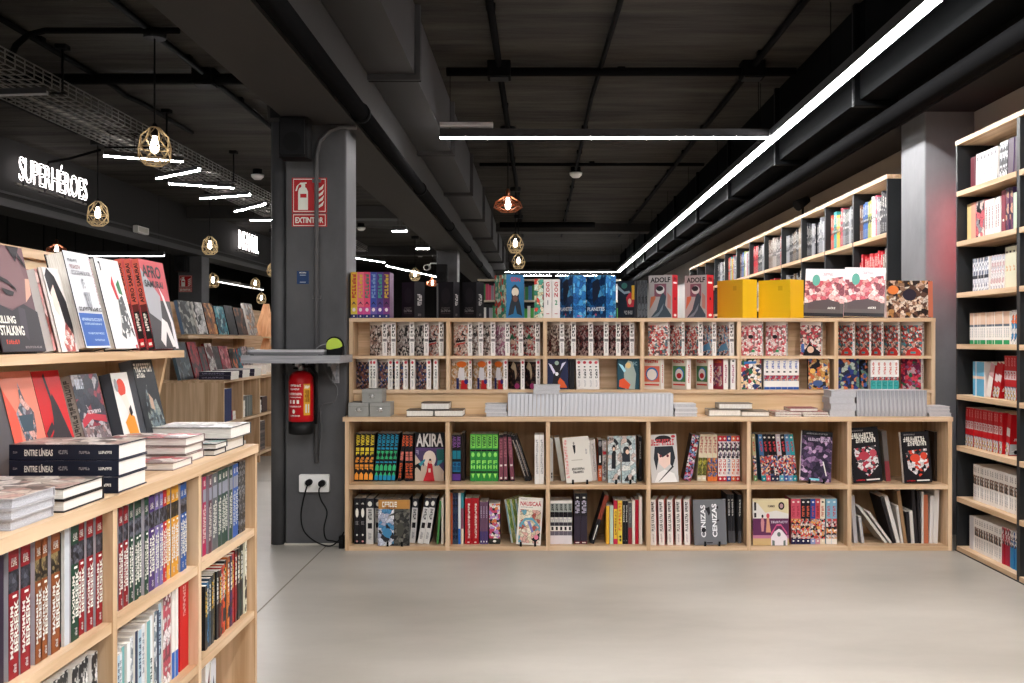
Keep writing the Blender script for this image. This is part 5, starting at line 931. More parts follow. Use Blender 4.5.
q = flat('book', 434.2, 463, 409.8, 416.4, 6.05, .18, PAGE, cv, 'thick dark covered book lying on the counter, lower right', z=zc, group='dark covered books lying on the counter')
flat('book', 421, 449, 402.6, 409.6, 6.07, .17, PAGE, cv, 'thick dark covered book lying across the two below', z=q+.0005, group='dark covered books lying on the counter')
flat('catalogue', 485.3, 507, 404, 416.6, 6.06, .14, PAGEG, C('#cfcfd2'), '%s white catalogue of the small pile left of the pale row', z=zc, n=3, group='white catalogues lying left')
WS = NOISY('white_paper_spine', '#b4b6bd', '#d0d2d8', scale=(90, 90, 3), detail=2, rough=(.4, .5), bump=.01)
ws = S('pale unprinted white catalogue', WS, WS, back=WS, p=PAGEG, name='catalogue', noun='one', group='pale catalogues standing on the counter')
spines(('row on the counter below hutch', 'left'), ws, 507.6, 673.4, 40, 394, 6.06, zc, w=.155, gap=.93)
flat('catalogue', 533, 559.5, 384.4, 393.6, 6.05, .15, PAGEG, C('#bdbdc0'), '%s catalogue of two lying on the pale standing row', z=zc+.132, n=2, group='catalogues lying on the row')
flat('catalogue', 674.2, 697, 403.8, 416.6, 6.06, .14, PAGEG, C('#cfcfd2'), '%s white catalogue of the small pile right of the pale row', z=zc, n=3, group='white catalogues lying right')
gq = C('#6f6a62', .35)
q = flat('book', 709, 741, 409.4, 416.2, 6.08, .18, PAGE, gq, 'grey olive book lying on the counter, lower left', z=zc, group='grey olive books lying'); q2 = flat('book', 741.6, 769.5, 411, 416.2, 6.06, .18, PAGE, gq, 'thin grey olive book lying on the counter, lower right', z=zc, group='grey olive books lying')
flat('book', 719, 752.6, 403.4, 409.2, 6.10, .17, PAGE, gq, 'grey olive book lying across the two below', z=max(q, q2)+.0005, group='grey olive books lying')
rq = ART(85, ['#c8a8a0', '#b0544a', '#e0d8d0', '#8a6a64'], 20)
q = flat('magazine', 774.5, 801.5, 411.6, 416.4, 6.05, .19, PAGE, rq, '%s magazine of the thin pile lying left of the grey catalogues', z=zc, n=2, group='thin magazines lying on the counter')
q = flat('magazine', 802.2, 829, 411.6, 416.4, 6.05, .19, PAGE, rq, '%s magazine of the pile lying against the grey catalogues', z=zc, n=2, group='thin magazines lying on the counter')
flat('magazine', 790, 818, 408, 411.4, 6.08, .17, PAGE, C('#8a4a4a'), 'thin red backed magazine lying on the others', z=q+.0005, group='thin magazines lying on the counter')
flat('catalogue', 829.8, 856, 390.5, 416.6, 6.05, .15, PAGEG, C('#b4b4b8'), '%s grey catalogue of the tall pile by the grey row', z=zc, n=4, group='grey catalogues in the tall pile')
gs = S('shiny grey catalogue', C('#a6a7ac', .2, .3), NOISY('grey_foil_spine', '#8e8f94', '#b4b5ba', scale=(60, 60, 8), detail=3, rough=(.2, .35), bump=.02), back=GY, p=PAGEG, name='catalogue', noun='one', group='shiny grey catalogues standing on the counter')
spines(('grey row at counter right end', 'left'), gs, 856.6, 927, 17, 390.5, 6.06, zc, w=.155, gap=.94)
flat('catalogue', 928, 951, 406.4, 416.6, 6.06, .16, PAGEG, C('#b8b4b6'), '%s catalogue of the pile at the counter right end', z=zc, n=3, group='catalogues at the counter end')
KIND[:] = ['graphic_novel', 'graphic novel']
# ================================================================ left bookcases
def SP(seed, base, foot, d, mark=None, n=6):
    return S(d, base, [(.15, foot), (1, base)], sm=[('gly', .25, .3, .75, .85, mark or SW, n, 1)], back=C('#c9c6cc'), split=1, edge=base, group='large spined comics')
AX = -.95; AYS = [0.565, 1.145, 1.72, 2.295, 2.87, 3.45]
ATOP, AROW = .89, (.06, .334, .61)
e = empty('bookcase', (-.95, 3.45, 0), 'nearest pine bookcase at left with books in three rows', 'bookcase')
for i, y in enumerate(AYS):
    m = MB(); m.box(-1.5, AX, y-.012 if i < 5 else y-.022, y+.012 if i < 5 else y, .0, ATOP-.028, WZ); part('side_panel' if i in (0, 5) else 'divider', m, e)
for i in range(5):
    for z in AROW:
        m = MB(); m.box(-1.5, AX-.003, AYS[i]+.012, AYS[i+1]-(.012 if i < 4 else .022), z-.024, z, WY); part('shelf', m, e)
m = MB(); m.box(-1.515, -1.5, AYS[0], 3.45, 0, ATOP-.028, WZ); part('back_panel', m, e)
m = MB(); m.box(-1.515, AX+.004, AYS[0]-.02, 3.455, ATOP-.028, ATOP, WY); top('worktop', m, 'pine counter top of the nearest left bookcase, piled with books', 'counter top')
e = empty('display_riser', (-1.2, 3.45, ATOP), 'sloping pine display riser on the nearest left counter, two tiers', 'display shelf')
m = MB(); m.box(-1.44, -1.195, AYS[0], 3.45, 1.182, 1.206, WY); part('shelf_board', m, e)
m = MB(); m.box(-1.46, -1.44, AYS[0], 3.45, ATOP, 1.494, WOOD('y', '#e2c8a2', '#d3b184')); part('back_board', m, e)
m = MB(); m.box(-1.46, -1.425, AYS[0], 3.45, 1.47, 1.496, WY); part('top_rail', m, e)
for y in (.7, 3.40):
    m = MB(); m.prism([(-1.44, y, ATOP), (-1.30, y, ATOP), (-1.24, y, 1.182), (-1.44, y, 1.182)], [(-1.44, y+.02, ATOP), (-1.30, y+.02, ATOP), (-1.24, y+.02, 1.182), (-1.44, y+.02, 1.182)], WZ); part('bracket', m, e)
# spine-out rows facing the aisle
def yAt(px, X): return -X*F/(VX-px)
def arow(place, seq, z, X=-.975, w=.16):
    """seq: (style, px_left, px_right, height, n)"""
    for (s_, a, b, h, n) in seq:
        y0, y1 = yAt(a, X), yAt(b, X); p = (y1-y0)/n
        for i in range(n):
            st = s_[i % len(s_)] if isinstance(s_, list) else s_
            t = p*.95; M = T(X+R.uniform(-.004, .004), y0+(i+1)*p, z) @ Matrix.Rotation(math.pi, 4, 'Z')
            put_book(st, w, h, t, M, z, place, y0+i*p)
def vb(base, pic, d, foot=None, mats=('MAXIMUM', 'BERSERK')):
    b = C(base); return S(d, b, b, sm=[('rect', 0, .66, 1, .83, pic), ('gly', .25, .86, .8, .9, SW, 4), ('gly', .25, .90, .75, .925, C('#c8c4c4'), 5), ('text', mats[0], .12, .16, .42, .56, SW, 90), ('text', mats[1], .48, .20, .88, .60, SW, 90), ('rect', .3, .62, .7, .64, SW), ('gly', .35, .04, .65, .11, C('#c8c4c4'), 3, 1)], back=C('#b9b4bc'), edge=b, split=1, group='large lettered series on the near left bookcase')
PIC = lambda s: ART(s, ['#23242c', '#3a3c48', '#5a5c68', '#16161a'], 60)
vr, vbr, vg = vb('#8e1620', PIC(101), 'red spine lettered MAXIMUM BERSERK'), vb('#8a4a22', ART(102, ['#2a2018', '#5a4a34', '#8a7850', '#16120e'], 60), 'brown spine lettered MAXIMUM BERSERK'), vb('#1d4030', PIC(103), 'green spine lettered MAXIMUM BERSERK')
vv, vlp, vye, vbl = vb('#4a3070', PIC(104), 'violet spine lettered MAXIMUM BERSERK'), vb('#7a6aa8', PIC(105), 'lilac spine lettered MAXIMUM BERSERK'), vb('#dd9c2c', ART(106, ['#2a2420', '#5a4a30', '#16120e'], 60), 'yellow spine lettered MAXIMUM BERSERK'), vb('#22539c', PIC(107), 'blue spine lettered MAXIMUM BERSERK')
vrr = vb('#c02a30', PIC(108), 'scarlet spine lettered MAXIMUM BERSERK')
NE = 'near end'
p = ('top row, nearest bay, near left bookcase', NE)
arow(p, [(S('dark purple plain spine', C('#2a1c30'), C('#2a1c30'), back=C('#2a1c30')), -30, 2.5, .24, 3), (vr, 8.5, 19.5, .243, 1), (vr, 20, 30.5, .243, 1), (vbr, 34.5, 48, .243, 2), (vbr, 50, 59.6, .243, 1), (S('tall black spine', k_, k_, sm=[('rect', .3, .05, .7, .12, RD)], back=k_), 60, 63, .235, 1), (S('white plain spine', w_, C('#bfc3c9'), back=w_), 63.4, 68.6, .24, 1), (vg, 69, 77.5, .243, 1), (vr, 78.6, 85.4, .243, 1), (vr, 86.2, 93.4, .243, 1), (vr, 94.4, 101.6, .243, 1)], AROW[2])
p = ('top row, second bay, near left bookcase', NE)
arow(p, [(vr, 118.4, 123, .236, 1), (vr, 124, 129, .236, 1), (vg, 129.8, 147, .238, 4), (vv, 147.4, 153.5, .238, 1), (vlp, 154, 162, .238, 2), (vrr, 162.4, 166.2, .238, 1), (vye, 166.5, 178.4, .238, 3), (vbl, 178.8, 185.6, .238, 2)], AROW[2])
def vs(base, d, f='#8a8c98'): return S(d, C(base), [(.12, C(base)), (1, C(base))], sm=[('gly', .2, .15, .5, .6, SW, 9, 1), ('gly', .55, .2, .85, .64, SW, 9, 1), ('rect', .1, .68, .9, .84, C(f)), ('gly', .3, .88, .7, .95, SW, 2)], back=C('#9a96a0'), group='slim lettered series on the near left bookcase')
p = ('top row, third bay, near left bookcase', NE)
arow(p, [(vs('#a81c4c', 'crimson slim spine'), 202.8, 206.6, .23, 1), (vs('#5a3440', 'plum slim spine'), 207.2, 210.6, .23, 1), (vs('#55585c', 'grey slim spine'), 211.4, 216.4, .23, 1), (vs('#1f3f35', 'dark green slim spine'), 217, 231.4, .232, 4), (vs('#2453a0', 'blue slim spine'), 231.8, 237.6, .232, 2), (S('black patterned spine', k_, ART(110, ['#16161a', '#3a3c40', '#8a8c90', '#1c1c20'], 70)), 238, 244.6, .235, 2)], AROW[2])
p = ('middle row, second bay, near left bookcase', NE)
thin = [S('white slim comic', w_, C('#d5d8dc'), sm=[('gly', .2, .4, .8, .9, C('#8a909a'), 6, 1)], back=w_), S('pale blue slim comic', w_, C('#a9c2d2'), sm=[('gly', .2, .4, .8, .9, NV, 6, 1)], back=w_), S('navy slim comic', NV, C('#23314e'), back=w_), S('grey art slim comic', w_, ART(111, ['#c8ccd0', '#8a949c', '#e0e2e4', '#5a6a74'], 40), back=w_), S('black titled slim comic', w_, C('#dfe1e2'), sm=[('gly', .2, .1, .8, .5, k_, 4, 1)], back=w_), S('sea green slim comic', TL, C('#6aa4a4'), back=w_)]
for i, (a, b) in enumerate([(116.5, 119), (119.4, 122.6), (123, 126), (126.6, 130), (130.6, 134), (134.4, 137.2), (137.6, 141), (141.4, 144.6), (145, 148.6), (149, 151.8), (152.2, 155.4), (155.8, 158.6), (159, 162)]):
    arow(p, [(thin[(i*5+1) % 6], a, b, .17+.004*i+R.uniform(0, .012), 1)], AROW[1])
arow(p, [(S('pink and grey figure spine', PK, ART(112, ['#b8485a', '#d8c8c8', '#7a3a48', '#e8e0e0'], 30), back=w_), 163.2, 172, .235, 2), (S('white blue slim comic', w_, [(.3, BLU), (1, w_)], back=w_), 172.6, 178.6, .235, 2), (S('tall plain bright red spine', C('#bf1a1c'), C('#bf1a1c'), sm=[('gly', .35, .6, .65, .95, C('#e0a8a4'), 9, 1)], back=C('#bf1a1c')), 180.6, 189.6, .24, 1)], AROW[1])
p = ('middle row, third bay, near left bookcase', NE)
cc = [('#1c1c20', 'black'), ('#2c6fa0', 'blue'), ('#33485a', 'slate'), ('#3a3a34', 'olive black'), ('#7a6a44', 'khaki'), ('#1c1c20', 'black'), ('#5a2a24', 'brown'), ('#b8302c', 'red'), ('#d8552c', 'orange red'), ('#28282c', 'black'), ('#d87a3a', 'orange'), ('#4a2a5a', 'purple'), ('#b4302c', 'red'), ('#8a1c24', 'dark red'), ('#1c1c20', 'black'), ('#2f5a54', 'green'), ('#1c1c20', 'black'), ('#e0dcc8', 'cream')]
for i, (h_, nm_) in enumerate(cc):
    a = 204+i*2.36; arow(p, [(S(nm_+' slim comic', C(h_), ART(120+i, [h_, h_, '#2a2a2e', h_], 30), sm=[('gly', .2, .5, .8, .9, SW if i % 3 else YL, 6, 1)], back=C(h_)), a, a+2.2, .185+.003*i+R.uniform(0, .01), 1)], AROW[1])
p = ('middle row, nearest bay, near left bookcase', NE)
arow(p, [(S('black and white patterned spine', k_, ART(140, ['#16161a', '#dcdad6', '#1c1c20', '#b8b6b2'], 60), back=w_), 40, 96, .222, 8)], AROW[1])
p = ('lowest row, third bay, near left bookcase', NE)
arow(p, [(S('white spine, maroon picture', w_, C('#e0dedc'), sm=[('poly', [(.1, .5), (.9, .4), (.9, .9)], MAR)], back=w_), 205.5, 210, .235, 1), (S('white spine, black picture', w_, C('#cfcdd0'), sm=[('poly', [(.1, .3), (.9, .5), (.5, .8)], NV)], back=w_), 210.5, 216, .22, 1)], AROW[0])
# ---- face-out books: X front, px bounds at the foot
def aface(place, st, X, a, b, h, t, z, lean=14, n=1, key=None, w=None, label=None, y0=None):
    y0 = y0 if y0 is not None else yAt(a, X); y1 = yAt(b, X) if b is not None else y0+w
    for i in range(n):
        M = T(X-i*t*1.06/math.cos(math.radians(lean)), y0, z) @ Matrix.Rotation(math.pi/2, 4, 'Z') @ Matrix.Rotation(-math.radians(lean), 4, 'X')
        put_book(st, y1-y0, h, t, M, z, place, y0+(n-i)*.001, label=(label % ['front', 'second', 'third', 'fourth'][i]) if label and n > 1 else label)
g_ = 'comics shown face out on the display riser'
def SF(desc, c, s, **k): k.setdefault('group', g_); k.setdefault('split', 1); return S(desc, c, s, **k)
ks = SF('dark mauve face cover', C('#5c4248'), k_, cm=[('poly', [(0, .62), (1, .55), (1, 1), (0, 1)], C('#6d4e52')), ('poly', [(0, .45), (.45, .40), (.8, .47), (.9, .7), (.8, .95), (.1, 1), (0, .9)], C('#755659')), ('poly', [(.8, .47), (.97, .55), (1, .7), (.9, .7)], C('#c79a86')), ('poly', [(0, 1), (.1, .88), (.3, 1)], C('#241b20')), ('poly', [(.25, 1), (.4, .9), (.45, 1)], C('#241b20')), ('poly', [(.6, 1), (.75, .85), (.9, 1)], C('#241b20')), ('poly', [(.82, .9), (.95, .8), (.97, .84), (.84, .95)], C('#1f171b')), ('poly', [(.15, .68), (.5, .62), (.62, .56), (.6, .60), (.45, .67), (.16, .72)], C('#1f171b')), ('poly', [(.28, .59), (.55, .56), (.5, .52), (.34, .53)], C('#1a1216')), ('poly', [(0, 0), (1, 0), (1, .38), (.7, .45), (.4, .38), (0, .46)], C('#2b262c')), ('poly', [(.55, .42), (.7, .4), (.65, .1), (.5, .2)], C('#3c363e')), ('text', 'KILLING', .02, .26, .42, .33, SW), ('text', 'STALKING', .02, .15, .56, .24, SW), ('gly', .1, .07, .4, .11, C('#c8442c'), 7), ('gly', .5, .03, .9, .05, C('#8a8080'), 12)])
p = ('upper tier, nearest riser', NE)
ZU = 1.206
aface(p, SF('brown slim cover', BR, k_), -1.24, None, None, .22, .02, ZU, w=.15, y0=1.9, n=1); aface(p, SF('grey haired figure cover', ART(150, ['#8a8486', '#c8c0c0', '#3a3438'], 16), w_), -1.22, None, None, .25, .02, ZU, w=.17, y0=2.12)
aface(p, ks, -1.215, 2.5, 45, .26, .022, ZU, 13)
aface(p, SF('pale edged pink figure cover', ART(151, ['#d8b8b4', '#c48a88', '#e6d4d0', '#8a4a44'], 12), C('#c4c2c4'), p=PAGE), -1.237, 54, 66, .215, .028, ZU, 14, n=2, label='%s copy of the pink figure comic, pale edges showing, upper tier')
aface(p, SF('white cover, black haired figure with flowers', C('#e3ddda'), w_, cm=[('poly', [(.05, .9), (.25, 1), (.6, .9), (.95, .6), (1, .3), (.9, .1), (.6, .3), (.5, .6), (.3, .55), (.1, .7)], C('#1c1a20')), ('poly', [(.15, .7), (.4, .8), (.5, .55), (.35, .42), (.2, .5)], C('#e4c8bc')), ('poly', [(.2, .1), (.6, .35), (.9, .2), (.8, 0), (.3, 0)], ART(152, ['#b85a54', '#e6d8d4', '#8a3a3c', '#d8a49c'], 50))]), -1.222, 62.5, 79, .225, .012, ZU, 14)
aface(p, SF('tall grey white line drawing cover, blue band', C('#cfd0d4'), C('#17161a'), p=PAGE, side='R', edge=k_, cm=[('rect', .03, .02, .97, .36, C('#1450a0')), ('gly', .1, .28, .9, .31, C('#a8c0dc'), 20), ('gly', .15, .24, .85, .26, C('#a8c0dc'), 18), ('gly', .2, .14, .85, .16, C('#a8c0dc'), 18), ('gly', .4, .07, .8, .09, C('#a8c0dc'), 10), ('gly', .08, .89, .45, .92, C('#5a5c64'), 8), ('gly', .1, .82, .5, .86, C('#9a7a7c'), 7), ('gly', .12, .76, .85, .80, C('#8a8a90'), 12), ('gly', .93, .45, .96, .95, C('#a8444c'), 16, 1), ('gly', .42, .62, .52, .72, C('#7a7c84'), 4), ('gly', .4, .42, .62, .58, C('#8a8c94'), 6), ('gly', .04, .38, .95, .42, k_, 14)]), -1.20, 86.5, 111, .268, .05, ZU, 14)
aface(p, SF('white cover, red flag and ink figure', C('#dcdad8'), C('#17161a'), p=PAGE, side='R', edge=k_, cm=[('gly', .12, .86, .22, .96, k_, 1), ('poly', [(.45, .72), (.55, .82), (.65, .55), (.55, .55)], C('#c01a24')), ('poly', [(.65, .72), (.8, .78), (.85, .6), (.7, .62)], C('#2a6a3c')), ('poly', [(.6, .55), (.8, .6), (.9, .3), (.95, .12), (.8, .2), (.7, .12), (.6, .2), (.55, .1), (.4, .15), (.55, .35)], ART(153, ['#16161a', '#d8d6d4', '#1c1c20', '#2a2a2e'], 60)), ('rect', .86, .0, .95, .04, RD)]), -1.205, 116, 139, .27, .035, ZU, 14)
af = SF('red and black cover lettered AFRO SAMURAI', [(.55, C('#2a2428')), (1, C('#b8424a'))], [(.42, C('#1c181a')), (.5, C('#5a2422')), (1, C('#c25a4c'))], cm=[('poly', [(0, .9), (.6, .6), (.5, .3), (.05, .4), (0, .55)], C('#9a989c')), ('poly', [(.3, .1), (.5, .35), (.7, .3), (.9, .02), (.75, .02), (.6, .2), (.45, .02)], C('#d8d0ce')), ('poly', [(.6, .7), (.75, .6), (.95, .3), (.98, .0), (.85, .0), (.85, .3)], C('#cfcacc')), ('text', 'AFRO', .05, .80, .8, .94, C('#16141a')), ('text', 'SAMURAI', .06, .69, .8, .77, C('#16141a'))], sm=[('text', 'AFRO SAMURAI', .25, .52, .78, .95, C('#1c1418'), 90), ('gly', .3, .2, .7, .4, SW, 7, 1), ('rect', .2, .03, .8, .12, RD), ('rect', .3, .05, .7, .08, SW)], back=C('#b8424a'), p=PAGE)
aface(p, af, -1.212, 155.5, 179, .292, .024, ZU, 11, n=3, label='%s copy of the red AFRO SAMURAI comics at the riser end')
p = ('lower tier, nearest riser', NE)
ZD = ATOP
aface(p, SF('dark red art cover', ART(155, ['#5a2024', '#8a3a34', '#2a1418', '#b86a58'], 18), MAR), -1.2, None, None, .27, .02, ZD, w=.16, y0=2.14, n=1)
aface(p, SF('salmon cover, armoured figure', C('#cf7a64'), C('#8c8c94'), p=PAGEG, cm=[('poly', [(0, .85), (.3, .6), (.2, .2), (0, .3)], C('#d8503c')), ('poly', [(.25, .62), (.45, .72), (.5, .9), (.6, .72), (.8, .62), (.75, .45), (.65, .35), (.7, 0), (.55, .1), (.45, .02), (.3, 0), (.35, .35)], ART(156, ['#5a4a54', '#8a8a94', '#3a4a54', '#c89a90'], 40)), ('poly', [(.3, .6), (.75, .6), (.65, .45), (.35, .45)], C('#2f4450'))]), -1.195, 25, 56, .27, .05, ZD, 14)
aface(p, SF('plain red cover, black swordsman', C('#bd1018'), k_, cm=[('poly', [(.35, 0), (.3, .3), (.2, .38), (.3, .42), (.4, .55), (.45, .72), (.55, .78), (.68, .66), (.8, .5), (.95, .3), (.98, 0)], C('#241c22')), ('poly', [(.35, .95), (.42, .98), (.52, .7), (.45, .68)], C('#241c22')), ('poly', [(.5, 0), (.55, .2), (.75, .22), (.8, 0)], C('#4a464c')), ('poly', [(.02, .42), (.3, .52), (.35, .46), (.05, .36)], C('#241c22'))]), -1.2, 57, 83, .275, .015, ZD, 14)
aface(p, SF('dark blue crimson scene cover', ART(157, ['#1c2434', '#3a2a3c', '#8a2a3c', '#28303c', '#a8a4a8'], 22), C('#b4aaa0'), side='L', cm=[('rect', 0, 0, 1, .42, ART(158, ['#6a5c60', '#a8a0a0', '#3a3436', '#8a6a68'], 40)), ('poly', [(.05, .42), (.4, .5), (.95, .44), (.95, .52), (.3, .58), (.05, .5)], C('#b02a3a')), ('gly', .1, .84, .4, .95, C('#c8d0dc'), 5), ('gly', .3, .56, .8, .60, C('#d8c8cc'), 8)], sm=[('gly', .25, .1, .75, .95, C('#5a5450'), 18, 1)]), -1.2, 92.5, 118, .255, .03, ZD, 14)
aface(p, SF('white cover, red haired figure in yellow', C('#dfdcd8'), C('#4a4e56'), p=PAGEG, cm=[('ell', .45, .82, .25, .11, C('#c83a24')), ('poly', [(.3, .72), (.65, .74), (.75, .55), (.55, .5)], C('#e6d8cc')), ('poly', [(.25, .4), (.6, .5), (.85, .45), (.95, .15), (.9, 0), (.5, 0), (.4, .2)], C('#d98a24')), ('poly', [(.55, .12), (.9, .15), (.9, 0), (.5, 0)], C('#c8582c')), ('poly', [(.6, .55), (.75, .6), (.8, .5), (.65, .46)], k_), ('ell', .15, .85, .1, .08, GY)]), -1.2, 129, 145, .25, .035, ZD, 13)
aface(p, SF('tall dark cover, white jagged logo', C('#1b2026'), C('#70747a'), p=PAGEG, cm=[('gly', .05, .86, .9, .96, SW, 8), ('gly', .1, .80, .5, .85, SW, 4), ('poly', [(.3, .6), (.45, .72), (.5, .5), (.75, .55), (.95, .3), (.8, .1), (.5, .05), (.2, .3)], ART(159, ['#3f4c54', '#1c2228', '#6a7a80', '#8a948c'], 40)), ('poly', [(.45, .62), (.6, .55), (.6, .42), (.45, .45)], C('#b89a84'))]), -1.195, 151.5, 171, .285, .04, ZD, 13)
# ---- piles on the near counter: lying flat, spine toward the camera
def lying(place, st, xr, y0, h, w, t, z, n=1, yaw=0.0, spine_front=True, label=None):
    """xr: right end; y0: front edge; h along x, w along y"""
    for i in range(n):
        # local x -> +Y, y -> -Z, z -> -X
        B = Matrix(((0, 0, -1, 0), (1, 0, 0, 0), (0, -1, 0, 0), (0, 0, 0, 1)))
        if not spine_front:   # fore edge toward the camera, cover still up
            B = Matrix(((0, 0, 1, 0), (-1, 0, 0, 0), (0, -1, 0, 0), (0, 0, 0, 1)))
            org = T(xr-h+R.uniform(-.004, .004), y0+w+R.uniform(-.004, .004), z+(i+1)*(t+.0006))
        else: org = T(xr+R.uniform(-.003, .003), y0+R.uniform(-.003, .003), z+(i+1)*(t+.0006))
        M = org @ Matrix.Rotation(math.radians(yaw+R.uniform(-.6, .6)*(n > 1)), 4, 'Z') @ B
        lab = label % (['bottom', 'second', 'third', 'fourth', 'fifth', 'sixth'][i] if i < n-1 else 'top') if (label and n > 1) else label
        put_book(st, w, h, t, M, z+i*(t+.0006), place, i, label=lab)
    return z+n*(t+.0006)
SCN = ART(160, ['#8a8078', '#b8aca0', '#5a5450', '#d8d0c8', '#a88a80'], 14)
EL = S('navy hardback', SCN, C('#1c2130'), sm=[('text', 'ENTRE L\u00cdNEAS', .28, .60, .78, .86, SW, -90), ('gly', .4, .46, .65, .55, GY, 6, 1), ('gly', .42, .26, .6, .36, GY, 6, 1), ('gly', .42, .06, .6, .18, SW, 9, 1), ('gly', .45, .92, .58, .96, GY, 3, 1)], back=C('#1c2130'), edge=C('#262b3c'), split=1, group='navy lettered hardbacks in the near pile')
lying(None, EL, -.962, 2.335, .250, .172, .0365, ATOP, n=3, label='%s navy ENTRE L\u00cdNEAS hardback in the pile of three')
HB = S('x', SCN, C('#2a2622'), back=k_, edge=C('#1c1a1c'), split=1, group='black edged hardbacks in the near pile')
q = lying(None, HB, -.957, 2.07, .265, .19, .0245, ATOP, n=2, spine_front=False, label='%s black edged hardback of two beside the navy pile')
MGZ = S('x', SCN, C('#b8b6b6'), back=C('#b8b6b6'), edge=C('#b4b2b6'), p=PAGEG, split=1, group='grey paged books in the nearest piles')
lying(None, MGZ, -.962, 1.87, .27, .165, .019, ATOP, n=3, spine_front=False, label='%s grey paged book of the pile before the black hardbacks')
lying(None, MGZ, -.965, 1.62, .27, .19, .019, ATOP, n=3, spine_front=False, label='%s grey paged book in the nearest pile at the frame edge')
PM = S('x', ART(161, ['#c8b8b0', '#b84a50', '#8a7a78', '#e0d8d2', '#a8988e'], 16), C('#c8c4c0'), back=w_, edge=C('#8a7c78'), split=1, group='pale comics piled on the near counter')
q = lying(None, PM, -.975, 2.735, .24, .15, .021, ATOP, n=1, spine_front=False, label='pale comic lying lowest, sticking out of the middle pile')
lying(None, PM, -1.0, 2.90, .235, .155, .0235, ATOP, n=3, spine_front=False, label='%s pale red tinted comic of the middle pile')
WB = S('x', ART(162, ['#d8d4d0', '#c4c0bc', '#e6e2de', '#6a9a94'], 12), C('#d4d2ce'), back=k_, edge=C('#2a2a2c'), split=1, group='thick white paged books near the counter end')
lying(None, WB, -.972, 3.085, .25, .11, .018, ATOP, n=2, spine_front=False, label='%s thick white paged book in front of the large one')
q = lying(None, WB, -.975, 3.21, .225, .19, .038, ATOP, spine_front=False, label='thick white paged book beneath the large one at counter end')
lying(None, S('x', ART(163, ['#a8a098', '#e6e2de', '#c8beb4', '#8a8078', '#d8d4cc'], 12), C('#d4d2ce'), back=C('#c8c4c0'), edge=C('#4a484a'), split=1, group='thick white paged books near the counter end'), -.962, 3.2, .255, .22, .037, q, spine_front=False, label='large white paged book topmost at the end of the near counter')
KIND[:] = ['comic_album', 'comic album']
# ================================================================ middle left bookcase
BXF = -2.83; BY = [9.2+.59*i for i in range(9)]; BROW = (.10, .49); BT = .88
e = empty('bookcase', (BXF, 9.2, 0), 'farther left pine bookcase whose plain end panel faces the camera', 'bookcase')
for i, y in enumerate(BY):
    m = MB(); m.box(-3.55, BXF, y-.012, y+.012, 0, BT-.025, WZ); part('side_panel' if i in (0, 8) else 'divider', m, e)
for i in range(8):
    for z in BROW:
        m = MB(); m.box(-3.55, BXF-.003, BY[i]+.012, BY[i+1]-.012, z-.025, z, WY); part('shelf', m, e)
m = MB(); m.box(-3.565, -3.55, BY[0], BY[8], 0, BT-.025, WZ); part('back_panel', m, e)
m = MB(); m.box(-3.57, BXF+.004, BY[0]-.014, BY[8]+.014, BT-.025, BT, WY); top('worktop', m, 'pine counter top of the farther left bookcase', 'counter top')
e = empty('display_riser', (-3.17, 9.2, BT), 'pine display riser on the farther left bookcase, two tiers of covers', 'display shelf')
m = MB(); m.box(-3.45, -3.15, 9.2, 11.62, 1.255, 1.288, WY); part('shelf_board', m, e)
m = MB(); m.box(-3.49, -3.45, 9.2, 13.8, BT, 1.60, WY); part('back_board', m, e)
for y in (9.25, 10.4, 11.55):
    m = MB(); m.prism([(-3.45, y, BT), (-3.34, y, BT), (-3.32, y, 1.255), (-3.45, y, 1.255)], [(-3.45, y+.025, BT), (-3.34, y+.025, BT), (-3.32, y+.025, 1.255), (-3.45, y+.025, 1.255)], WZ); part('bracket', m, e)
m = MB(); 
for i in range(5):
    m.prism([(-3.45, 9.0-i*.0, BT), (-3.45+.09*i, 9.0, BT), (-3.43+.09*i, 9.0, BT), (-3.40+.02*i, 9.0, 1.24)], [(-3.45, 9.18, BT), (-3.45+.09*i, 9.18, BT), (-3.43+.09*i, 9.18, BT), (-3.40+.02*i, 9.18, 1.24)], WZ) if i == 4 else None
e2 = empty('display_stand', (-3.05, 12.0, BT), 'stepped pyramid stand of pine slats on the farther left counter', 'display stand')
for k, (zb, zt_) in enumerate(((BT, 1.26), (1.26, 1.66))):
    m = MB(); x, y = -3.18, 11.95
    for a in (-1, 0, 1):
        m.prism([(x+a*.09-.045, y-.1, zb), (x+a*.09+.04, y-.1, zb), (x+a*.02+.012, y-.02, zt_), (x+a*.02-.012, y-.02, zt_)], [(x+a*.09-.045, y-.08, zb), (x+a*.09+.04, y-.08, zb), (x+a*.02+.012, y, zt_), (x+a*.02-.012, y, zt_)], WOOD('z', '#e0a878', '#c88a5a'))
    m.box(x-.14, x+.14, y-.1, y+.1, zb+.001, zb+.02, WX); part('slat_tier', m, e2)
e3 = 'faced comics on the farther left riser'
p = ('upper tier, farther riser', NE)
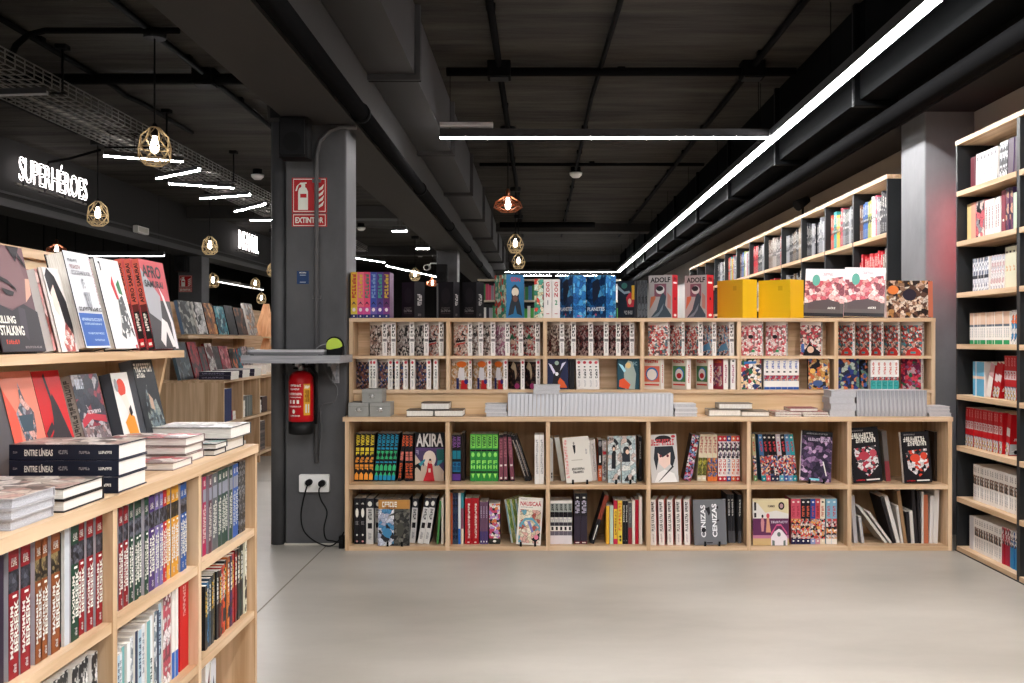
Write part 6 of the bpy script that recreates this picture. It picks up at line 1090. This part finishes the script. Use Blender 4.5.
rowB = [('grey rocky scene cover', ['#3a3e40', '#6a6e6e', '#23262a', '#a8a8a0'], '#6a7f9a', 184.5, 197.5, .31), ('white cover, black figure', ['#d8d6d4', '#b8b6b4', '#2a2a2c', '#e0dedc'], '#c8c6c4', 199, 208.4, .31), ('orange rust scene cover', ['#b87038', '#8a5024', '#d89a54', '#4a2e1c'], '#3a2a20', 209.5, 218.6, .31), ('teal scene cover', ['#2a7f94', '#54a8b4', '#1c4a5a', '#a8ccd0'], '#1c3038', 219.4, 229.2, .29), ('black cover, grey emblem', ['#1c1c20', '#26262a', '#3a3a3e', '#1c1c20'], '#1c1c20', 230.2, 238, .31), ('dark brown scene cover', ['#2a2220', '#5a3c2c', '#1c1a1c', '#8a5a3a'], '#1c1a1c', 239, 248.6, .295), ('tall pale grey scene cover', ['#b8b4b0', '#8a8684', '#d8d4d0', '#c89a7a'], '#d8d4d0', 250.5, 258.5, .36)]
for i, (d, cols, sp, a, b, h) in enumerate(rowB): aface(p, S(d, ART(170+i, cols, 11), C(sp), group=e3), -3.165, a, b, h, .03, 1.288, 13)
p = ('lower tier, farther riser', NE)
lowB = [('slate blue cover', ['#33424c', '#5a6a70', '#22282c'], '#4a5a64', 181, 194, .36), ('dark red cover', ['#7a141c', '#a8242c', '#3a1014'], '#5a1014', 195.5, 204, .37), ('black red cover', ['#2a1216', '#6a1c24', '#1c1014'], '#8a2a34', 205, 211, .3), ('white and maroon cover', ['#b8b0ac', '#5a2a2c', '#d8d0cc'], '#7a1c24', 212, 218.6, .33), ('black figure cover', ['#1c1a1c', '#3a3438', '#1c1a1c'], '#8a8484', 219.4, 224.6, .3), ('crimson patterned cover', ['#a83a48', '#c87a80', '#6a1c28'], '#a84a54', 225.2, 233.6, .3), ('black cover, orange title', ['#1c1a1c', '#2a2426', '#c8642c'], '#1c1a1c', 234.4, 240.6, .27), ('teal and red cover', ['#2a7f94', '#b83a34', '#1c3a44'], '#2a7f94', 241.6, 246.4, .27), ('grey pink cover', ['#8a8488', '#c8b0b4', '#4a4448'], '#b8b0b4', 247.4, 253, .29), ('pale cover', ['#b0aca8', '#8a8684', '#d0ccc8'], '#b8b4b0', 254, 260, .28)]
for i, (d, cols, sp, a, b, h) in enumerate(lowB): aface(p, S(d, ART(190+i, cols, 11), C(sp), group=e3), -3.15, a, b, min(h, .345), .03, BT, 14)
fb = S('x', ART(205, ['#c8c4c0', '#a8a4a0', '#d8d4d0'], 14), C('#2c2a3c'), sm=[('gly', .35, .2, .7, .9, C('#8a88a0'), 8, 1)], back=NV, edge=NV, group='books lying on the farther left counter')
for j, (xr, y0, n, lab) in enumerate(((PX(228.6, 9.25), 9.25, 2, '%s dark spined book, front pile of the farther left counter'), (PX(240.5, 9.75), 9.75, 2, '%s dark spined book, second pile of the farther left counter'), (PX(252.4, 10.2), 10.2, 2, '%s dark spined book, third pile of the farther left counter'))):
    lying(None, fb, xr+.02, y0, .29, .24, .036, BT, n=n, label=lab)
wb = S('x', C('#cfccc8'), C('#dcd8d4'), back=w_, group='white books lying on the farther left counter')
for j, (px, y0, n, lab) in enumerate(((257.5, 10.75, 3, '%s white book, nearer white pile of the farther counter'), (266, 11.35, 4, '%s white book, middle white pile of the farther counter'), (274, 12.25, 4, '%s white book, last white pile of the farther counter'))):
    lying(None, wb, PX(px, y0)+.05, y0, .2, .16, .03, BT, n=n, spine_front=False, label=lab)
def brow(place, st, bay, z, n, t, h, off=.03, X=-2.87, w=.17):
    for i in range(n):
        s_ = st[i % len(st)] if isinstance(st, list) else st
        M = T(X, BY[bay]+off+(i+1)*t*1.05, z) @ Matrix.Rotation(math.pi, 4, 'Z'); put_book(s_, w, h, t, M, z, place, i)
g4 = 'books in the farther left bookcase'
brow(('upper row, first bay, farther left bookcase', NE), S('dark blue tall spine', NV, C('#22305e'), back=C('#22305e'), group=g4), 0, BROW[1], 7, .045, .3, w=.2)
lying(None, S('x', C('#d0505e'), C('#c83c50'), back=C('#c83c50'), group=g4), -2.88, 9.62, .12, .1, .04, BROW[1], n=2, label='%s pink box beside the dark blue spines, farther left bookcase')
lying(None, wb, -2.87, 9.84, .14, .16, .026, BROW[1], n=6, label='%s white book, stack in second bay of farther bookcase')
brow(('upper row, second bay, farther left bookcase', NE), [S('grey green spine', GY, C('#4a5a54'), back=GY, group=g4), S('pale grey spine', GY, C('#8a8a88'), back=GY, group=g4)], 1, BROW[1], 7, .03, .2, off=.24)
lying(None, wb, -2.87, 10.42, .14, .16, .026, BROW[1], n=5, label='%s white book, upper stack in third bay of farther bookcase')
brow(('upper row, third bay, farther left bookcase', NE), S('dark brown spine', BR, C('#4a3a36'), group=g4), 2, BROW[1], 6, .03, .16, off=.24)
brow(('lower row, third bay, farther left bookcase', NE), [S('black patterned spine', k_, ART(210, ['#1c1a1c', '#4a3a38', '#8a7a74', '#2a2426'], 30), group=g4)], 2, BROW[0], 8, .035, .3, off=.05, w=.2)
lying(None, wb, -2.87, 9.86, .14, .16, .026, BROW[0], n=6, label='%s white book, lower stack in second bay of farther bookcase')
brow(('upper row, fourth bay, farther left bookcase', NE), S('grey spine', GY, C('#77757a'), group=g4), 3, BROW[1], 10, .035, .22)
brow(('lower row, fourth bay, farther left bookcase', NE), S('brown spine', BR, C('#5a4a40'), group=g4), 3, BROW[0], 10, .035, .25)
KIND[:] = ['paperback_book', 'book']
# ================================================================ right wall bookcase (near)
BKW = NOISY('black_melamine', '#151719', '#1c1f22', scale=(5, 5, 5), rough=(.4, .55), bump=.01)
RX = 2.46; RZ = (.03, .32, .62, .92, 1.216, 1.516, 1.816, 2.11, 2.41); RYS = [2.9, 3.685, 4.47, 5.255, 6.04]
e = empty('wall_bookcase', (RX, 6.04, 0), 'tall black bookcase with pine shelves at the right edge', 'bookcase')
for i, y in enumerate(RYS):
    m = MB(); m.box(RX, RX+.24, y-.018 if i else y, y+.018 if i < 4 else y, .0, RZ[8]-.026, BKW); part('side_panel' if i in (0, 4) else 'divider', m, e)
for i in range(4):
    for z in RZ[:8]:
        m = MB(); m.box(RX-.004, RX+.24, RYS[i]+.018, RYS[i+1]-.018, z-.028, z, WY); part('shelf', m, e)
m = MB(); m.box(RX-.004, RX+.24, RYS[0], 6.04, RZ[8]-.026, RZ[8], WY); part('top_board', m, e)
m = MB(); m.box(RX-.008, RX+.2, RYS[0], 6.04, 0, .006, BKW); part('base_sheet', m, e)
for i in range(4):
    m = MB(); m.box(RX+.225, RX+.24, RYS[i+1]-.30, RYS[i+1]-.018, .03, RZ[8]-.03, BKW); part('back_strip', m, e)
m = MB(); m.box(2.722, 2.735, 5.62, 5.68, 0.03, 2.4, C('#c8c6c4', .6)); struct('trim_2', m)
def rrow(place, seq, z, X=2.505, w=.15, lean=0):
    """spines facing the aisle; seq (style, px_a, px_b, height, n), far to near"""
    for it in seq:
        s_, a, b, h, n = it[:5]; ln = it[5] if len(it) > 5 else 0
        ya, yb = X*F/(a-VX), X*F/(b-VX); p = (ya-yb)/n
        for i in range(n):
            st = s_[i % len(s_)] if isinstance(s_, list) else s_
            M = T(X+R.uniform(-.003, .003), ya-(i+1)*p, z) @ Matrix.Rotation(math.radians(ln), 4, 'X')
            put_book(st, w, h, p*.95*math.cos(math.radians(ln)), M, z, place, -(ya-i*p))
FE = 'far end'
g5 = 'books in the right wall bookcase'
def Q(d, c, s, **k): k.setdefault('group', g5); k.setdefault('back', c); return S(d, c, s, **k)
wl = Q('white spine, black title', w_, C('#d9d9dd'), sm=[('gly', .2, .8, .8, .9, k_, 2), ('gly', .3, .1, .7, .6, GY, 7, 1)]); dr = Q('dark red spine', MAR, C('#5f2430')); bg_ = Q('black and grey spine', k_, ART(220, ['#1c1c20', '#8a8a8e', '#2a2a2e', '#c8c8cc'], 40))
def RPn(i): return ('%s shelf, right black bookcase' % ['lowest', 'second lowest', 'third lowest', 'fourth lowest', 'fourth highest', 'third highest', 'second highest', 'highest'][i], FE)
rrow(RPn(7), [(dr, 970.4, 975, .185, 2), (wl, 975.2, 996.8, .19, 6, 2), (bg_, 998.5, 1007, .2, 3, 4), (Q('dark mauve spine', PU, C('#4a3a48')), 1007.5, 1016.5, .2, 3, 4)], RZ[7])
rrow(RPn(6), [(Q('yellow cream spine', CR, C('#dcc48a')), 966.5, 970.6, .215, 1), (Q('salmon spine', PK, C('#d89a84')), 971, 975.6, .215, 1), (Q('pink cover, black suited figure', C('#c87a80'), ART(221, ['#c8606a', '#1c1c20', '#e0c8c0', '#8a8a90'], 16)), 976, 984.5, .215, 1), (Q('white spine, thin print', w_, C('#dcdad6'), sm=[('gly', .3, .2, .7, .8, C('#8a5a5a'), 9, 1)]), 985, 1000.5, .205, 5), (Q('deep red spine', MAR, C('#7c2c3c'), sm=[('ell', .5, .3, .2, .03, SW)]), 1001.5, 1005.6, .23, 1), (Q('purple figure spine', PU, ART(222, ['#4a3050', '#6a3a54', '#c89a80', '#3a2840'], 22)), 1006, 1012.6, .235, 2), (Q('pale green spine', w_, C('#b8ccb0')), 1013, 1016.4, .2, 1)], RZ[6])
bp_ = ART(223, ['#d9dbe2', '#a8aec0', '#e4e4e8', '#6a7288'], 34)
rrow(RPn(5), [(Q('blue grey patterned spine', w_, bp_, sm=[('rect', 0, .38, 1, .48, C('#2a2c38'))]), 973, 989, .19, 6), (Q('pink grey patterned spine', w_, ART(224, ['#e4dcdc', '#c8a8a8', '#b8bcc8', '#e0dcdc'], 34)), 990.5, 1003.5, .188, 5, 5), (Q('tall ivory spine', CR, C('#cfcdb4'), sm=[('rect', .3, .85, .7, .9, k_), ('gly', .3, .4, .7, .55, C('#c88a5a'), 2, 1)]), 1005, 1016.4, .22, 3)], RZ[5])
rrow(RPn(4), [(Q('cream topped spine, green foot', w_, [(.13, C('#1c8a56')), (.55, w_), (.62, C('#5a6470')), (1, C('#d9b8a0'))], sm=[('gly', .3, .2, .7, .5, C('#a8a8ac'), 5, 1)]), 970, 1009.6, .178, 19), (Q('white spine, blue picture', w_, ART(225, ['#e0dedc', '#2a84b8', '#d86a3a', '#e0dedc'], 24)), 1010.4, 1016.4, .18, 2, 4)], RZ[4])
rcar = [(.3, ART(226, ['#c8c4c4', '#3a4a6a', '#c8a040', '#2a2a30', '#e0dcdc'], 34)), (.46, C('#b3141c')), (.66, C('#d8c8c8')), (1, C('#b3141c'))]
rs = Q('red spine, photo foot', C('#b3141c'), rcar, sm=[('gly', .3, .75, .7, .95, C('#d88a8a'), 4, 1), ('gly', .2, .48, .8, .64, C('#b3141c'), 3, 1)])
rrow(RPn(3), [(Q('sky blue spine', w_, [(.5, C('#5aa4cc')), (.58, SKIN), (1, C('#6ab0d4'))]), 973, 984.4, .195, 4), (Q('white spine, red stripe, leaning', C('#b3141c'), [(.6, w_), (1, C('#c8a0a0'))]), 986.2, 991, .19, 1, 18), (Q('red covered leaning volume', C('#b3141c'), rcar, cm=[('gly', .1, .2, .6, .3, SW, 6)]), 992, 998.5, .2, 2, 18), (rs, 1004, 1016.6, .235, 4)], RZ[3])
rrow(RPn(2), [(rs, 965.5, 1001.5, .225, 13, 2), (Q('red cover, white car photo', C('#b3141c'), rcar, cm=[('rect', .02, .02, .98, .28, C('#a8b0b4')), ('poly', [(.08, .1), (.2, .14), (.35, .22), (.7, .22), (.85, .14), (.95, .1)], C('#e0e2e4')), ('ell', .25, .09, .07, .05, k_), ('ell', .78, .09, .07, .05, k_), ('gly', .15, .36, .6, .42, SW, 7)]), 1004.5, 1008, .225, 1, 9)], RZ[2])
wj = Q('white spine, brown picture band', w_, [(.45, w_), (.7, ART(227, ['#c8a080', '#2a2426', '#8a6a5a', '#e0d8d0', '#4a4648'], 44)), (1, w_)], sm=[('gly', .3, .78, .7, .93, C('#6a6464'), 3, 1), ('gly', .3, .1, .7, .4, C('#a8a8ac'), 5, 1)])
rrow(RPn(1), [(wj, 973, 1016.8, .205, 18)], RZ[1])
rrow(RPn(0), [(Q('pale grey spine', w_, C('#c8c6ca')), 969.4, 974, .19, 2), (wj, 974.2, 1001.4, .195, 11), (Q('crimson spine, picture head', RD, [(.55, C('#a81438')), (1, ART(228, ['#a81438', '#e0c8c8', '#3a2a2e'], 44))]), 1001.8, 1009.4, .2, 3), (Q('blue spine, picture head', BLU, [(.55, C('#2a80b8')), (1, ART(229, ['#2a80b8', '#e0dcd8', '#3a3438'], 44))]), 1009.8, 1016.8, .2, 3)], RZ[0])
KIND[:] = ['hardback_book', 'book']
# ================================================================ right wall bookcase (far)
FYS = [7.23+.79*i for i in range(13)]; FZ = (.40, .80, 1.20, 1.60, 2.00, 2.41)
e = empty('wall_bookcase', (RX, 7.23, 0), 'long black bookcase with pine shelves beyond the right pillar', 'bookcase')
for i, y in enumerate(FYS):
    m = MB(); m.box(RX, RX+.26, y-.018 if i else y, y+.018, 0, FZ[5]-.026, BKW); part('side_panel' if i in (0, 12) else 'divider', m, e)
for i in range(12):
    for z in FZ[:5]:
        m = MB(); m.box(RX-.004, RX+.26, FYS[i]+.018, FYS[i+1]-.018, z-.03, z, WY); part('shelf', m, e)
m = MB(); m.box(RX-.004, RX+.27, FYS[0]-.005, FYS[-1]+.018, FZ[5]-.03, FZ[5], WY); part('top_board', m, e)
m = MB(); m.box(RX+.26, RX+.27, FYS[0], FYS[-1], 0, FZ[5]-.03, BKW); part('back_panel', m, e)
pal = {1: [('#6a4a3a', 'brown'), ('#3a62a0', 'blue'), ('#3a62a0', 'blue'), ('#9aa04a', 'olive'), ('#d8d8d6', 'white'), ('#c8506a', 'rose'), ('#8a8a90', 'grey'), ('#1f1f24', 'black'), ('#2a2a30', 'black'), ('#b8303a', 'red')], 2: [('#c8503a', 'orange'), ('#3a9a9a', 'teal'), ('#c8a83a', 'yellow'), ('#a83a4a', 'crimson'), ('#6a6c70', 'grey'), ('#3a3c40', 'charcoal'), ('#8a8c90', 'grey'), ('#1f1f24', 'black')],
       3: [('#1f1f24', 'black'), ('#9a9a9e', 'light grey'), ('#1f1f24', 'black'), ('#77797e', 'grey'), ('#a8aaae', 'pale grey')], 4: [('#9a9a9e', 'light grey'), ('#1f1f24', 'black'), ('#5a4a3a', 'brown'), ('#1f1f24', 'black'), ('#8a7a64', 'tan'), ('#b83a3a', 'red')], 5: [('#7a6a60', 'taupe'), ('#9a9088', 'grey brown'), ('#5a5450', 'dark grey'), ('#c04a50', 'red')], 6: [('#b83a40', 'red'), ('#1f1f24', 'black'), ('#9a9a9e', 'light grey')]}
for b in range(9):
    for row in ((4, 3) if b < 6 else (4,)):
        P_ = pal[(b % 6)+1] if row == 4 else [pal[1], pal[3], pal[3], pal[4], pal[6], pal[5]][b % 6]
        if row == 3 and b == 0: P_ = [('#b8242e', 'red'), ('#c03038', 'red'), ('#b8242e', 'red'), ('#c8303a', 'bright red'), ('#8a8078', 'taupe')]
        if row == 3 and b == 1: P_ = [('#d8d8da', 'white'), ('#d8d8da', 'white'), ('#6a6c70', 'grey')]
        z = FZ[row]; y = FYS[b]+.05; end = FYS[b+1]-.04; k = 0; start = y+(.05 if b < 3 else 0)
        hb_ = .30 if row == 4 else (.2 if b in (1, 2) else .27)
        y = end
        while y > start+.05:
            t = R.uniform(.028, .05); h_, nm_ = P_[min(len(P_)-1, int((end-y)/(end-start)*len(P_)))]
            hh = hb_+R.uniform(-.03, .03)
            if R.random() < .12: y -= .05
            st = _fst[(h_, nm_)] if '_fst' in globals() and (h_, nm_) in _fst else None
            if st is None:
                if '_fst' not in globals(): _fst = {}
                st = S(nm_+' spine', C(h_), [(.4, C(h_)), (.6, ART(int(h_[1:3], 16), [h_, h_, '#c8c4c0', '#2a2a2e'], 30)), (1, C(h_))], sm=[('gly', .25, .65, .75, .92, SW, 4, 1), ('gly', .3, .08, .7, .3, C('#a8a8a8'), 4, 1)], back=C(h_), group='books in the long far right bookcase'); _fst[(h_, nm_)] = st
            M = T(2.50, y-t, z); put_book(st, .19, hh, t*.96, M, z, ('%s shelf, %s bay beyond right pillar' % ('second' if row == 4 else 'third', ordw(b+1)), 'near end'), y*1.0); y -= t
e = empty('spot_lamp', (2.52, 9.9, 2.41), 'small black spot lamp standing on the long far bookcase', 'spot lamp')
m = MB(); m.lathe([(.07, 2.411), (.07, 2.43), (.02, 2.44)], 2.55, 9.9, DARK, 14); m.tube([(2.55, 9.9, 2.43), (2.55, 9.9, 2.55)], .012, DARK, 8); part('stand', m, e)
m = MB(); m.tube([(2.60, 9.9, 2.60), (2.48, 9.85, 2.53)], [.035, .055], DARK, 14); part('head', m, e)
KIND[:] = ['book', 'book']
# ================================================================ far bookcase across the end of the aisle
e = empty('wall_bookcase', (-1.2, 20, 0), 'distant tall bookcase across the aisle behind the green box', 'bookcase')
xs = [-1.2+.7*i for i in range(5)]
for i, x in enumerate(xs):
    m = MB(); m.box(x-.02, x+.02, 20, 20.3, 0, 2.41, BKW); part('side_panel' if i in (0, 4) else 'divider', m, e)
for z in (.8, 1.2, 1.6, 2.02, 2.43):
    m = MB(); m.box(-1.2, 1.6, 19.99, 20.3, z-.035, z, C('#c9bda9', .6)); part('shelf', m, e)
m = MB(); m.box(-1.2, 1.6, 20.3, 20.32, 0, 2.43, BKW); part('back_panel', m, e)
fp = [('#4a9a4a', 'green'), ('#c83a44', 'red'), ('#3a7a4a', 'dark green'), ('#8a8a90', 'grey'), ('#c8506a', 'rose'), ('#2a2a34', 'black'), ('#4a7aa8', 'blue'), ('#d8d4d0', 'white')]
for b in range(4):
    for (row, z) in ((1, 2.02), (2, 1.6)):
        x = xs[b]+.04
        while x < xs[b+1]-.08:
            h_, nm_ = R.choice(fp); t = R.uniform(.05, .07); st = S(nm_+' spine', C(h_), C(h_), back=C(h_), group='books in the distant bookcase')
            M = T(x+t, 20.03, z) @ Matrix.Rotation(math.pi/2, 4, 'Z'); put_book(st, .2, .3+R.uniform(-.05, .04), t*.95, M, z, ('%s shelf, %s bay of distant bookcase' % (['', 'second', 'third'][row], ordw(b+1)), 'left'), x); x += t
# red lamp by the right pillar (its glow is what tints the pillar)
finish_labels()
